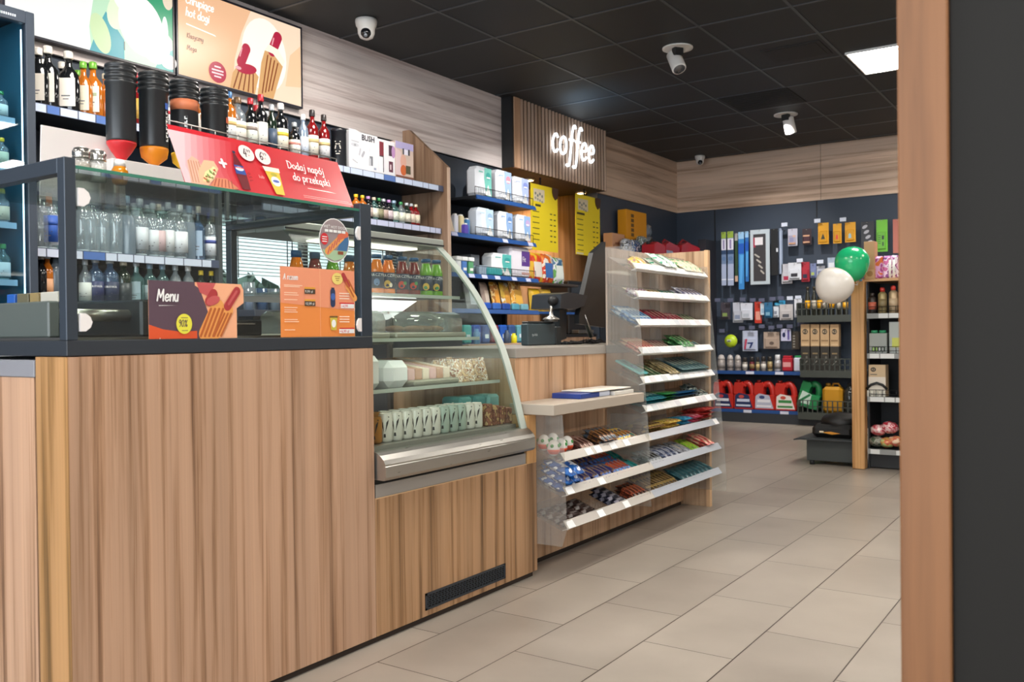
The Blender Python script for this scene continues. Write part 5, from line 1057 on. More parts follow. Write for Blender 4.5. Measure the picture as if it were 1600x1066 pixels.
MINI = [(508, 'amber', '#e8c832', '#dcd8d0'), (521, 'amber', '#e8c832', '#e0d8c0'), (535, 'clear', '#e8c832', '#e0d8c0'), (556, 'amber', '#e8c832', '#e6c060'), (566, 'amber', '#e8c832', '#e0d0a0'), (575, 'dark', '#b58ac0', '#c9b8b0'), (584, 'teal', '#d8c9b0', '#dfe0d0'), (592, 'green', '#3a8a50', '#8c8a6c'), (599, 'dark', '#b9bec4', '#b9a49c'), (607, 'dark', '#b58ac0', '#d0c0c8'), (615, 'teal', '#8fa8c0', '#dde4d6'), (626, 'clear', '#3a8a50', '#e6ead8'), (635, 'green', '#b9bec4', '#d6d2c4'), (642, 'red', '#b9bec4', '#dfd0c0'), (649, 'red', '#d8c9b0', '#e4dac4')]
for i, (px, g, c_, l_) in enumerate(MINI):
    bottle(px, -3.985, 1.735, 'round', g, .148, .030 if i != 10 else .035, c_, l_, None, '%s of the miniatures above the window' % ORD[i], 'miniature_bottle', 'miniature bottles')
VOD = [(62, 'round', 'clear', .30, .034, '#b9bec4', None, None), (79, 'tall', 'clear', .31, .032, '#2c3c8c', None, '#2c58b0'), (93, 'square', 'teal', .30, .030, '#b9bec4', '#d6d0d4', None), (128, 'round', 'clear', .28, .034, '#b9bec4', None, None), (143, 'round', 'clear', .29, .036, '#8fa8c0', None, None), (160, 'tall', 'clear', .30, .033, '#b9bec4', None, None), (180, 'tall', 'clear', .30, .034, '#b9bec4', None, None), (197, 'flask', 'frost', .29, .038, '#8fa8c0', None, None), (218, 'round', 'clear', .285, .038, '#b9bec4', '#c9d2da', None), (238, 'tall', 'clear', .27, .033, '#b9bec4', '#cfd6dc', None), (247, 'round', 'clear', .27, .032, '#d8c9b0', '#c9b0b4', None), (262, 'tall', 'clear', .285, .032, '#b9bec4', '#d4dade', None), (280, 'round', 'clear', .28, .038, '#f2f2f2', '#dfe4ea', None), (295, 'tall', 'frost', .28, .034, '#8fa8c0', None, None), (309, 'square', 'blue', .285, .031, '#d8c9b0', '#9fb4cc', None), (327, 'round', 'clear', .26, .033, '#2c3c8c', '#e6ecf6', '#3c50a0'), (336, 'tall', 'clear', .28, .028, '#b9bec4', '#d0d8e8', None)]
for i, (px, kd, g, h, r, c_, l_, e_) in enumerate(VOD):
    bottle(px, -4.0, 1.395, kd, g, h, r, c_, l_ or (e_ and '#3460b8'), e_, '%s from the left on the upper vodka shelf' % ORD[i], 'vodka_bottle', 'vodka bottles on the upper vodka shelf')
for i, px in enumerate((70, 86, 136, 152, 170, 188, 208, 229, 252, 270, 287, 302)):
    bottle(px, -4.13, 1.395, 'round' if i % 2 else 'tall', 'clear', .28, .033, '#b9bec4', None if i % 3 else '#c4ccd4', None, '%s in the back row of the upper vodka shelf' % ORD[i], 'vodka_bottle', 'vodka bottles in the back row of the upper vodka shelf')
LOW = [(62, 'tall', 'dark', .235, .030, '#b9bec4', None), (72, 'tall', 'amber', .24, .030, '#b9bec4', '#c9946a'), (85, 'round', 'frost', .25, .034, '#b9bec4', None), (131, 'round', 'clear', .22, .028, '#b9bec4', '#cfd6d2'), (147, 'round', 'blue', .235, .037, '#b9bec4', '#27315c'), (170, 'round', 'blue', .235, .039, '#b9bec4', '#1f2c4c'), (191, 'round', 'green', .23, .036, '#d8c9b0', '#2a3438'), (211, 'square', 'teal', .23, .033, '#b9bec4', '#8fa4ac'), (232, 'round', 'teal', .22, .033, '#8fa8c0', '#9fb4bc'), (252, 'round', 'teal', .22, .033, '#8fa8c0', None), (272, 'tall', 'clear', .22, .032, '#b9bec4', None), (292, 'tall', 'clear', .22, .032, '#f2f2f2', None), (312, 'tall', 'green', .20, .028, '#e8c832', None), (328, 'tall', 'green', .20, .028, '#e8c832', None), (335, 'tall', 'dark', .20, .026, '#b9bec4', None)]
for i, (px, kd, g, h, r, c_, l_) in enumerate(LOW):
    o = bottle(px, -4.0, 1.145, kd, g, h, r, c_, l_, None, '%s from the left on the lower vodka shelf' % ORD[i], 'vodka_bottle', 'vodka bottles on the lower vodka shelf')
    if i in (4, 5):
        m = MB(); cyl_text(m, r*1.02, 'WYBOROWA', PHV, .088, .0155, WHITE, 4); lpart('lettering', m, o)
# cups and jugs below the window
rr = random.Random(9)
for i in range(9):
    y = 3.18+i*.085; m = MB(); r = .030; h = .12 if i % 3 else .15
    m.lathe([(r*.8, 0), (r, .004), (r*1.05, h)], (CLEAR, BLUG, FROST)[i % 3], 18); m.lathe([(r*.7, .002), (r*.85, h*.55)], mat(('#5a6f98', '#7f8fb0', '#9aa0a8')[i % 3], .3), 14)
    tag(link('tumbler', m.mesh('tumbler'), None, (-3.86, y, 1.1355)), 'blue grey tumbler on the dark counter below the window, %s from the left' % ORD[i], 'tumbler', 'tumblers below the window')
for i in range(6):
    y = 3.75+i*.16; m = MB(); m.lathe([(.038, 0), (.04, .004), (.04, .10), (.016, .15), (.016, .17), (.018, .185)], (AMB, DGR, RDL)[i % 3], 18)
    o = tag(link('syrup_bottle', m.mesh('syrup_bottle'), None, (-4.0, y, 1.1355)), 'dark syrup bottle behind the price board, %s from the left under the window' % ORD[i], 'bottle', 'syrup bottles under the window')
# ================================================================ menu screens
XS = -4.262
def screen(y0, y1, label):
    t = thing('menu_screen', label, 'screen', (-4.29, (y0+y1)/2, 2.43)); m = MB()
    for (a_, b_, c_, d_) in ((y0, y1, 2.425, 2.437), (y0, y1, 2.925, 2.937), (y0, y0+.012, 2.437, 2.925), (y1-.012, y1, 2.437, 2.925)): m.box(-4.30, XS+.003, a_, b_, c_, d_, mat('#2c2c38', .3), .001)
    m.box(-4.304, -4.27, y0+.003, y1-.003, 2.428, 2.934, BLACK); part('frame', m, t); return t
def glow(c, e=1.0): return mat(c, .3, 0, e*.74 if e < 2 else e*.6)
t = screen(2.118, 3.030, 'left menu screen showing a blurred white, green and turquoise picture')
m = MB(); a = Art((XS-.001, 2.130, 2.437), (0, 1, 0), (0, 0, 1), m); Wd, Hd = .888, .488
a.rect(0, Wd, 0, Hd, glow('#fbfdfb', .9), 0)
a.poly([(.42, 0), (.86, 0), (.888, .02), (.888, .488), (.70, .488), (.45, .488), (.44, .30), (.41, .12)], glow('#bfe6c4', 1.0), 1)
a.poly([(.41, 0), (.60, 0), (.60, .10), (.55, .16), (.50, .22), (.46, .14)], glow('#48b4c0', .8), 2)
a.poly([(.70, .42), (.888, .46), (.888, .17), (.80, .25), (.72, .29)], glow('#2fae7c', .8), 2); a.poly([(.78, 0), (.888, 0), (.888, .12), (.82, .08)], glow('#60c6c0', .8), 2)
a.poly([(.45, .488), (.52, .488), (.50, .30), (.46, .30)], glow('#54b06c', .7), 2)
a.ell(.50, .40, .07, .09, glow('#8fd0a4', .8), 2); a.ell(.47, .10, .05, .10, glow('#d4ecb8', .9), 2, .3); a.ell(.57, .24, .06, .10, glow('#e4f4d0', 1.0), 3, -.3); a.ell(.86, .40, .035, .07, glow('#f4e2c8', .9), 4); a.ell(.84, .20, .02, .09, glow('#eafaf0', 1.0), 3); a.ell(.70, .20, .13, .16, glow('#fdf8ee', 1.1), 3, .3); a.ell(.62, .36, .09, .12, glow('#f6fbf0', 1.1), 3); a.ell(.78, .12, .09, .10, glow('#fff2e4', 1.1), 4); a.ell(.86, .05, .05, .04, glow('#f4e0d8', 1.0), 4)
a.cap(.60, .05, .60, .09, .003, glow('#8c8a80', .5), 5); a.cap(.655, .36, .68, .365, .004, glow('#9c9a90', .5), 5); a.ell(.20, .20, .008, .012, glow('#c8dcd8', .9), 5)
part('display', m, t)
t = screen(3.040, 3.952, 'right menu screen showing hot dogs on an orange background')
m = MB(); a = Art((XS-.001, 3.052, 2.437), (0, 1, 0), (0, 0, 1), m)
a.rect(0, Wd, 0, Hd, glow('#f8c49a', .95), 0)
a.poly([(.36, 0), (.888, 0), (.888, .488), (.50, .488), (.43, .34), (.38, .18)], glow('#fbe0c4', 1.0), 1); a.ell(.60, .25, .17, .22, glow('#fff4e6', 1.1), 2); a.poly([(.76, .1), (.888, .12), (.888, .38), (.80, .30)], glow('#f6cfa6', 1.0), 2)
wt = glow('#fffdf6', 1.2); dk = glow('#8c4a38', .5)
a.pen('Chrupiące', .050, .405, .026, .0034, wt, 5, -.01, .12, .22); a.pen('hot dogi', .050, .335, .026, .0034, wt, 5, -.01, .12, .22)
a.poly([(.05, .285), (.25, .268), (.24, .275), (.05, .292)], wt, 5)
a.pen('Klasyczny', .055, .215, .015, .0018, dk, 5, 0, .12, .25); a.pen('Mega', .055, .148, .015, .0018, dk, 5, 0, .12, .25)
rd = glow('#d22c50', .7); bn = glow('#e9b478', .85); br = glow('#a8582e', .6)
a.ell(.255, .068, .060, .060, rd, 4)
for zz, w in ((.098, .022), (.078, .040), (.060, .040), (.042, .024)): a.rect(.255-w, .255+w, zz-.004, zz+.005, glow('#f6dce0', 1.0), 5)
a.poly([(.34, 0), (.52, 0), (.55, .11), (.50, .15), (.39, .135), (.36, .09)], bn, 4); a.poly([(.54, 0), (.66, 0), (.745, .235), (.66, .295), (.60, .285), (.57, .20)], bn, 5)
for i in range(5): a.cap(.365+i*.035, .006, .405+i*.026, .115, .0045, br, 5)
for i in range(4): a.cap(.575+i*.024, .02+i*.01, .620+i*.026, .255-i*.01, .0045, br, 6)
a.cap(.42, .165, .46, .255, .030, rd, 6); a.ell(.46, .135, .075, .030, rd, 6, .15); a.ell(.40, .128, .022, .010, glow('#f4b4bc', .9), 7); a.cap(.412, .20, .428, .25, .004, glow('#f0a8b0', 1.0), 7)
a.cap(.655, .29, .70, .385, .033, rd, 5); a.cap(.655, .33, .668, .37, .005, glow('#f0a8b0', 1.0), 6); a.poly([(.595, .28), (.63, .325), (.70, .31), (.755, .25), (.735, .215), (.66, .275)], glow('#fff0d8', 1.1), 7)
part('display', m, t)
# ================================================================ bottle fridge at the left edge
FX = -3.87
t = thing('bottle_fridge', 'tall dark glass-door drinks fridge with cold white light strip at the left edge', 'fridge', (-4.1, 1.6, 0))
m = MB(); m.box(-4.31, FX-.04, 1.10, 1.12, 0, 2.385, CHAR); m.box(-4.31, FX-.04, 2.038, 2.058, 0, 2.385, CHAR); m.box(-4.288, FX-.04, 2.034, 2.0378, .26, 2.38, mat('#3f7488', .35)); m.box(-4.31, -4.29, 1.12, 2.034, 0, 2.385, mat('#2f5c70', .5)); m.box(-4.31, FX-.04, 1.10, 2.058, 2.3855, 2.405, CHAR); m.box(-4.31, FX-.04, 1.12, 2.034, 0, .25, CHAR); part('cabinet', m, t)
m = MB(); m.box(FX-.038, FX, 1.10, 1.16, .25, 2.40, mat('#39424f', .35), .003); m.box(FX-.038, FX, 2.020, 2.058, .25, 2.40, mat('#39424f', .35), .003); m.box(FX-.038, FX, 1.16, 2.020, 2.345, 2.40, mat('#39424f', .35), .003); m.box(FX-.038, FX, 1.16, 2.020, .25, .31, mat('#39424f', .35), .003); dr = part('door', m, t)
m = MB(); m.box(FX-.022, FX-.016, 1.16, 2.020, .31, 2.345, glass('#e4f2f8', .05)); part('door_glass', m, dr)
m = MB(); a = Art((FX+.0004, 1.70, 2.362), (0, 1, 0), (0, 0, 1), m); 
for i in range(9): a.rect(.20+i*.009, .206+i*.009, 0, .010, mat('#c9d4e0', .4), 1)
part('badge', m, dr, 'tiny white lettering marks')
m = MB(); m.box(-3.922, -3.912, 2.022, 2.030, .32, 2.33, glow('#d6f0ff', 6.0)); part('light_strip', m, t, 'bright cold white light strip'); m = MB(); m.box(-3.96, -3.93, 1.2, 1.94, 2.325, 2.340, glow('#d6f0ff', 5.0)); part('light_strip', m, t)

for z in (1.94, 1.735, 1.49, 1.245): m = MB(); m.box(-4.28, -3.935, 1.125, 2.0, z-.012, z, mat('#4a6a7c', .3, .2), .003); m.box(-3.935, -3.932, 1.125, 2.0, z-.02, z+.006, mat('#a9c4d4', .3)); part('wire_shelf', m, t)
for zi, (z, g, c_, l_) in enumerate(((1.94, 'clear', '#3a8a50', '#dfe8e0'), (1.735, 'clear', '#e8c832', '#d8e0c0'), (1.49, 'clear', '#e8c832', '#e0d0b0'), (1.245, 'teal', '#3a8a50', '#e6ece6'))):
    for i, y in enumerate((1.735, 1.81, 1.885, 1.960)):
        b, c, l = bottle_parts('round', g, (.12, .125, .15, .16)[zi], .028, c_, l_, None)
        o = tag(link('chilled_bottle', b, None, (-3.972, y, z+.0004)), 'small %s-capped bottle in the fridge, %s from left, %s shelf down' % (CN[c_], ORD[i], ORD[zi]), 'bottle', 'bottles in the fridge'); link('cap', c, o); link('label', l, o)
# steel drawer box behind the warmer side
t = thing('drawer_box', 'dark steel drawer box with two small handles beside the glass warmer', 'drawer unit', (-3.1, 1.62, .9478))
m = MB(); m.box(-3.6, -2.715, 1.505, 1.69, .9478, 1.112, mat('#3a3c40', .35, .5), .004); part('body', m, t)
for x0, x1, hx in ((-3.05, -2.885, -2.99), (-2.875, -2.72, -2.80), (-3.22, -3.06, -3.15)):
    m = MB(); m.box(x0, x1, 1.498, 1.5048, .955, 1.105, mat('#45474b', .3, .5), .002); d = part('drawer', m, t)
    m = MB(); m.box(hx-.018, hx+.018, 1.487, 1.493, 1.055, 1.060, STEEL, .001); m.box(hx-.004, hx+.004, 1.493, 1.498, 1.055, 1.060, STEEL); part('handle', m, d)
for i, (x, w, c_) in enumerate(((-3.035, .05, '#2a62b8'), (-2.96, .07, '#6f6a52'), (-2.89, .05, '#a08a5c'), (-2.80, .10, '#cfcabc'))):
    m = MB(); m.box(x-w/2, x+w/2, 1.52, 1.545, 1.1122, 1.145, mat(c_, .5), .002); solid('card_holder', m, 'small %s card standing on the dark drawer box' % ('blue', 'olive', 'tan', 'white')[i], 'card')
# ================================================================ blue shelves with household goods
t = thing('blue_shelf_unit', 'dark shelf unit with blue price rails between the wooden end panel and the coffee corner', 'shelf unit', (-4.1, 5.6, 0))
m = MB(); m.box(-4.315, -4.305, 5.0, 6.17, 0, 2.37, mat('#27303c', .5)); part('back_panel', m, t)
BS = [(2.025, 5.36, 6.17), (1.725, 5.02, 6.17), (1.435, 5.02, 6.2), (1.175, 5.02, 6.2), (.92, 5.02, 6.2)]
for i, (z, y0, y1) in enumerate(BS):
    xf = -3.95
    m = MB(); m.box(-4.30, xf-.001, y0, y1, z-.022, z, SHM, .002); sh = part('shelf_board', m, t)
    m = MB(); m.prism([(xf-.001, z+.004), (xf+.012, z-.028), (xf+.010, z-.030), (xf-.003, z-.028)], 'y', y0, y1, BLUE); part('price_rail', m, sh)
    for y in ((5.02, 5.66, 6.02) if i == 1 else (5.22, 5.38, 5.55, 5.78, 5.98) if i == 2 else ()): A0 = Vector((xf+.0128, y+.03, z-.026)); d = Vector((-.011, 0, .027)); m = MB(); m.poly([tuple(A0), tuple(A0+Vector((0, .07, 0))), tuple(A0+Vector((0, .07, 0))+d), tuple(A0+d)], mat('#c8cce8', .4)); part('price_label', m, sh)
    if i < 3:
        ya = 5.36
        m = MB(); m.tube([(xf-.01, ya, z+.002), (xf-.01, ya, z+.065), (xf-.01, y1-.02, z+.065), (xf-.01, y1-.02, z+.002)], .0028, BLACK, 6); m.tube([(xf-.01, (ya+y1)/2+.05, z), (xf-.01, (ya+y1)/2+.05, z+.065)], .0028, BLACK, 6)
        y = ya+.02
        while y < y1-.03: m.tube([(xf-.01, y, z+.001), (xf-.01, y, z+.064)], .0013, mat('#2e3440', .4), 4); y += .022
        part('wire_fence', m, sh)
for z0 in (0,): m = MB(); m.box(-4.30, -4.26, 6.172, 6.20, 0, 2.1, SHM); part('post', m, t)
mb = MB(); mb.prism([(-4.30, 0), (-3.95, 0), (-3.95, 1.55), (-4.2, 2.14), (-4.30, 2.14)], 'y', 4.988, 4.995, mat('#e3d9d2', .5)); solid('side_board', mb, 'pale slanted board just behind the wooden end panel', 'board')
def soft_pack(name, x0, x1, y0, y1, z0, z1, cols, label, fn=None, group=None, cat='pack'):
    mb = MB(); mb.box(x0, x1, y0, y1, z0, z1, mat(cols[0], .35), .03); 
    a = Art((x1+.0004, y0, z0), (0, 1, 0), (0, 0, 1), mb); w, h = y1-y0, z1-z0
    a.poly([(w*.45, h*.95), (w*.95, h*.95), (w*.95, h*.06), (w*.62, h*.06), (w*.5, h*.3), (w*.42, h*.6)], mat(cols[1], .35), 1)
    a.ell(w*.72, h*.70, w*.17, h*.12, mat(cols[2], .35), 2); a.rect(w*.60, w*.84, h*.62, h*.67, WHITE, 3); a.poly([(w*.50, h*.08), (w*.92, h*.08), (w*.70, h*.42)], WHITE, 2)
    a.rect(w*.05, w*.35, h*.78, h*.82, mat(cols[1], .35), 1)
    return solid(name, mb, label, cat, group)
LB = '#eef2fa'
TIS = [(2.026, 5.42, 5.60, .235, [LB, '#6fc0b4', '#2f9a94'], 'toilet paper pack with teal print, leftmost on the top blue shelf'), (2.026, 5.685, 5.87, .245, [LB, '#9cb8dc', '#d88ca0'], 'toilet paper pack with blue and pink print, middle of the top blue shelf'), (2.026, 5.92, 6.12, .225, [LB, '#a8b8e0', '#7f8fd0'], 'toilet paper pack with violet blue print, right on the top blue shelf'),
 (1.726, 5.43, 5.62, .225, ['#d9e2ee', '#b4cfe4', '#8fb0d0'], 'cloudy white paper pack, leftmost big pack on the second blue shelf'), (1.726, 5.71, 5.88, .225, [LB, '#8fb0dc', '#5f86c0'], 'paper pack with blue banner, middle of the second blue shelf'), (1.726, 5.96, 6.14, .225, [LB, '#8fb4e0', '#c0a8d8'], 'paper pack with round violet print, right on the second blue shelf')]
for (z, y0, y1, h, cols, lb) in TIS: soft_pack('paper_pack', -4.105, -3.975, y0, y1, z, z+h, cols, lb, cat='toilet paper')
soft_pack('paper_pack', -4.12, -3.975, 5.62, 5.86, 1.436, 1.62, ['#eef0f2', '#58b8b4', '#2f9a9a'], 'large white roll pack with turquoise print on the third blue shelf', cat='kitchen roll')
mb = MB(); mb.box(-4.14, -3.99, 5.87, 6.15, 1.436, 1.69, mat('#e9e6f0', .35), .02); a = Art((-3.9896, 6.0, 1.436), (0, 1, 0), (0, 0, 1), mb); a.rect(.02, .14, .10, .22, mat('#5a3a88', .4), 1); a.text('Fit', .03, .135, .06, WHITE, 2, sx=.8); a.rect(.02, .14, .03, .05, mat('#d8a8a0', .4), 1); solid('paper_towel_pack', mb, 'tall white paper towel pack with dark violet square on the third blue shelf', 'paper towels')
for i, (y, c_) in enumerate(((5.17, '#dfe6ea'), (5.24, '#4f7fc4'), (5.32, '#5aa070'))):
    mb = MB(); mb.box(-4.04, -3.97, y-.028, y+.028, 1.436, 1.53, mat(c_, .35), .006); mb.box(-4.045, -3.965, y-.032, y+.032, 1.53, 1.56, mat('#eef2f4', .35), .004); mb.box(-3.9699, -3.9695, y-.02, y+.02, 1.46, 1.48, WHITE); solid('freshener_box', mb, 'white-lidded box with %s front at the left of the third blue shelf' % ('pale', 'blue', 'green')[i], 'box')
mb = MB(); mb.box(-4.10, -3.98, 5.44, 5.56, 1.436, 1.51, mat('#9fb4c8', .35), .01); solid('wipes_pack', mb, 'pale blue wipes pack behind the fence of the third blue shelf', 'pack')
mb = MB(); mb.box(-3.99, -3.965, 5.52, 5.72, 1.437, 1.50, mat('#3aa4a8', .35), .012); solid('wipes_pack', mb, 'turquoise wipes pack lying in front of the roll pack', 'pack')
mb = MB(); mb.box(-4.2, -4.08, 5.46, 5.57, 1.436, 1.60, mat('#5a6068', .5), .004); solid('grey_carton', mb, 'dim grey carton at the back of the third blue shelf', 'box')
for i, (y, c_, h) in enumerate(((5.20, '#e4e8f4', .14), (5.27, '#d8cba0', .14), (5.25, '#5a48b0', .07), (5.34, '#3a7ab0', .12))):
    mb = MB(); x = -4.03 if i != 2 else -3.975; mb.box(x-.02, x+.02, y-.022, y+.022, 1.726, 1.726+h, mat(c_, .35), .006); mb.box(x-.012, x+.012, y-.012, y+.012, 1.726+h, 1.736+h, WHITE); solid('small_bottle', mb, '%s small toiletry bottle at the left of the second blue shelf' % ('white', 'cream', 'violet', 'blue')[i], 'toiletry')
mb = MB(); mb.prism([(5.0, 1.726), (5.13, 1.726), (5.02, 1.99), (5.0, 1.99)], 'x', -3.99, -3.975, mat('#ead9c4', .5)); a = Art((-3.9745, 5.0, 1.726), (0, 1, 0), (0, 0, 1), mb); a.rect(.0, .07, .0, .05, YEL, 1); a.ell(.04, .12, .02, .03, mat('#e09050', .5), 1); solid('price_card', mb, 'white and orange triangular card standing beside the wooden end panel', 'card')
def pouch(loc, w, h, d, m1, m2, label, tilt=0.0, yaw=0.0, name='snack_bag', cat='snack bag', group=None):
    mb = MB(); n = 8; vs = []; fs = []
    for s_ in (1, -1):
        for i in range(n+1):
            v = i/n
            for j in range(n+1):
                u = -1+2*j/n; b = max(0, 1-u**4)**.5*max(0, 1-(2*v-1)**4)**.5; vs.append((s_*d/2*b, u*w/2*(1-.05*math.sin(v*math.pi)), v*h))
    q = (n+1)*(n+1)
    for k in (0, 1):
        for i in range(n):
            for j in range(n):
                a_ = k*q+i*(n+1)+j; f = (a_, a_+1, a_+n+2, a_+n+1); fs.append(f if k == 0 else f[::-1])
    mb.add(vs, fs, m1, True)
    o = tag(link(name, mb.mesh(name), None, loc, (0, tilt, yaw)), label, cat, group)
    m = MB(); vs = []; fs = []
    for i in range(n+1):
        v = .18+.5*i/n
        for j in range(n+1):
            u = -.6+1.2*j/n; b = max(0, 1-u**4)**.5*max(0, 1-(2*v-1)**4)**.5; vs.append((d/2*b+.0015, u*w/2, v*h))
    for i in range(n):
        for j in range(n): a_ = i*(n+1)+j; fs.append((a_, a_+1, a_+n+2, a_+n+1))
    m.add(vs, fs, m2, True); lpart('printed_panel', m, o); return o
# shelves going on to the right of the unit, crisps
mb = MB(); mb.box(-4.30, -4.06, 6.21, 7.05, 1.405, 1.425, mat('#3c3430', .5), .002); solid('wall_shelf', mb, 'dark narrow shelf of red and green crisp bags right of the blue shelves', 'shelf')
CH = [pattern(['#d8422c', '#e8782c', '#f0c83c'], 14, .3, .1, 1.0), pattern(['#e07a2c', '#c8382c', '#e8e0d0'], 16, .3, .1, 2.0), pattern(['#5a9a4c', '#d8dce0', '#3c6a8c'], 14, .3, .1, 3.0), pattern(['#e8a42c', '#f0d08c', '#b0702c'], 20, .35, .1, 5.0), pattern(['#e0b83c', '#c89a3c', '#e8e4d8'], 18, .35, .1, 6.0)]
for i, (y, c_, lb) in enumerate(((6.345, 0, 'red and yellow crisp bag, leftmost beside the blue shelves'), (6.48, 0, 'bright red crisp bag, second beside the blue shelves'), (6.66, 1, 'orange and blue crisp bag, third beside the blue shelves'), (6.84, 2, 'green crisp bag, last beside the blue shelves'))):
    pouch((-4.15, y, 1.4255), .20, .26 if i < 3 else .24, .07, CH[c_], (mat('#f0c040', .3), mat('#e8e0d8', .3), mat('#3c6cb0', .3), mat('#dfe6e0', .3))[i], lb, -.08)
mb = MB(); mb.lathe([(.05, 0), (.055, .02), (.03, .045)], mat('#e4d8c8', .5), 16); tag(link('bread_roll', mb.mesh('bread_roll'), None, (-4.17, 6.36, 1.70), (0, 0, 0)), 'pale round bag top showing above the leftmost crisp bag', 'bag')
for i, (y, w, h, c_, lb) in enumerate(((5.42, .17, .20, mat('#8c8c90', .4), 'grey card-backed bag, leftmost on the fourth blue shelf'), (5.60, .10, .22, mat('#b09a8c', .4), 'brown and cream packet, second on the fourth blue shelf'), (5.74, .12, .23, CH[3], 'orange snack bag leaning on the fourth blue shelf, left of three'), (5.88, .14, .23, CH[4], 'orange brown snack bag leaning on the fourth blue shelf, middle of three'), (6.04, .20, .25, CH[3], 'large yellow orange snack bag on the fourth blue shelf, right of three'))):
    pouch((-4.04, y, 1.176), w, h, .05, c_, (mat('#c8ccd4', .4), mat('#d8c8b8', .4), mat('#f0a840', .4), mat('#d89a3c', .4), mat('#f0b84c', .4))[i], lb, -.18, .12)
for i in range(9):
    y = 5.08+i*.115; c_ = ('#3aa0a8', '#4fb0b0', '#2c58b0', '#3c5a98', '#7c3040', '#2c60c0', '#3c5a90', '#68a8b8', '#4a6a9c')[i]
    mb = MB(); mb.box(-3.99, -3.94, y, y+.085, .921, .921+.14, mat(c_, .3), .012); mb.box(-3.9405, -3.9395, y+.015, y+.06, .96, .99, mat('#d8e8f4', .4)); solid('blue_pack', mb, '%s pack in the row on the lowest blue shelf, %s from the left' % (('turquoise', 'turquoise', 'blue', 'navy', 'wine red', 'blue', 'navy', 'light blue', 'blue')[i], ORD[i]), 'pack', 'packs on the lowest blue shelf')
for i in range(5):
    y = 5.45+i*.13; mb = MB(); mb.box(-3.99, -3.955, y, y+.10, 1.1755, 1.1755+.055, mat(('#2c58b8', '#3c6cc0', '#2c4fa0', '#58a0b8', '#7ab0c0')[i], .3), .01); solid('blue_pack', mb, 'small blue pack lying in front on the fourth blue shelf, %s from the left' % ORD[i], 'pack', 'small packs on the fourth blue shelf')
for i, (y, lb) in enumerate(((6.42, 'yellow bag with black print below the crisp shelf, left'), (6.60, 'yellow and blue bag below the crisp shelf, right'))):
    pouch((-4.12, y, 1.176), .17, .20, .06, (mat('#e0b420', .4), mat('#d8b040', .4))[i], (mat('#c8d4e4', .4), mat('#5a86b0', .4))[i], lb, -.1)
mb = MB(); mb.box(-4.30, -4.02, 6.21, 6.95, 1.155, 1.175, BLUE, .002); solid('wall_shelf', mb, 'blue lower shelf under the two yellow bags', 'shelf')
for i, (px, py, c_, h) in enumerate(((745, 530, '#4f86b8', .11), (792, 532, '#3a4a60', .10), (803, 532, '#e0d820', .075))):
    q = onx(px, py, -3.86); mb = MB(); mb.lathe([(.022, 0), (.024, .003), (.024, h*.75), (.014, h*.82), (.014, h)], mat(c_, .3), 16)
    mb2 = MB(); tag(link('cleaner_bottle', mb.mesh('bottle'), None, (-3.86, q.y, .9205)), '%s small bottle on the counter seen past the pastry case glass' % ('blue and white', 'dark', 'yellow')[i], 'bottle')
mb = MB(); mb.box(-3.95+.001+.02, -3.78, 5.02, 6.6, .885, .92, mat('#b99a80', .5), .002); mb.box(-3.928, -3.80, 5.03, 6.58, 0, .8845, WPANEL); solid('back_counter', mb, 'light brown back counter below the blue shelves', 'counter')
# ================================================================ coffee corner
XC = -4.19
t = thing('coffee_sign', 'wooden slatted canopy with glowing white coffee lettering', 'sign', (-4.3, 7.05, 2.387))
m = MB(); m.box(-4.745, XC-.028, 6.24, 7.875, 2.388, ZC-.002, mat('#2a2622', .6)); m.box(XC-.0279, XC-.013, 6.33, 7.875, 2.389, ZC-.004, mat('#5a4133', .8)); part('box', m, t)  # backing coloured dark to give the shade between the slats
m = MB(); m.box(XC-.027, XC, 6.24, 6.325, 2.387, ZC-.003, wood('z', '#cba384', '#b48c6c', '#94704f', 20, .5, 41)); part('corner_board', m, t)
SLT = wood('z', '#dcc0ac', '#d0b29c', '#c2a38c', 10, .5, 43); n = 27; p_ = (7.875-6.34)/n
for i in range(n):
    m = MB(); y = 6.345+i*p_; m.box(XC-.0128, XC, y, y+p_*.40, 2.387, ZC-.003, SLT); part('slat', m, t)
m = MB(); m.box(-4.315, -4.20, 6.212, 6.238, 2.385, ZC-.002, BLACK); part('side_cover', m, t)
m = MB(); LT = mat('#eaf6ff', .4, 0, 2.2)
a = Art((XC+.022, 6.80, 2.615), (0, 1, 0), (0, 0, 1), m, .001)
a.pen('coffee', 0, 0, .155, .0115, LT, 0, 0.0, .12, .26, tube=True)
part('lettering', m, t, 'glowing white handwritten letters')
m = MB(); 
for y in (6.86, 7.0, 7.14, 7.28, 7.40): m.tube([(XC-.002, y, 2.70), (XC+.02, y, 2.70)], .004, BLACK, 6)
part('mounting_pin', m, t)
for i, (x, y) in enumerate(((-4.42, 6.80), (-4.42, 7.80-.05))):
    t2 = thing('downlight', 'warm round downlight under the coffee canopy, %s one' % ('left', 'right')[i], 'downlight', (x, y, 2.372))
    m = MB(); m.lathe([(.052, 0), (.055, .004), (.055, .0155)], mat('#c0a890', .3), 24); lpart('ring', m, t2)
    m = MB(); m.lathe([(.040, -.002), (.040, -.0005)], mat('#ffd9a0', .5, 0, 14.0), 20); lpart('lamp', m, t2)
    spot('niche_beam', (x, y, 2.36), (x-.12, y, 0), 14, (1, .78, .55), 110, .8, .03)
spot('niche_beam', (-4.45, 7.30, 2.36), (-4.68, 7.30, .8), 30, (1, .68, .40), 110, .8, .03)  # extra beam without a fitting, brightens the top of the niche wood
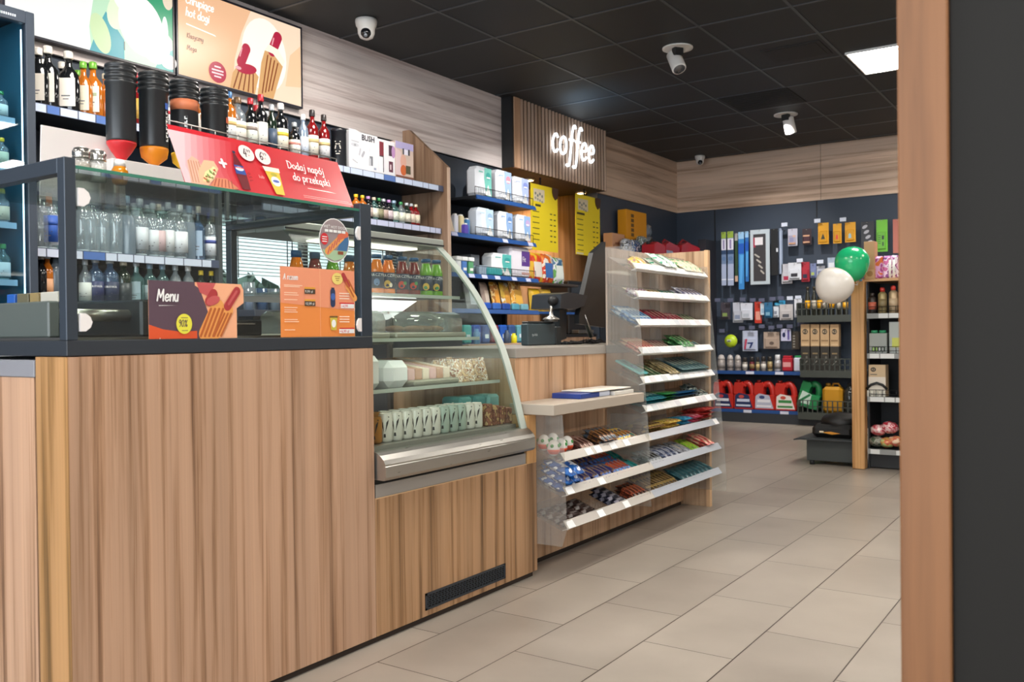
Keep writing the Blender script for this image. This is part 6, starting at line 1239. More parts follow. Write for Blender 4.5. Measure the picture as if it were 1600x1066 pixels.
# yellow menu boards
MY = mat('#f0d824', .45); MK = mat('#4a4320', .5); MP = mat('#dccfb4', .5)
for i, (p0, p1, p2) in enumerate((((829, 283), (871, 298), (870, 395)), ((899, 299), (937, 314), (936, 402)))):
    A0 = onx(*p0, -4.30); A1 = onx(*p1, -4.30); A2 = onx(*p2, -4.30); y0, y1 = A0.y, A1.y; z1_ = (A0.z+A1.z)/2; z0_ = A2.z
    t = thing('menu_board', 'yellow hanging drinks price board under the coffee canopy, %s one' % ('left', 'right')[i], 'menu board', (-4.30, (y0+y1)/2, z0_))
    m = MB(); m.box(-4.304, -4.30, y0, y1, z0_, z1_, MY, .001); a = Art((-4.2999, y0, z0_), (0, 1, 0), (0, 0, 1), m); w, h = y1-y0, z1_-z0_
    if i == 1: a.rect(w*.02, w*.30, .005, .022, MP, 1)
    a.rect(w*.10, w*.50, h*.74, h*.93, MP, 1)
    for k in range(4): a.ell(w*(.17+.08*k), h*(.86-.03*(k % 2)), w*.03, h*.022, mat('#7a8078', .5), 2); a.ell(w*(.17+.08*k), h*(.79-.015*k), w*.032, h*.02, mat('#9c9c90', .5), 2)
    a.rect(w*(.16 if i == 0 else .05), w*.36, h*.665, h*.70, MK, 1)
    for k in range(6 if i == 0 else 7):
        zz = h*(.58-.085*k); a.rect(w*.06, w*(.30+.10*((k*3) % 3)), zz, zz+h*.012, MK, 1); a.rect(w*.70, w*.78, zz-h*.006, zz+h*.012, MK, 1); a.rect(w*.84, w*.92, zz-h*.006, zz+h*.012, MK, 1)
    part('board', m, t)
    m = MB(); m.box(-4.31, -4.296, y0+w*.35, y0+w*.37, z1_, 2.386, BLACK); part('hanger', m, t)
    m = MB(); m.prism([(y1-.10, z1_-.10+.055), (y1-.085, z1_-.10+.02), (y1-.05, z1_-.11), (y1-.015, z1_-.09), (y1, z1_-.03), (y1, z1_), (y1-.10, z1_)], 'x', -4.298, -4.290, mat('#4a2f20', .5)); part('corner_badge', m, t, 'dark brown round badge at the upper corner')
mb = MB(); mb.box(-4.74, -4.33, 6.6, 7.86, 0, .95, WPANEL); mb.box(-4.745, -4.325, 6.58, 7.87, .9505, .98, BLACK, .003); solid('coffee_counter', mb, 'wooden coffee counter inside the niche behind the till screens', 'counter')
t = thing('coffee_machine', 'large black coffee machine in the niche behind the till', 'coffee machine', (-4.52, 7.85, .981)); m = MB(); m.box(-4.72, -4.40, 7.45, 7.86, .981, 1.50, mat('#1d1c1c', .3), .01); part('body', m, t)
m = MB(); m.box(-4.399, -4.394, 7.50, 7.80, 1.28, 1.46, mat('#30353c', .15), .002); part('screen', m, t); m = MB(); m.box(-4.399, -4.33, 7.56, 7.74, 1.15, 1.20, BLACK, .006); part('spout', m, t); m = MB(); m.box(-4.399, -4.32, 7.50, 7.80, .985, 1.02, STEELD, .003); part('drip_tray', m, t)
# ================================================================ till equipment on the cash desk
ZT = .9345
t = thing('customer_terminal', 'black till screen stand with wedge-shaped head, seen from behind on the cash desk', 'till screen', (-2.5, 4.1, ZT))
def P3(px, py, X): q = onx(px, py, X); return (q.x, q.y, q.z)
X_ = -2.42
def yz(px, py, X=X_): q = onx(px, py, X); return (q.y, q.z)
m = MB(); m.prism([yz(870, 482), yz(872, 460), yz(884, 457), yz(913, 462), yz(908, 478), yz(893, 484)][::-1], 'x', X_-.16, X_+.02, mat('#272d34', .35)); part('head', m, t)
m = MB(); m.prism([yz(887, 480), yz(898, 480), yz(898, 529), yz(887, 533)], 'x', X_-.09, X_-.05, mat('#2a3034', .35)); part('stand', m, t)
m = MB(); m.box(X_-.17, X_+.02, yz(880, 530)[0], yz(905, 530)[0], ZT+.0003, ZT+.012, mat('#25292c', .4), .003); part('foot', m, t)
m = MB(); m.ball(P3(864, 470, X_-.02), .028, .032, .026, BLACK, 16, 10); part('round_camera', m, t)
m = MB(); q = P3(861, 480, X_); m.tube([(q[0], q[1], q[2]+.005), (q[0], q[1], q[2]-.055)], .006, STEEL, 8); m.lathe([(.045, 0), (.04, .008), (.012, .022), (.010, .04)], STEEL, 18, c=(q[0], q[1], q[2]-.065)); m.lathe([(.035, -.075), (.035, -.066)], STEELD, 14, c=(q[0], q[1], q[2])) ; part('chrome_cone', m, t, 'chrome cone-shaped bracket')
t = thing('till_monitor', 'tall black tilted till monitor behind the left edge of the rack', 'monitor', (-2.5, 4.35, ZT))
m = MB(); m.prism([yz(905, 492), yz(927, 395), yz(946, 378), yz(946, 512), yz(905, 506)][::-1], 'x', X_-.03, X_, mat('#1e1f21', .45)); part('panel', m, t)
m = MB(); m.tube([P3(912, 492, X_-.02), P3(924, 526, X_-.02)], .014, mat('#3f443e', .35, .3), 10); m.tube([P3(914, 492, X_), P3(926, 526, X_)], .004, STEEL, 8); part('arm', m, t)
m = MB(); q = P3(925, 530, X_-.02); m.lathe([(.04, 0), (.04, .012), (.015, .022)], BLACK, 18, c=(q[0], q[1], ZT+.0003)); part('foot', m, t)
mb = MB(); y0 = onx(825, 510, X_).y; y1 = onx(868, 510, X_).y; mb.box(X_-.045, X_, y0, y1, ZT+.0003, 1.045, mat('#38474d', .35), .006)
a = Art((X_+.0004, y0, ZT), (0, 1, 0), (0, 0, 1), mb); a.text('tp-link', .035, .048, .020, mat('#c4d0d2', .4), 1); o = solid('receipt_printer', mb, 'dark teal box with small pale logo on the cash desk', 'box')
m = MB(); m.box(X_-.043, X_-.002, y0+.005, y1-.01, 1.0452, 1.056, mat('#1c2124', .4), .005); part('lid', m, o)
mb = MB(); mb.box(X_-.10, X_, y1+.004, y1+.06, ZT+.0003, 1.03, mat('#22292c', .4), .005); solid('card_reader', mb, 'small black card reader between the teal box and the screen stand', 'card reader')
rr = random.Random(4); mb = MB()
for k in range(4):
    pts = [(X_+.0+rr.uniform(-.02, .06), yz(880, 530)[0]+.03*i+rr.uniform(-.01, .01), ZT+.006+rr.uniform(0, .022)*(i % 2)) for i in range(14)]
    mb.tube(smooth_line([(p[0], p[1]) for p in pts]) and [Vector(p) for p in pts], .004, BLACK, 6)
solid('cable_tangle', mb, 'tangle of black cables on the cash desk under the screens', 'cables')
# ================================================================ far wall unit
YS = 9.45; XA, XBB = -3.83, 3.4
t = thing('gondola_shelving', 'long dark wall shelving with blue rails and peg hooks along the far wall', 'shelf unit', (-2.6, 9.64, 0))
m = MB(); m.box(XA, XBB, YS, YF-.002, 0, .105, mat('#30343a', .5)); part('base', m, t)
m = MB(); m.box(XA, XBB, YF-.02, YF-.004, .106, 2.2, DARKW); m.box(-3.92, XA-.001, YS+.05, YF-.004, 0, 2.02, mat('#2a2b33', .5)); part('back_panel', m, t)
def rail(z, x0, x1, y=YS, tags=()):
    m = MB(); m.box(x0, x1, y+.012, YF-.021, z-.02, z, SHM, .002); sh = part('shelf_board', m, t)
    m = MB(); m.box(x0, x1, y, y+.011, z-.034, z+.004, BLUE); part('price_rail', m, sh)
    if tags:
        for tx in tags: m = MB(); m.box(tx-.045, tx+.045, y-.0015, y, z-.032, z-.002, mat('#d8dcec', .4)); part('price_label', m, sh)
rail(.555, XA, -2.15, tags=(-3.32, -3.0, -2.40)); rail(.137, XA, -2.79, tags=(-3.35, -2.95)); rail(.137, -1.6, XBB); rail(.555, -1.6, XBB)
KB = mat('#3f443f', .5)
def basket(x0, x1, y0, z0, z1, dens=.05):
    m = MB(); m.box(x0, x1, y0, YF-.022, z0-.015, z0, KB, .002); m.box(x0, x1, y0-.004, y0, z0-.07, z0+.001, KB); sh = part('basket_shelf', m, t)
    m = MB(); m.box(x0, x1, y0-.004, y0+.002, z1-.008, z1, KB); m.box(x0, x0+.006, y0, y0+.3, z0, z1, KB)
    x = x0
    while x <= x1+.001: m.box(x-.006, x+.006, y0-.003, y0+.001, z0, z1-.008, KB); x += dens
    zz = (z0+z1)/2; m.box(x0, x1, y0-.003, y0+.001, zz-.004, zz+.004, KB); part('mesh_front', m, sh)
basket(-2.76, -2.12, 9.38, .575, .70); basket(-2.78, -2.10, 9.36, .14, .27); basket(-2.80, -2.10, 9.42, 1.145, 1.28)
def rct(x0, y0, x1, y1, Y):
    a = ony(x0, y0, Y); b = ony(x1, y1, Y); return min(a.x, b.x), max(a.x, b.x), min(a.z, b.z), max(a.z, b.z)
def hang(name, px, Y, d, col, label, cat, art=None, group=None, bev=.006, body=None):
    """a pack hanging on a peg hook, d deep"""
    x0, x1, z0, z1 = rct(*px, Y); mb = MB(); mb.box(x0, x1, Y, Y+.004, z0, z1, mat(col, .4) if isinstance(col, str) else col, .001)
    if art and not d: art(Art((x0, Y-.0003, z0), (1, 0, 0), (0, 0, 1), mb), x1-x0, z1-z0)
    o = solid(name, mb, label, cat, group)
    if d:
        m = MB(); w, h = x1-x0, z1-z0; m.box(x0+w*.12, x1-w*.12, Y-d, Y-.0008, z0+h*.08, z0+h*.62, body or (mat(col, .3) if isinstance(col, str) else col), bev)
        if art: art(Art((x0+w*.14, Y-d-.0003, z0+h*.10), (1, 0, 0), (0, 0, 1), m), w*.72, h*.50)
        part('pack_body', m, o)
    m = MB(); m.tube([((x0+x1)/2, Y-.03, z1-.012), ((x0+x1)/2, Y+.03, z1-.010), ((x0+x1)/2, YF-.021, z1-.008)], .003, STEEL, 6); part('peg_hook', m, o); return o
def A_two(c1, c2, f=.3):
    def fn(a, w, h): a.rect(0, w, h*(1-f), h, mat(c1, .4), 1); a.rect(w*.15, w*.85, h*.15, h*.55, mat(c2, .4), 2)
    return fn
Y1 = 9.66
def wiper(a, w, h):
    a.rect(0, w, h*.88, h, mat('#9cb84c', .4), 1); a.rect(0, w, h*.66, h*.87, mat('#dfe0ee', .4), 1); a.rect(w*.35, w*.65, h*.68, h*.85, mat('#8a80b0', .5), 2); a.rect(0, w, h*.58, h*.66, mat('#2c4668', .4), 1)
    a.ell(w/2, h*.50, w*.4, h*.04, mat('#5a78a0', .4), 2); a.rect(0, w, h*.0, h*.40, mat('#a8b4d0', .4), 1); a.rect(0, w, h*.10, h*.12, mat('#e4e8f4', .4), 2)
hang('wiper_pack', (1127, 363, 1135, 446), Y1, 0, '#6f86a8', 'leftmost blue and white windscreen wiper pack on the far wall', 'wiper pack', wiper)
hang('wiper_pack', (1136.5, 362, 1146.5, 446), Y1, 0, '#7088ac', 'second blue and white windscreen wiper pack on the far wall', 'wiper pack', wiper)
hang('tool_pack', (1148, 365, 1153, 440), Y1, 0, '#2f4a34', 'narrow dark green pack between the white and the blue wiper packs', 'pack', lambda a, w, h: (a.rect(0, w, 0, h*.12, mat('#c8a890', .5), 1), a.rect(0, w, h*.85, h, mat('#a8a8a8', .5), 1)))
def bw(a, w, h): a.rect(0, w, h*.88, h, mat('#9cc8ec', .4), 1); a.rect(0, w, h*.62, h*.80, mat('#1f58b8', .4), 1); a.poly([(w*.2, h*.1), (w*.6, h*.1), (w*.9, h*.6), (w*.3, h*.6)], mat('#58a8e4', .4), 2)
hang('wiper_pack', (1153.5, 363, 1163, 452), Y1-.02, 0, '#3c88cc', 'bright blue windscreen wiper pack, longer left one of two', 'wiper pack', bw)
hang('wiper_pack', (1164, 362, 1170, 440), Y1, 0, '#3070b8', 'bright blue windscreen wiper pack, shorter right one of two', 'wiper pack', bw)
def fr(a, w, h): a.rect(w*.16, w*.80, h*.06, h*.92, mat('#3c3a3e', .4), 1); a.rect(w*.24, w*.66, h*.72, h*.86, mat('#e0dce0', .4), 3); a.rect(w*.16, w*.28, h*.68, h*.86, mat('#a03048', .4), 2); [a.cap(w*(.25+.1*k), h*(.55-.1*k), w*(.45+.08*k), h*(.50-.1*k), w*.04, mat('#b4b0a8', .4), 2) for k in range(4)]
hang('chain_pack', (1172, 360, 1203, 444), Y1-.05, .0, '#b8c4cc', 'large clear-framed pack with metal parts in the row of wiper packs', 'pack', fr)
hang('black_case', (1204, 358, 1216, 430), Y1-.09, .0, '#17191d', 'tall black case beside the clear-framed pack', 'case', lambda a, w, h: a.rect(w*.75, w, h*.50, h*.58, mat('#c8ccd4', .4), 1))
hang('blade_pack', (1217, 357, 1223, 428), Y1, 0, '#8b9ab4', 'slim grey wiper refill beside the tall black case', 'pack', lambda a, w, h: a.rect(w*.3, w*.6, 0, h, mat('#c0cce0', .4), 1))
def lamp(a, w, h): a.rect(0, w, h*.0, h*.18, mat('#c89878', .4), 1); a.rect(w*.6, w, h*.8, h, mat('#d8b098', .4), 1); a.rect(w*.15, w*.7, h*.25, h*.75, mat('#8f90b4', .4), 2)
hang('bulb_pack', (1231, 358, 1246, 384), Y1, .02, '#c4c4d4', 'small white and copper car bulb pack on the far wall', 'pack', lamp, body=mat('#a8a4b8', .3))
hang('bulb_pack', (1253.5, 358, 1268, 382), Y1, .02, '#3a2a30', 'small dark car bulb pack with copper ends on the far wall', 'pack', lambda a, w, h: (a.rect(0, w, 0, h*.2, mat('#d0a080', .4), 1), a.rect(0, w, h*.8, h, mat('#d0a080', .4), 1)), body=mat('#4a2c34', .3))
for i, (px, c1, nm) in enumerate((((1278, 349, 1295, 381), '#3a3c30', 'black tree'), ((1301.5, 350, 1315, 380), '#e0503c', 'red figure'), ((1320, 348, 1337, 378), '#9ac0cc', 'pale blue figure'))):
    hang('air_freshener', px, Y1, .015, '#e8a81c', 'yellow air freshener pack with a %s on the far wall' % nm, 'air freshener', lambda a, w, h, c1=c1: (a.poly([(w*.5, h*.78), (w*.78, h*.25), (w*.22, h*.25)] if c1 == '#3a3c30' else [(w*.3, h*.2), (w*.7, h*.2), (w*.65, h*.6), (w*.5, h*.7), (w*.35, h*.6)], mat(c1, .4), 3),), body=mat('#d89a18', .3))
hang('charger_pack', (1345, 347, 1366, 386), Y1, 0, '#2c2e34', 'black and silver charger pack left of the green pack on the far wall', 'pack', lambda a, w, h: [a.ell(w*(.3+.12*k), h*(.8-.2*k), w*.22, h*.06, mat('#b0b0b8', .4), 1, .5) for k in range(4)])
def gp(a, w, h): a.rect(w*.55, w*.8, h*.55, h*.8, mat('#2c3c30', .4), 1); a.rect(w*.6, w*.75, h*.15, h*.4, mat('#2c3c30', .4), 1); [a.rect(w*.1, w*.4, h*(.3+.12*k), h*(.34+.12*k), mat('#3a5c34', .4), 1) for k in range(5)]
hang('cable_pack', (1369, 344, 1387, 393), Y1, .02, '#78c83c', 'tall bright green cable pack on the far wall', 'pack', gp, body=mat('#6cb838', .3))
hang('cable_pack', (1395, 343, 1410, 395), Y1, .0, '#c87868', 'tall salmon red pack beside the near wooden column', 'pack')
for i, (a0, c_, d_, nm) in enumerate((((1221, 413, 1238, 443), '#c4c4cc', '#b03050', 'white and red'), ((1231.5, 411, 1252, 437), '#d8dce4', '#2c2c34', 'big white'), ((1252, 410, 1265, 440), '#b02c3c', '#2c3044', 'red and navy'), ((1266, 412, 1275.5, 434), '#7a86b0', '#a8b860', 'violet and green'), ((1276, 416, 1289, 432), '#c4c8d4', '#7c84a4', 'pale grey'), ((1293, 403, 1305, 420), '#a8b8cc', '#e0e4ec', 'light blue grey'))):
    hang('accessory_pack', a0, Y1-.04*(i % 2), .02 if i < 4 else 0, c_, '%s accessory pack in the second row of hooks on the far wall' % nm, 'pack', A_two(c_, d_))
for i, (a0, c_, d_, nm) in enumerate((((1126, 473, 1141, 499), '#4a444c', '#8aa05c', 'dark'), ((1145, 473, 1161, 504), '#c4c8d4', '#8e9ab4', 'tall white'), ((1157, 474, 1176, 500), '#d4d8e4', '#b8c0cc', 'wide white'), ((1179, 472, 1190, 505), '#c83c2c', '#e8a090', 'red'), ((1188, 474, 1199, 492), '#d4e4f0', '#a8c8e0', 'small pale'), ((1194, 473, 1207, 497), '#2f6c94', '#7aa8c0', 'deep blue'), ((1208, 470, 1217, 496), '#dfe4ec', '#8c94a4', 'slim white'), ((1218, 476, 1239, 500), '#c8c4c4', '#5a5c64', 'grey star'), ((1241, 467, 1253, 496), '#dfe2ea', '#3c4050', 'white'), ((1208, 470, 1227, 478), '#3c9cc8', '#60b8d8', 'bright blue'))):
    hang('phone_accessory', a0, Y1-.03*(i % 3), .018 if i not in (3, 4) else 0, c_, '%s phone accessory pack in the middle row of the far wall' % nm, 'phone accessory', A_two(c_, d_, .2))
q = ony(1142, 533, 9.58); m = MB(); m.ball((0, 0, .072), .072, .05, .072, mat('#b9d42c', .35), 26, 16); o = tag(link('yellow_ball', m.mesh('ball'), None, (q.x, 9.58, q.z-.072)), 'round lime yellow sponge ball hanging at the lower left of the far wall', 'ball')
m = MB(); a = Art((-.025, -.052, .062), (1, 0, 0), (0, 0, 1), m); a.rect(0, .045, 0, .028, mat('#e4ecc8', .4), 1); a.rect(.005, .04, .004, .014, mat('#3a4430', .4), 2); lpart('label', m, o); m = MB(); m.tube([(0, -.0, .142), (0, .2, .148)], .003, STEEL, 6); lpart('peg_hook', m, o)
hang('glove_pack', (1160, 517, 1184, 549), Y1, .015, '#c4cce4', 'white and red pack with a dark blue seven shape on the far wall', 'pack', lambda a, w, h: (a.poly([(0, 0), (w*.15, 0), (w*.3, h), (w*.1, h)], mat('#c03c58', .4), 3), a.poly([(w*.3, h*.65), (w*.85, h*.68), (w*.6, h*.1), (w*.45, h*.1), (w*.62, h*.52), (w*.3, h*.52)], mat('#2c3c74', .4), 3)))
hang('film_pack', (1193, 519, 1218, 545), Y1, .015, '#b8a494', 'beige and silver pack right of the seven shape on the far wall', 'pack', lambda a, w, h: a.ell(w*.55, h*.45, w*.2, h*.2, mat('#6c5c54', .4), 1))
hang('sensor_pack', (1220, 514, 1236, 533), Y1-.03, 0, '#cfd0ec', 'small white pack with a dark blue disc on the far wall', 'pack', lambda a, w, h: (a.ell(w*.3, h*.5, w*.15, h*.2, mat('#1f2c5c', .4), 1), a.rect(w*.65, w*.85, h*.1, h*.9, mat('#6a60a8', .4), 1)))
hang('dark_pack', (1237, 518, 1250, 546), Y1, 0, '#4a4238', 'dim brown pack beside the kraft cartons on the far wall', 'pack', lambda a, w, h: [a.rect(w*.15, w*.4, h*(.1+.15*k), h*(.18+.15*k), mat('#9a968c', .4), 1) for k in range(5)])
for i, (px, py) in enumerate(((1225.5, 351), (1277, 345), (1317, 343), (1249.5, 407), (1281.5, 409), (1121, 469), (1141, 469), (1160, 468), (1176, 469), (1190, 469), (1207, 467), (1220, 466), (1234, 466), (1247, 465), (1128, 517), (1159, 513), (1175, 512), (1190, 510), (1205, 512), (1218, 510), (1234, 510), (1251, 507))):
    q = ony(px, py, 9.60); d = i > 4 and i not in (12, 13); m = MB(); m.box(q.x-.032, q.x+.032, 9.60, 9.603, q.z-.020, q.z+.020, mat('#5c6078' if d else '#d4dcec', .45), .001); m.tube([(q.x, 9.604, q.z-.01), (q.x, YF-.021, q.z-.01)], .0025, STEEL, 5)
    solid('price_tag', m, '%s hook price tag on the far wall, %s counting from the top left' % ('dull blue grey' if d else 'white', ORD[i]), 'price tag', 'price tags on hooks')
# cans and bottles on the upper blue rail
CANS = [((1121, 554, 1133, 579), '#a8a09c', 'dome'), ((1136, 554, 1146, 579), '#a8a09c', 'dome'), ((1148, 554, 1158, 579), '#a8a09c', 'dome'), ((1160, 558, 1168, 579), '#9a948c', 'spray'), ((1171, 557, 1179, 579), '#6a2430', 'spray'), ((1181, 557, 1187, 579), '#8a8468', 'spray'), ((1189, 556, 1197, 579), '#8c8480', 'spray'), ((1199, 556, 1207, 579), '#b8a87c', 'spray'), ((1210, 553, 1220, 579), '#c8c8cc', 'white')]
for i, (px, c_, k) in enumerate(CANS):
    x0, x1, z0, z1 = rct(*px, 9.50); r = (x1-x0)/2; h = z1-z0; cx = (x0+x1)/2
    m = MB(); m.lathe([(r*.95, 0), (r, .004), (r, h*.62), (r*.9, h*.66)], mat(c_, .3, .3), 18); z_ = .556
    o = tag(link('spray_can', m.mesh('can'), None, (cx, 9.50, z_)), '%s, %s from the left on the far upper blue rail' % ({'dome': 'silver domed can', 'spray': 'small spray can', 'white': 'grey can with white cap'}[k], ORD[i]), 'spray can', 'cans on the far blue rail')
    m = MB(); c2 = {'dome': '#bdb6b2', 'spray': '#3a3634', 'white': '#eceef2'}[k]
    m.lathe([(r*.92, h*.661), (r*.88, h*.8), (r*.6, h*.95), (r*.2, h)] if k == 'dome' else [(r*.8, h*.661), (r*.8, h*.95), (r*.7, h)], mat(c2, .3), 16); lpart('cap', m, o)
    m = MB(); m.lathe([(r*1.01, h*.15), (r*1.01, h*.5)], mat(('#d8d4cc', '#8a7048', '#c8b080')[i % 3] if k == 'spray' else '#8c8684', .4), 18); lpart('label', m, o)
for i, (px, c_, l_) in enumerate((((1222, 556, 1238, 578), '#b82838', '#e0a0a0'), ((1240, 556, 1254, 578), '#2f9a58', '#d4dce8'))):
    x0, x1, z0, z1 = rct(*px, 9.49); m = MB(); m.box(x0, x1, 9.48, 9.56, .5565, z1-.02, mat(c_ if i == 0 else '#d8dcec', .35), .012); m.box(x0+.01, x1-.01, 9.49, 9.55, z1-.0195, z1, mat(c_, .35), .004); m.box(x0+.012, x1-.012, 9.4785, 9.4795, z0+.03, z0+.08, mat(l_, .4))
    solid('canister', m, ('small red canister right of the spray cans on the far wall', 'white canister with green top right of the spray cans')[i], 'canister')
# kraft cartons
for i in range(4):
    px = (1252+15.2*i, 507, 1266+15.2*i, 555); x0, x1, z0, z1 = rct(*px, 9.48); z0 = .5755
    m = MB(); m.box(x0, x1, 9.46, 9.54, z0, z0+(z1-z0)*.52, mat('#34312c', .45), .001); m.box(x0, x1, 9.46, 9.54, z0+(z1-z0)*.5205, z1, mat('#bf9f78', .6), .001)
    a = Art((x0, 9.4596, z0), (1, 0, 0), (0, 0, 1), m); w = x1-x0; h = z1-z0
    a.ell(w/2, h*.84, w*.30, h*.06, mat('#3a342c', .5), 1); a.text('K2', w/2, h*.815, h*.075, mat('#d8bf98', .5), 2, align='CENTER'); a.rect(w*.1, w*.9, h*.63, h*.66, mat('#8a7050', .5), 1); a.rect(w*.1, w*.9, h*.54, h*.58, mat('#d0b48c', .5), 1)
    a.cap(w*.3, h*.12, w*.7, h*.20, w*.05, mat('#8c8a80', .5), 1); a.rect(w*.2, w*.8, h*.35, h*.38, mat('#8c7a58', .5), 1); a.ell(w*.65, h*.28, w*.12, h*.03, mat('#6c6a60', .5), 1)
    solid('kraft_carton', m, 'black and kraft K2 carton in the far mesh basket, %s from the left' % ORD[i], 'carton', 'K2 cartons')
for i, px in enumerate((1262, 1272, 1281, 1290, 1300, 1311, 1321)):
    q = ony(px, 484, 9.50); h = .30 if i < 5 else .26; m = MB(); m.lathe([(.024, 0), (.026, .004), (.026, h*.6), (.018, h*.72), (.012, h*.8), (.012, h*.9)], mat('#2c2c24', .3), 16)
    o = tag(link('sprayer_bottle', m.mesh('bottle'), None, (q.x, 9.50, 1.1455)), 'slim dark bottle with yellow label in the basket behind the balloons, %s from the left' % ORD[i], 'bottle', 'yellow-labelled bottles behind the balloons')
    m = MB(); m.lathe([(.0266, h*.22), (.0266, h*.52)], mat('#e8a818' if i % 2 == 0 else '#b8b0a0', .4), 16); lpart('label', m, o)
    m = MB(); m.lathe([(.014, h*.901), (.016, h)], mat('#3a3020', .3), 12); lpart('cap', m, o)
# jerry cans
def jug_mesh(red, h=.325, w=.228, d=.12):
    mb = MB(); R_ = mat(red, .3)
    out = [(0, .01), (.01, 0), (w-.01, 0), (w, .01), (w, h*.50), (w*.93, h*.80), (w*.80, h*.93), (w*.66, h*.97), (w*.40, h*.93), (w*.34, h*.90), (w*.34, h*.96), (w*.06, h*.96), (w*.05, h*.88), (0, h*.78)]
    hole = [(w*.62, h*.50), (w*.80, h*.52), (w*.82, h*.66), (w*.74, h*.82), (w*.60, h*.84), (w*.50, h*.76)]
    # body with a handle opening: build as ring of quads between outline and hole on the upper part
    lower = [(0, .01), (.01, 0), (w-.01, 0), (w, .01), (w, h*.50), (w*.80, h*.505), (w*.62, h*.495), (w*.45, h*.50), (0, h*.50)]
    left = [(0, h*.50), (w*.45, h*.50), (w*.46, h*.70), (w*.52, h*.80), (w*.40, h*.93), (w*.34, h*.90), (w*.05, h*.90), (0, h*.78)]
    def slab(poly, d0, bev=.012):
        n = len(poly); cx = sum(p[0] for p in poly)/n; cz = sum(p[1] for p in poly)/n
        ins = [((p[0]-cx)*(1-bev*6)+cx, (p[1]-cz)*(1-bev*6)+cz) for p in poly]
        vs = []; 
        for (pl, y) in ((ins, -d0/2), (poly, -d0/2+bev), (poly, d0/2-bev), (ins, d0/2)): vs += [(p[0]-w/2, y, p[1]) for p in pl]
        fs = [tuple(range(n)), tuple(range(4*n-1, 3*n-1, -1))]
        for k in range(3): fs += [(k*n+i, (k+1)*n+i, (k+1)*n+(i+1) % n, k*n+(i+1) % n) for i in range(n)]
        mb.add(vs, fs, R_, False)
    slab(lower, d); slab(left, d)
    return mb
def handle_mesh(red, h=.325, w=.228):
    mb = MB(); P_ = [(w*.44, h*.80), (w*.56, h*.87), (w*.70, h*.84), (w*.80, h*.72), (w*.84, h*.58), (w*.85, h*.47)]
    mb.tube([(x-w/2, 0, z) for x, z in smooth_line(P_)], .033, mat(red, .3), 12); return mb
JM = jug_mesh('#c03028').mesh('jug'); HM = handle_mesh('#c03028').mesh('handle')
m = MB(); m.lathe([(.024, 0), (.024, .022), (.020, .026)], mat('#8c1f1c', .35), 16, c=(-.075, 0, .2935)); CM = m.mesh('cap')
LABS = [('#1f2c58', '#e4e6f0', '#c03c48'), ('#20305c', '#d0d8ec', '#c8504c'), ('#b8bcd0', '#e8e8f0', '#3a4878'), ('#e8e0dc', '#3c8a48', '#c84c40')]
for i, px in enumerate((1133, 1165, 1197, 1230)):
    q = ony(px, 641, 9.52); o = tag(link('oil_canister', JM, None, (q.x, 9.52, .1375)), 'red oil canister on the far bottom rail, %s' % ('partly behind the rack', 'second from the left', 'with the pale label', 'with the green and white label')[i], 'oil canister', 'red oil canisters'); link('handle', HM, o); link('cap', CM, o)
    m = MB(); a = Art((-.114, -.0605, 0), (1, 0, 0), (0, 0, 1), m); l = LABS[i]; a.poly([(.015, .02), (.215, .02), (.17, .16), (.06, .18), (.02, .15)], mat(l[0], .4), 1); a.rect(.04, .18, .085, .115, mat(l[1], .4), 2); a.rect(.03, .19, .035, .055, mat(l[1], .4), 2); a.ell(.09, .14, .03, .018, mat(l[2], .4), 2)
    lpart('label', m, o)
q = ony(1264, 641, 9.50); JG = jug_mesh('#2a8c54', .30, .22).mesh('jug'); o = tag(link('coolant_canister', JG, None, (q.x-.01, 9.50, .1805), (0, math.radians(14), 0)), 'green coolant canister tilted on the bottom rail of the far wall', 'canister'); link('handle', handle_mesh('#2a8c54', .30, .22).mesh('handle'), o)
m = MB(); a = Art((-.10, -.0605, 0), (1, 0, 0), (0, 0, 1), m); a.poly([(.0, .04), (.12, .04), (.12, .15), (.02, .17)], mat('#cfe4d8', .4), 1); a.cap(.02, .06, .10, .14, .012, mat('#2a7c4c', .4), 2); lpart('label', m, o)
q = ony(1301, 645, 9.42); m = MB(); m.box(-.10, .10, -.07, .07, 0, .27, mat('#c08a1c', .4), .03); o = tag(link('fuel_canister', m.mesh('body'), None, (q.x, 9.46, .1405)), 'mustard yellow canister in the lower mesh basket of the far wall', 'canister')
m = MB(); m.lathe([(.026, 0), (.026, .03), (.020, .034)], mat('#8a6414', .4), 14, c=(-.05, 0, .2705)); lpart('cap', m, o); m = MB(); m.tube([(-.01, 0, .268), (.0, 0, .30), (.05, 0, .30), (.07, 0, .268)], .010, mat('#b8841c', .4), 10); lpart('handle', m, o)
q = ony(1324, 640, 9.45); m = MB(); m.lathe([(.05, 0), (.055, .01), (.055, .2), (.03, .27), (.02, .29)], glass('#5a5f5c', .1, .05, .4, '#4a4e4c'), 18); o = tag(link('washer_bottle', m.mesh('bottle'), None, (q.x+.02, 9.46, .1405)), 'smoky clear bottle right of the mustard canister, partly behind the gondola', 'bottle'); m = MB(); m.lathe([(.02, .2905), (.02, .31)], BLACK, 12); lpart('cap', m, o)
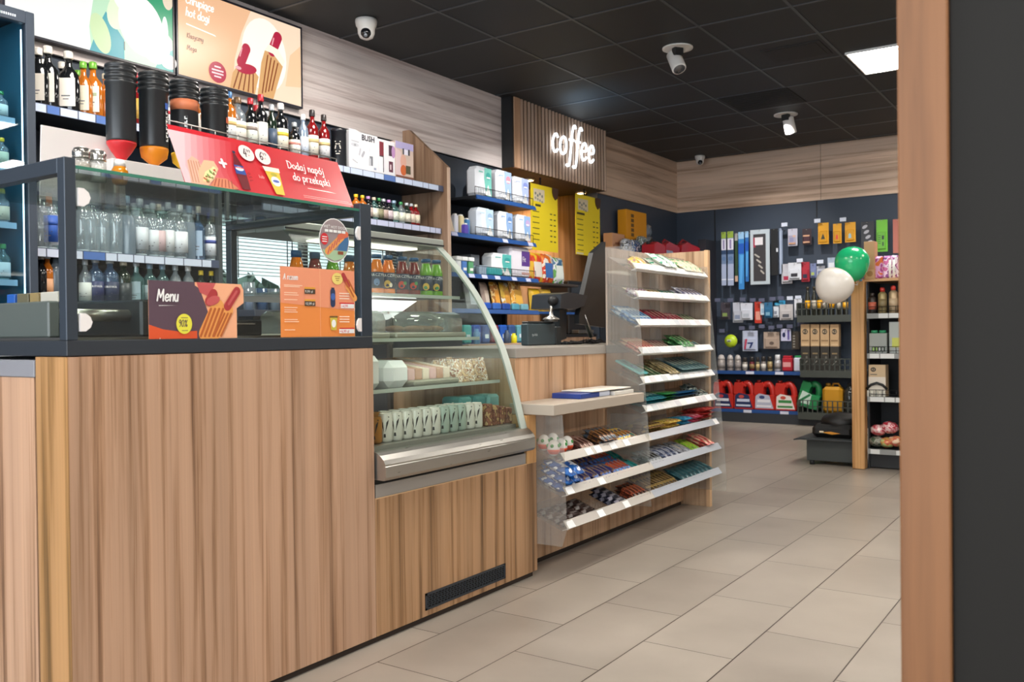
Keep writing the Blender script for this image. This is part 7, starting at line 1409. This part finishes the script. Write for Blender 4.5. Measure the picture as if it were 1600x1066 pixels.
# ---------------------------------------------------------------- goods on the corner shelf behind the rack
mb = MB(); mb.box(-4.30, -3.86, 7.92, 9.42, 1.735, 1.76, SHM, .003); mb.box(-4.315, -4.30, 7.92, 9.42, 0, 1.9, mat('#252c36', .5)); solid('corner_shelf', mb, 'dark shelf in the far left corner carrying boxes and red canisters', 'shelf')
def cbox(px, X, d, col, label, name='carton', art=None, cat='box', z0=1.7605, top=None):
    A0 = onx(px[0], px[3], X); A1 = onx(px[2], px[1], X); mb = MB(); mb.box(X-d, X, A0.y, A1.y, z0, A1.z if top is None else top, mat(col, .5), .002)
    if art: art(Art((X+.0004, A0.y, z0), (0, 1, 0), (0, 0, 1), mb), A1.y-A0.y, (A1.z if top is None else top)-z0)
    return solid(name, mb, label, cat)
cbox((957, 367, 976, 388), -4.18, .1, '#cf9a76', 'peach cardboard box at the left end of the corner shelf', art=lambda a, w, h: a.rect(w*.2, w*.7, h*.5, h*.6, mat('#a86a4c', .5), 1))
cbox((979, 334, 1010, 368), -4.18, .1, '#e39a12', 'bright orange box in the far left corner', art=lambda a, w, h: [a.rect(w*.22, w*.36, h*(.45+.1*k), h*(.52+.1*k), mat('#6a4a1c', .5), 1) for k in range(5)])
rr = random.Random(8)
CEL = glass('#dfe6ee', .2, .08, .35, '#c0ccd8')
mb = MB(); q = onx(1014, 350, -4.22); mb.ball((-4.22, q.y, 1.90), .04, .09, .14, CEL, 14, 9, None, .16, rr); mb.ball((-4.22, q.y-.04, 2.08), .03, .10, .07, CEL, 12, 7, None, .2, rr); solid('gift_wrap', mb, 'crumpled clear cellophane wrap beside the orange box', 'wrapping')
for i, (px, c_, nm) in enumerate((((979, 374, 990, 392), '#b8c4d8', 'pale blue'), ((990, 376, 1003, 392), '#2c5c94', 'blue'), ((1003, 370, 1014, 392), '#6a7a70', 'grey green'), ((1014, 378, 1028, 392), '#3a4258', 'dark blue'), ((1028, 382, 1040, 394), '#2c3c68', 'navy'))):
    A0 = onx(px[0]+.6, px[3], -4.06); A1 = onx(px[2]-.6, px[1], -4.06); mb = MB(); mb.box(-4.155, -4.06, A0.y, A1.y, 1.7605, max(1.80, A1.z), pattern([c_, '#dfe4ea', '#3a4048', c_], 25, .35, .1, i*2.0), .03); solid('bagged_goods', mb, 'shiny %s bag of goods on the corner shelf, %s of the row' % (nm, ORD[i]), 'bag')
for i, (px0, px1, h, lb) in enumerate(((1022, 1040, .15, 'small red canister with dark handle on the corner shelf'), (1040, 1062, .17, 'red fuel canister with pale label on the corner shelf'), (1064, 1096, .20, 'largest red fuel canister at the far end of the corner shelf'))):
    y0 = onx(px0, 390, -3.90).y; y1 = onx(px1, 390, -3.90).y; w = y1-y0
    m = MB(); m.prism([(y0, 1.7605), (y1, 1.7605), (y1, 1.7605+h*.75), (y1-w*.15, 1.7605+h*.85), (y0+w*.3, 1.7605+h), (y0+w*.05, 1.7605+h*.8)], 'x', -4.04, -3.90, mat('#bf1f30', .35)); o = solid('fuel_canister', m, lb, 'canister')
    m = MB(); m.tube([(-3.98, y0+w*.25, 1.7605+h*.96), (-3.98, y0+w*.4, 1.7605+h*1.18), (-3.98, y1-w*.25, 1.7605+h*1.05), (-3.98, y1-w*.15, 1.7605+h*.84)], .012, mat('#8c1a26', .4) if i else BLACK, 8); part('handle', m, o)
    m = MB(); m.lathe([(.02, 0), (.02, .03)], mat('#2c3030', .4), 12, c=(-3.98, y0+w*.12, 1.7605+h*.84)); part('cap', m, o)
    if i == 1: m = MB(); m.box(-3.8995, -3.899, y0+.02, y0+w*.5, 1.775, 1.84, mat('#a8b8d8', .4)); part('label', m, o)
# ================================================================ gondola end with wooden post
t = thing('gondola', 'dark gondola with light wooden post and grey price rails in front of the far wall', 'gondola', (-1.5, 6.9, 0))
m = MB(); m.box(-1.591, -1.506, 6.645, 6.73, .004, 1.335, WPOST, .0015); part('wooden_post', m, t)
m = MB(); m.box(-1.59, -.60, 6.70, 7.15, 1.3355, 1.355, wood('x', '#d0a070', '#bd8a58', '#9a6c44', 16, .45, 51)); part('top_board', m, t)
m = MB(); m.box(-1.50, -.60, 7.10, 7.13, 0, 1.335, mat('#1b1c1f', .6)); m.box(-1.503, -1.49, 6.74, 7.1, 0, 1.335, mat('#202124', .6)); m.box(-.615, -.60, 6.74, 7.1, 0, 1.335, BLACK); part('back_panel', m, t)
m = MB(); m.box(-1.935, -1.60, 6.72, 7.12, .03, .185, mat('#3d4241', .5), .004); m.box(-1.96, -1.595, 6.66, 7.14, .186, .202, mat('#34383a', .5), .003); m.prism([(-2.02, .178), (-1.96, .186), (-1.96, .202), (-2.02, .186)], 'y', 6.68, 7.13, mat('#34383a', .5)); b_ = part('low_base', m, t)
m = MB(); m.lathe([(.018, 0), (.018, .0295)], BLACK, 12, c=(-1.90, 6.74, 0)); part('foot', m, b_)
m = MB(); m.lathe([(.018, 0), (.018, .0295)], BLACK, 12, c=(-1.90, 7.08, 0)); part('foot', m, b_)
m = MB(); m.box(-1.489, -.62, 6.75, 7.095, .01, .115, mat('#2a2c2e', .5)); part('base', m, t)
GSZ = []
for i, py in enumerate((490, 553, 621, 703)):
    z = ony(1378, py, 6.66).z; GSZ.append(z); m = MB(); m.box(-1.488, -.62, 6.672, 7.095, z-.016, z, SHM, .002); sh = part('shelf_board', m, t)
    m = MB(); m.box(-1.488, -.62, 6.66, 6.671, z-.034, z+.002, mat('#8f918f', .4)); part('price_rail', m, sh)
    rr = random.Random(i+3); x = -1.47+(.06 if i == 0 else 0)
    while x < -.7:
        w = rr.choice([.07, .10]); m = MB(); m.box(x, x+w-.008, 6.6585, 6.6598, z-.032, z, mat('#dcdedc', .4)); x += w
        if rr.random() > .3: part('price_label', m, sh)
    m = MB()
    if i < 3:
        for zz in (.02, .05): m.tube([(-1.48, 6.678, z+zz), (-.62, 6.678, z+zz)], .002, BLACK, 5)
        x = -1.48
        while x < -.62: m.tube([(x, 6.678, z+.001), (x, 6.678, z+.052)], .0018, BLACK, 5); x += .045
        part('wire_fence', m, sh)
def gcan(px, i, r, h, c_, cap, l_, label):
    q = ony(px, 480, 6.74); m = MB(); m.lathe([(r*.95, 0), (r, .004), (r, h*.74), (r*.6, h*.82), (r*.4, h*.84)], mat(c_, .3, .3), 20); o = tag(link('spray_can', m.mesh('can'), None, (q.x, 6.74, GSZ[i]+.0005)), label, 'spray can')
    m = MB(); m.lathe([(r*.55, h*.841), (r*.55, h*.96), (r*.3, h)], mat(cap, .3), 16); lpart('cap', m, o); m = MB(); m.lathe([(r*1.01, h*.2), (r*1.01, h*.55)], mat(l_, .4), 20); lpart('label', m, o)
gcan(1363, 0, .028, .15, '#3a3432', '#3a3432', '#c86a54', 'dark can with red and white label on the top gondola shelf'); gcan(1379, 0, .030, .185, '#9a8a60', '#c03028', '#8a7a58', 'gold spray can with red cap on the top gondola shelf'); gcan(1396, 0, .030, .195, '#b09878', '#c83c34', '#c8b090', 'tall beige spray can with red cap on the top gondola shelf'); gcan(1411, 0, .030, .19, '#b09878', '#c83c34', '#c8b090', 'spray can hidden mostly behind the near wooden column')
def gbox(px, i, d, col, label, name='box', art=None, cat='box', group=None, h=None):
    x0, x1, z0, z1 = rct(*px, 6.70); m = MB(); m.box(x0, x1, 6.70, 6.70+d, GSZ[i]+.0005, z1, mat(col, .4), .003)
    if art: art(Art((x0, 6.6996, GSZ[i]), (1, 0, 0), (0, 0, 1), m), x1-x0, z1-GSZ[i])
    return solid(name, m, label, cat, group)
gbox((1358, 521, 1386, 552), 1, .1, '#9aa09a', 'silver canister with green caps on the second gondola shelf', 'canister', lambda a, w, h: (a.rect(w*.15, w*.9, h*.1, h*.35, mat('#2c3c2c', .4), 1), [a.rect(w*(.2+.17*k), w*(.29+.17*k), h*.13, h*.3, mat('#a8d070' if k < 2 else '#d8dcd8', .4), 2) for k in range(4)]), 'canister')
for i, x in enumerate((1366, 1379)):
    q = ony(x, 520, 6.74); m = MB(); m.lathe([(.024, 0), (.024, .016), (.02, .02)], mat('#3aa070', .4), 14, c=(q.x, 6.745, rct(1358, 521, 1386, 552, 6.70)[3]+.0005)); solid('green_cap', m, 'green screw cap on the silver canister, %s one' % ('left', 'right')[i], 'cap')
gbox((1389, 503, 1412, 552), 1, .12, '#a9b0ac', 'tall grey pack with yellow print beside the silver canister', 'pack', lambda a, w, h: (a.rect(w*.2, w*.9, h*.2, h*.5, mat('#c8cc5c', .4), 1)), 'pack')
gbox((1357, 570, 1384, 618), 2, .1, '#c4ab88', 'kraft and white K2 box on the third gondola shelf', 'kraft_carton', lambda a, w, h: (a.rect(0, w, 0, h*.62, mat('#d8d0c4', .5), 1), a.ell(w*.28, h*.85, w*.16, h*.07, mat('#2c2824', .5), 2), a.text('K2', w*.28, h*.82, h*.085, mat('#d8bf98', .5), 3, align='CENTER'), a.rect(w*.1, w*.5, h*.68, h*.71, mat('#6c6458', .5), 2)), 'carton')
m = MB(); x0 = ony(1354, 600, 6.69).x; x1 = ony(1386, 600, 6.69).x; zc = GSZ[2]
m.tube(smooth_line([(0, 0)]) and [(x0, 6.692, zc+.055), (x0+.03, 6.690, zc+.085), ((x0+x1)/2, 6.689, zc+.098), (x1-.03, 6.690, zc+.085), (x1, 6.692, zc+.055)], .009, BLACK, 8); solid('strap', m, 'black curved strap in front of the K2 box on the gondola', 'strap')
for k in range(5):
    q = ony(1357+6*k, 612, 6.69); m = MB(); m.box(q.x-.010, q.x+.010, 6.682, 6.695, zc+.0005, zc+.045, mat('#cfcdc0', .4), .003); solid('fuse_pack', m, 'small white pack under the black strap, %s from the left' % ORD[k], 'pack', 'small white packs on the gondola')
rr = random.Random(12)
for k, (px, py, r, c_, nm) in enumerate(((1372, 672, .05, ['#c8505a', '#e8a0a8', '#f0e0dc'], 'red and white'), (1390, 668, .055, ['#d0606c', '#f0c8c8', '#c03848'], 'pink and red'), (1370, 690, .05, ['#6f6a60', '#9a9a8c', '#4a5c48'], 'grey'), (1386, 692, .05, ['#b8c080', '#d8a050', '#c86a4c'], 'yellow green and orange'), (1399, 690, .05, ['#e0a070', '#d86a58', '#f0d0b0'], 'orange'))):
    q = ony(px, py, 6.76); m = MB(); m.ball((q.x, 6.76, max(q.z, GSZ[3]+r*.8)), r*1.1, r, r*.75, pattern(c_, 30, .3, .1, k*3.0), 14, 9, None, .12, rr); solid('sweet_bag', m, '%s shiny sweet bag heaped on the lowest gondola shelf' % nm, 'bag')
rr = random.Random(13); m = MB(); m.box(-1.90, -1.60, 6.72, 7.05, .2025, .30, mat('#141414', .5), .03); m.ball((-1.72, 6.88, .31), .15, .14, .07, mat('#161616', .5), 18, 10, None, .06, rr); a = Art((-1.90, 6.7195, .2025), (1, 0, 0), (0, 0, 1), m); a.poly([(.07, .040), (.14, .048), (.21, .036), (.15, .026)], mat('#d8942c', .5), 1); a.rect(.06, .09, .038, .05, mat('#e8dcc0', .5), 2); solid('black_sack', m, 'black plastic sack with orange print on the low base beside the wooden post', 'sack')
x0, x1, z0, z1 = rct(1353, 378, 1370, 438, 6.80)
m = MB(); m.box(x0-.01, x1-.01, 6.78, 6.88, 1.3555, z1, CARD, .002); a = Art((x0-.01, 6.7796, 1.3555), (1, 0, 0), (0, 0, 1), m); a.rect(.01, .07, .0, .07, mat('#d4b48c', .6), 1); a.ell(.04, .04, .02, .02, mat('#b08c60', .6), 2); solid('cardboard_box', m, 'tall brown cardboard box standing on the gondola behind the green balloon', 'box')
for k, (px, c_) in enumerate(((1375, ['#b04890', '#e0a8d8', '#e07030']), (1388, ['#d05a9c', '#f0d0e8', '#8a3c8c']), (1399, ['#e8c8dc', '#a04c94', '#f0e8f0']))):
    q = ony(px, 420, 6.85); m = MB(); m.box(q.x-.033, q.x+.033, 6.80, 6.86, 1.3555, 1.3555+.165, pattern(c_, 22, .3, .1, k*2.0), .014); solid('sweet_bag', m, 'pink and violet sweet bag on top of the gondola, %s from the cardboard box' % ORD[k], 'bag')
for k, px in enumerate((1392, 1398)):
    q = ony(px, 440, 6.78); m = MB(); m.lathe([(.008, 0), (.008, .13)], WHITE, 10, c=(q.x, 6.75, 1.3555)); solid('white_stick', m, 'white stick standing on the gondola top, %s one' % ('left', 'right')[k], 'stick')
# balloons
def balloon(px, py, Y, rx, rz, m_, label, rot):
    q = ony(px, py, Y); n = 28; k = 20; vs = []; fs = []; o = None
    mb = MB(); pr = []
    for j in range(k+1):
        th = math.pi*j/k; z = -math.cos(th); r = math.sin(th)*(1+.10*z); pr.append((max(r*rx, 0.0005 if j in (0, k) else 0), z*rz*(1.0 if z > 0 else 1.08)))
    mb.lathe(pr, m_, n); o = tag(link('balloon', mb.mesh('balloon'), None, q, rot), label, 'balloon')
    m = MB(); m.lathe([(.013, -rz*1.08-.020), (.004, -rz*1.08-.006), (.006, -rz*1.08+.006)], m_, 12); lpart('knot', m, o); return q
bg = balloon(1331.5, 412, 6.56, .117, .121, mat('#22b878', .22, 0, 0, .3), 'green balloon behind the white one beside the cardboard box', (0, 0, 0))
bw_ = balloon(1303.5, 446, 6.28, .127, .119, mat('#ece6de', .28, 0, 0, .3), 'white balloon overlapping the green one', (0, .5, 0))
m = MB(); m.tube([(bg.x+.03, 6.56, 1.335), (bg.x+.02, 6.60, 1.31), (-1.54, 6.66, 1.336)], .0015, WHITE, 5); m.tube([(bw_.x+.06, 6.28, 1.33), (-1.50, 6.45, 1.30), (-1.54, 6.64, 1.336)], .0015, WHITE, 5); m.ball((-1.53, 6.66, 1.345), .014, .012, .009, mat('#4a90b8', .4), 10, 6); solid('balloon_ribbon', m, 'thin ribbon and blue clip tying the balloons to the wooden post', 'ribbon')
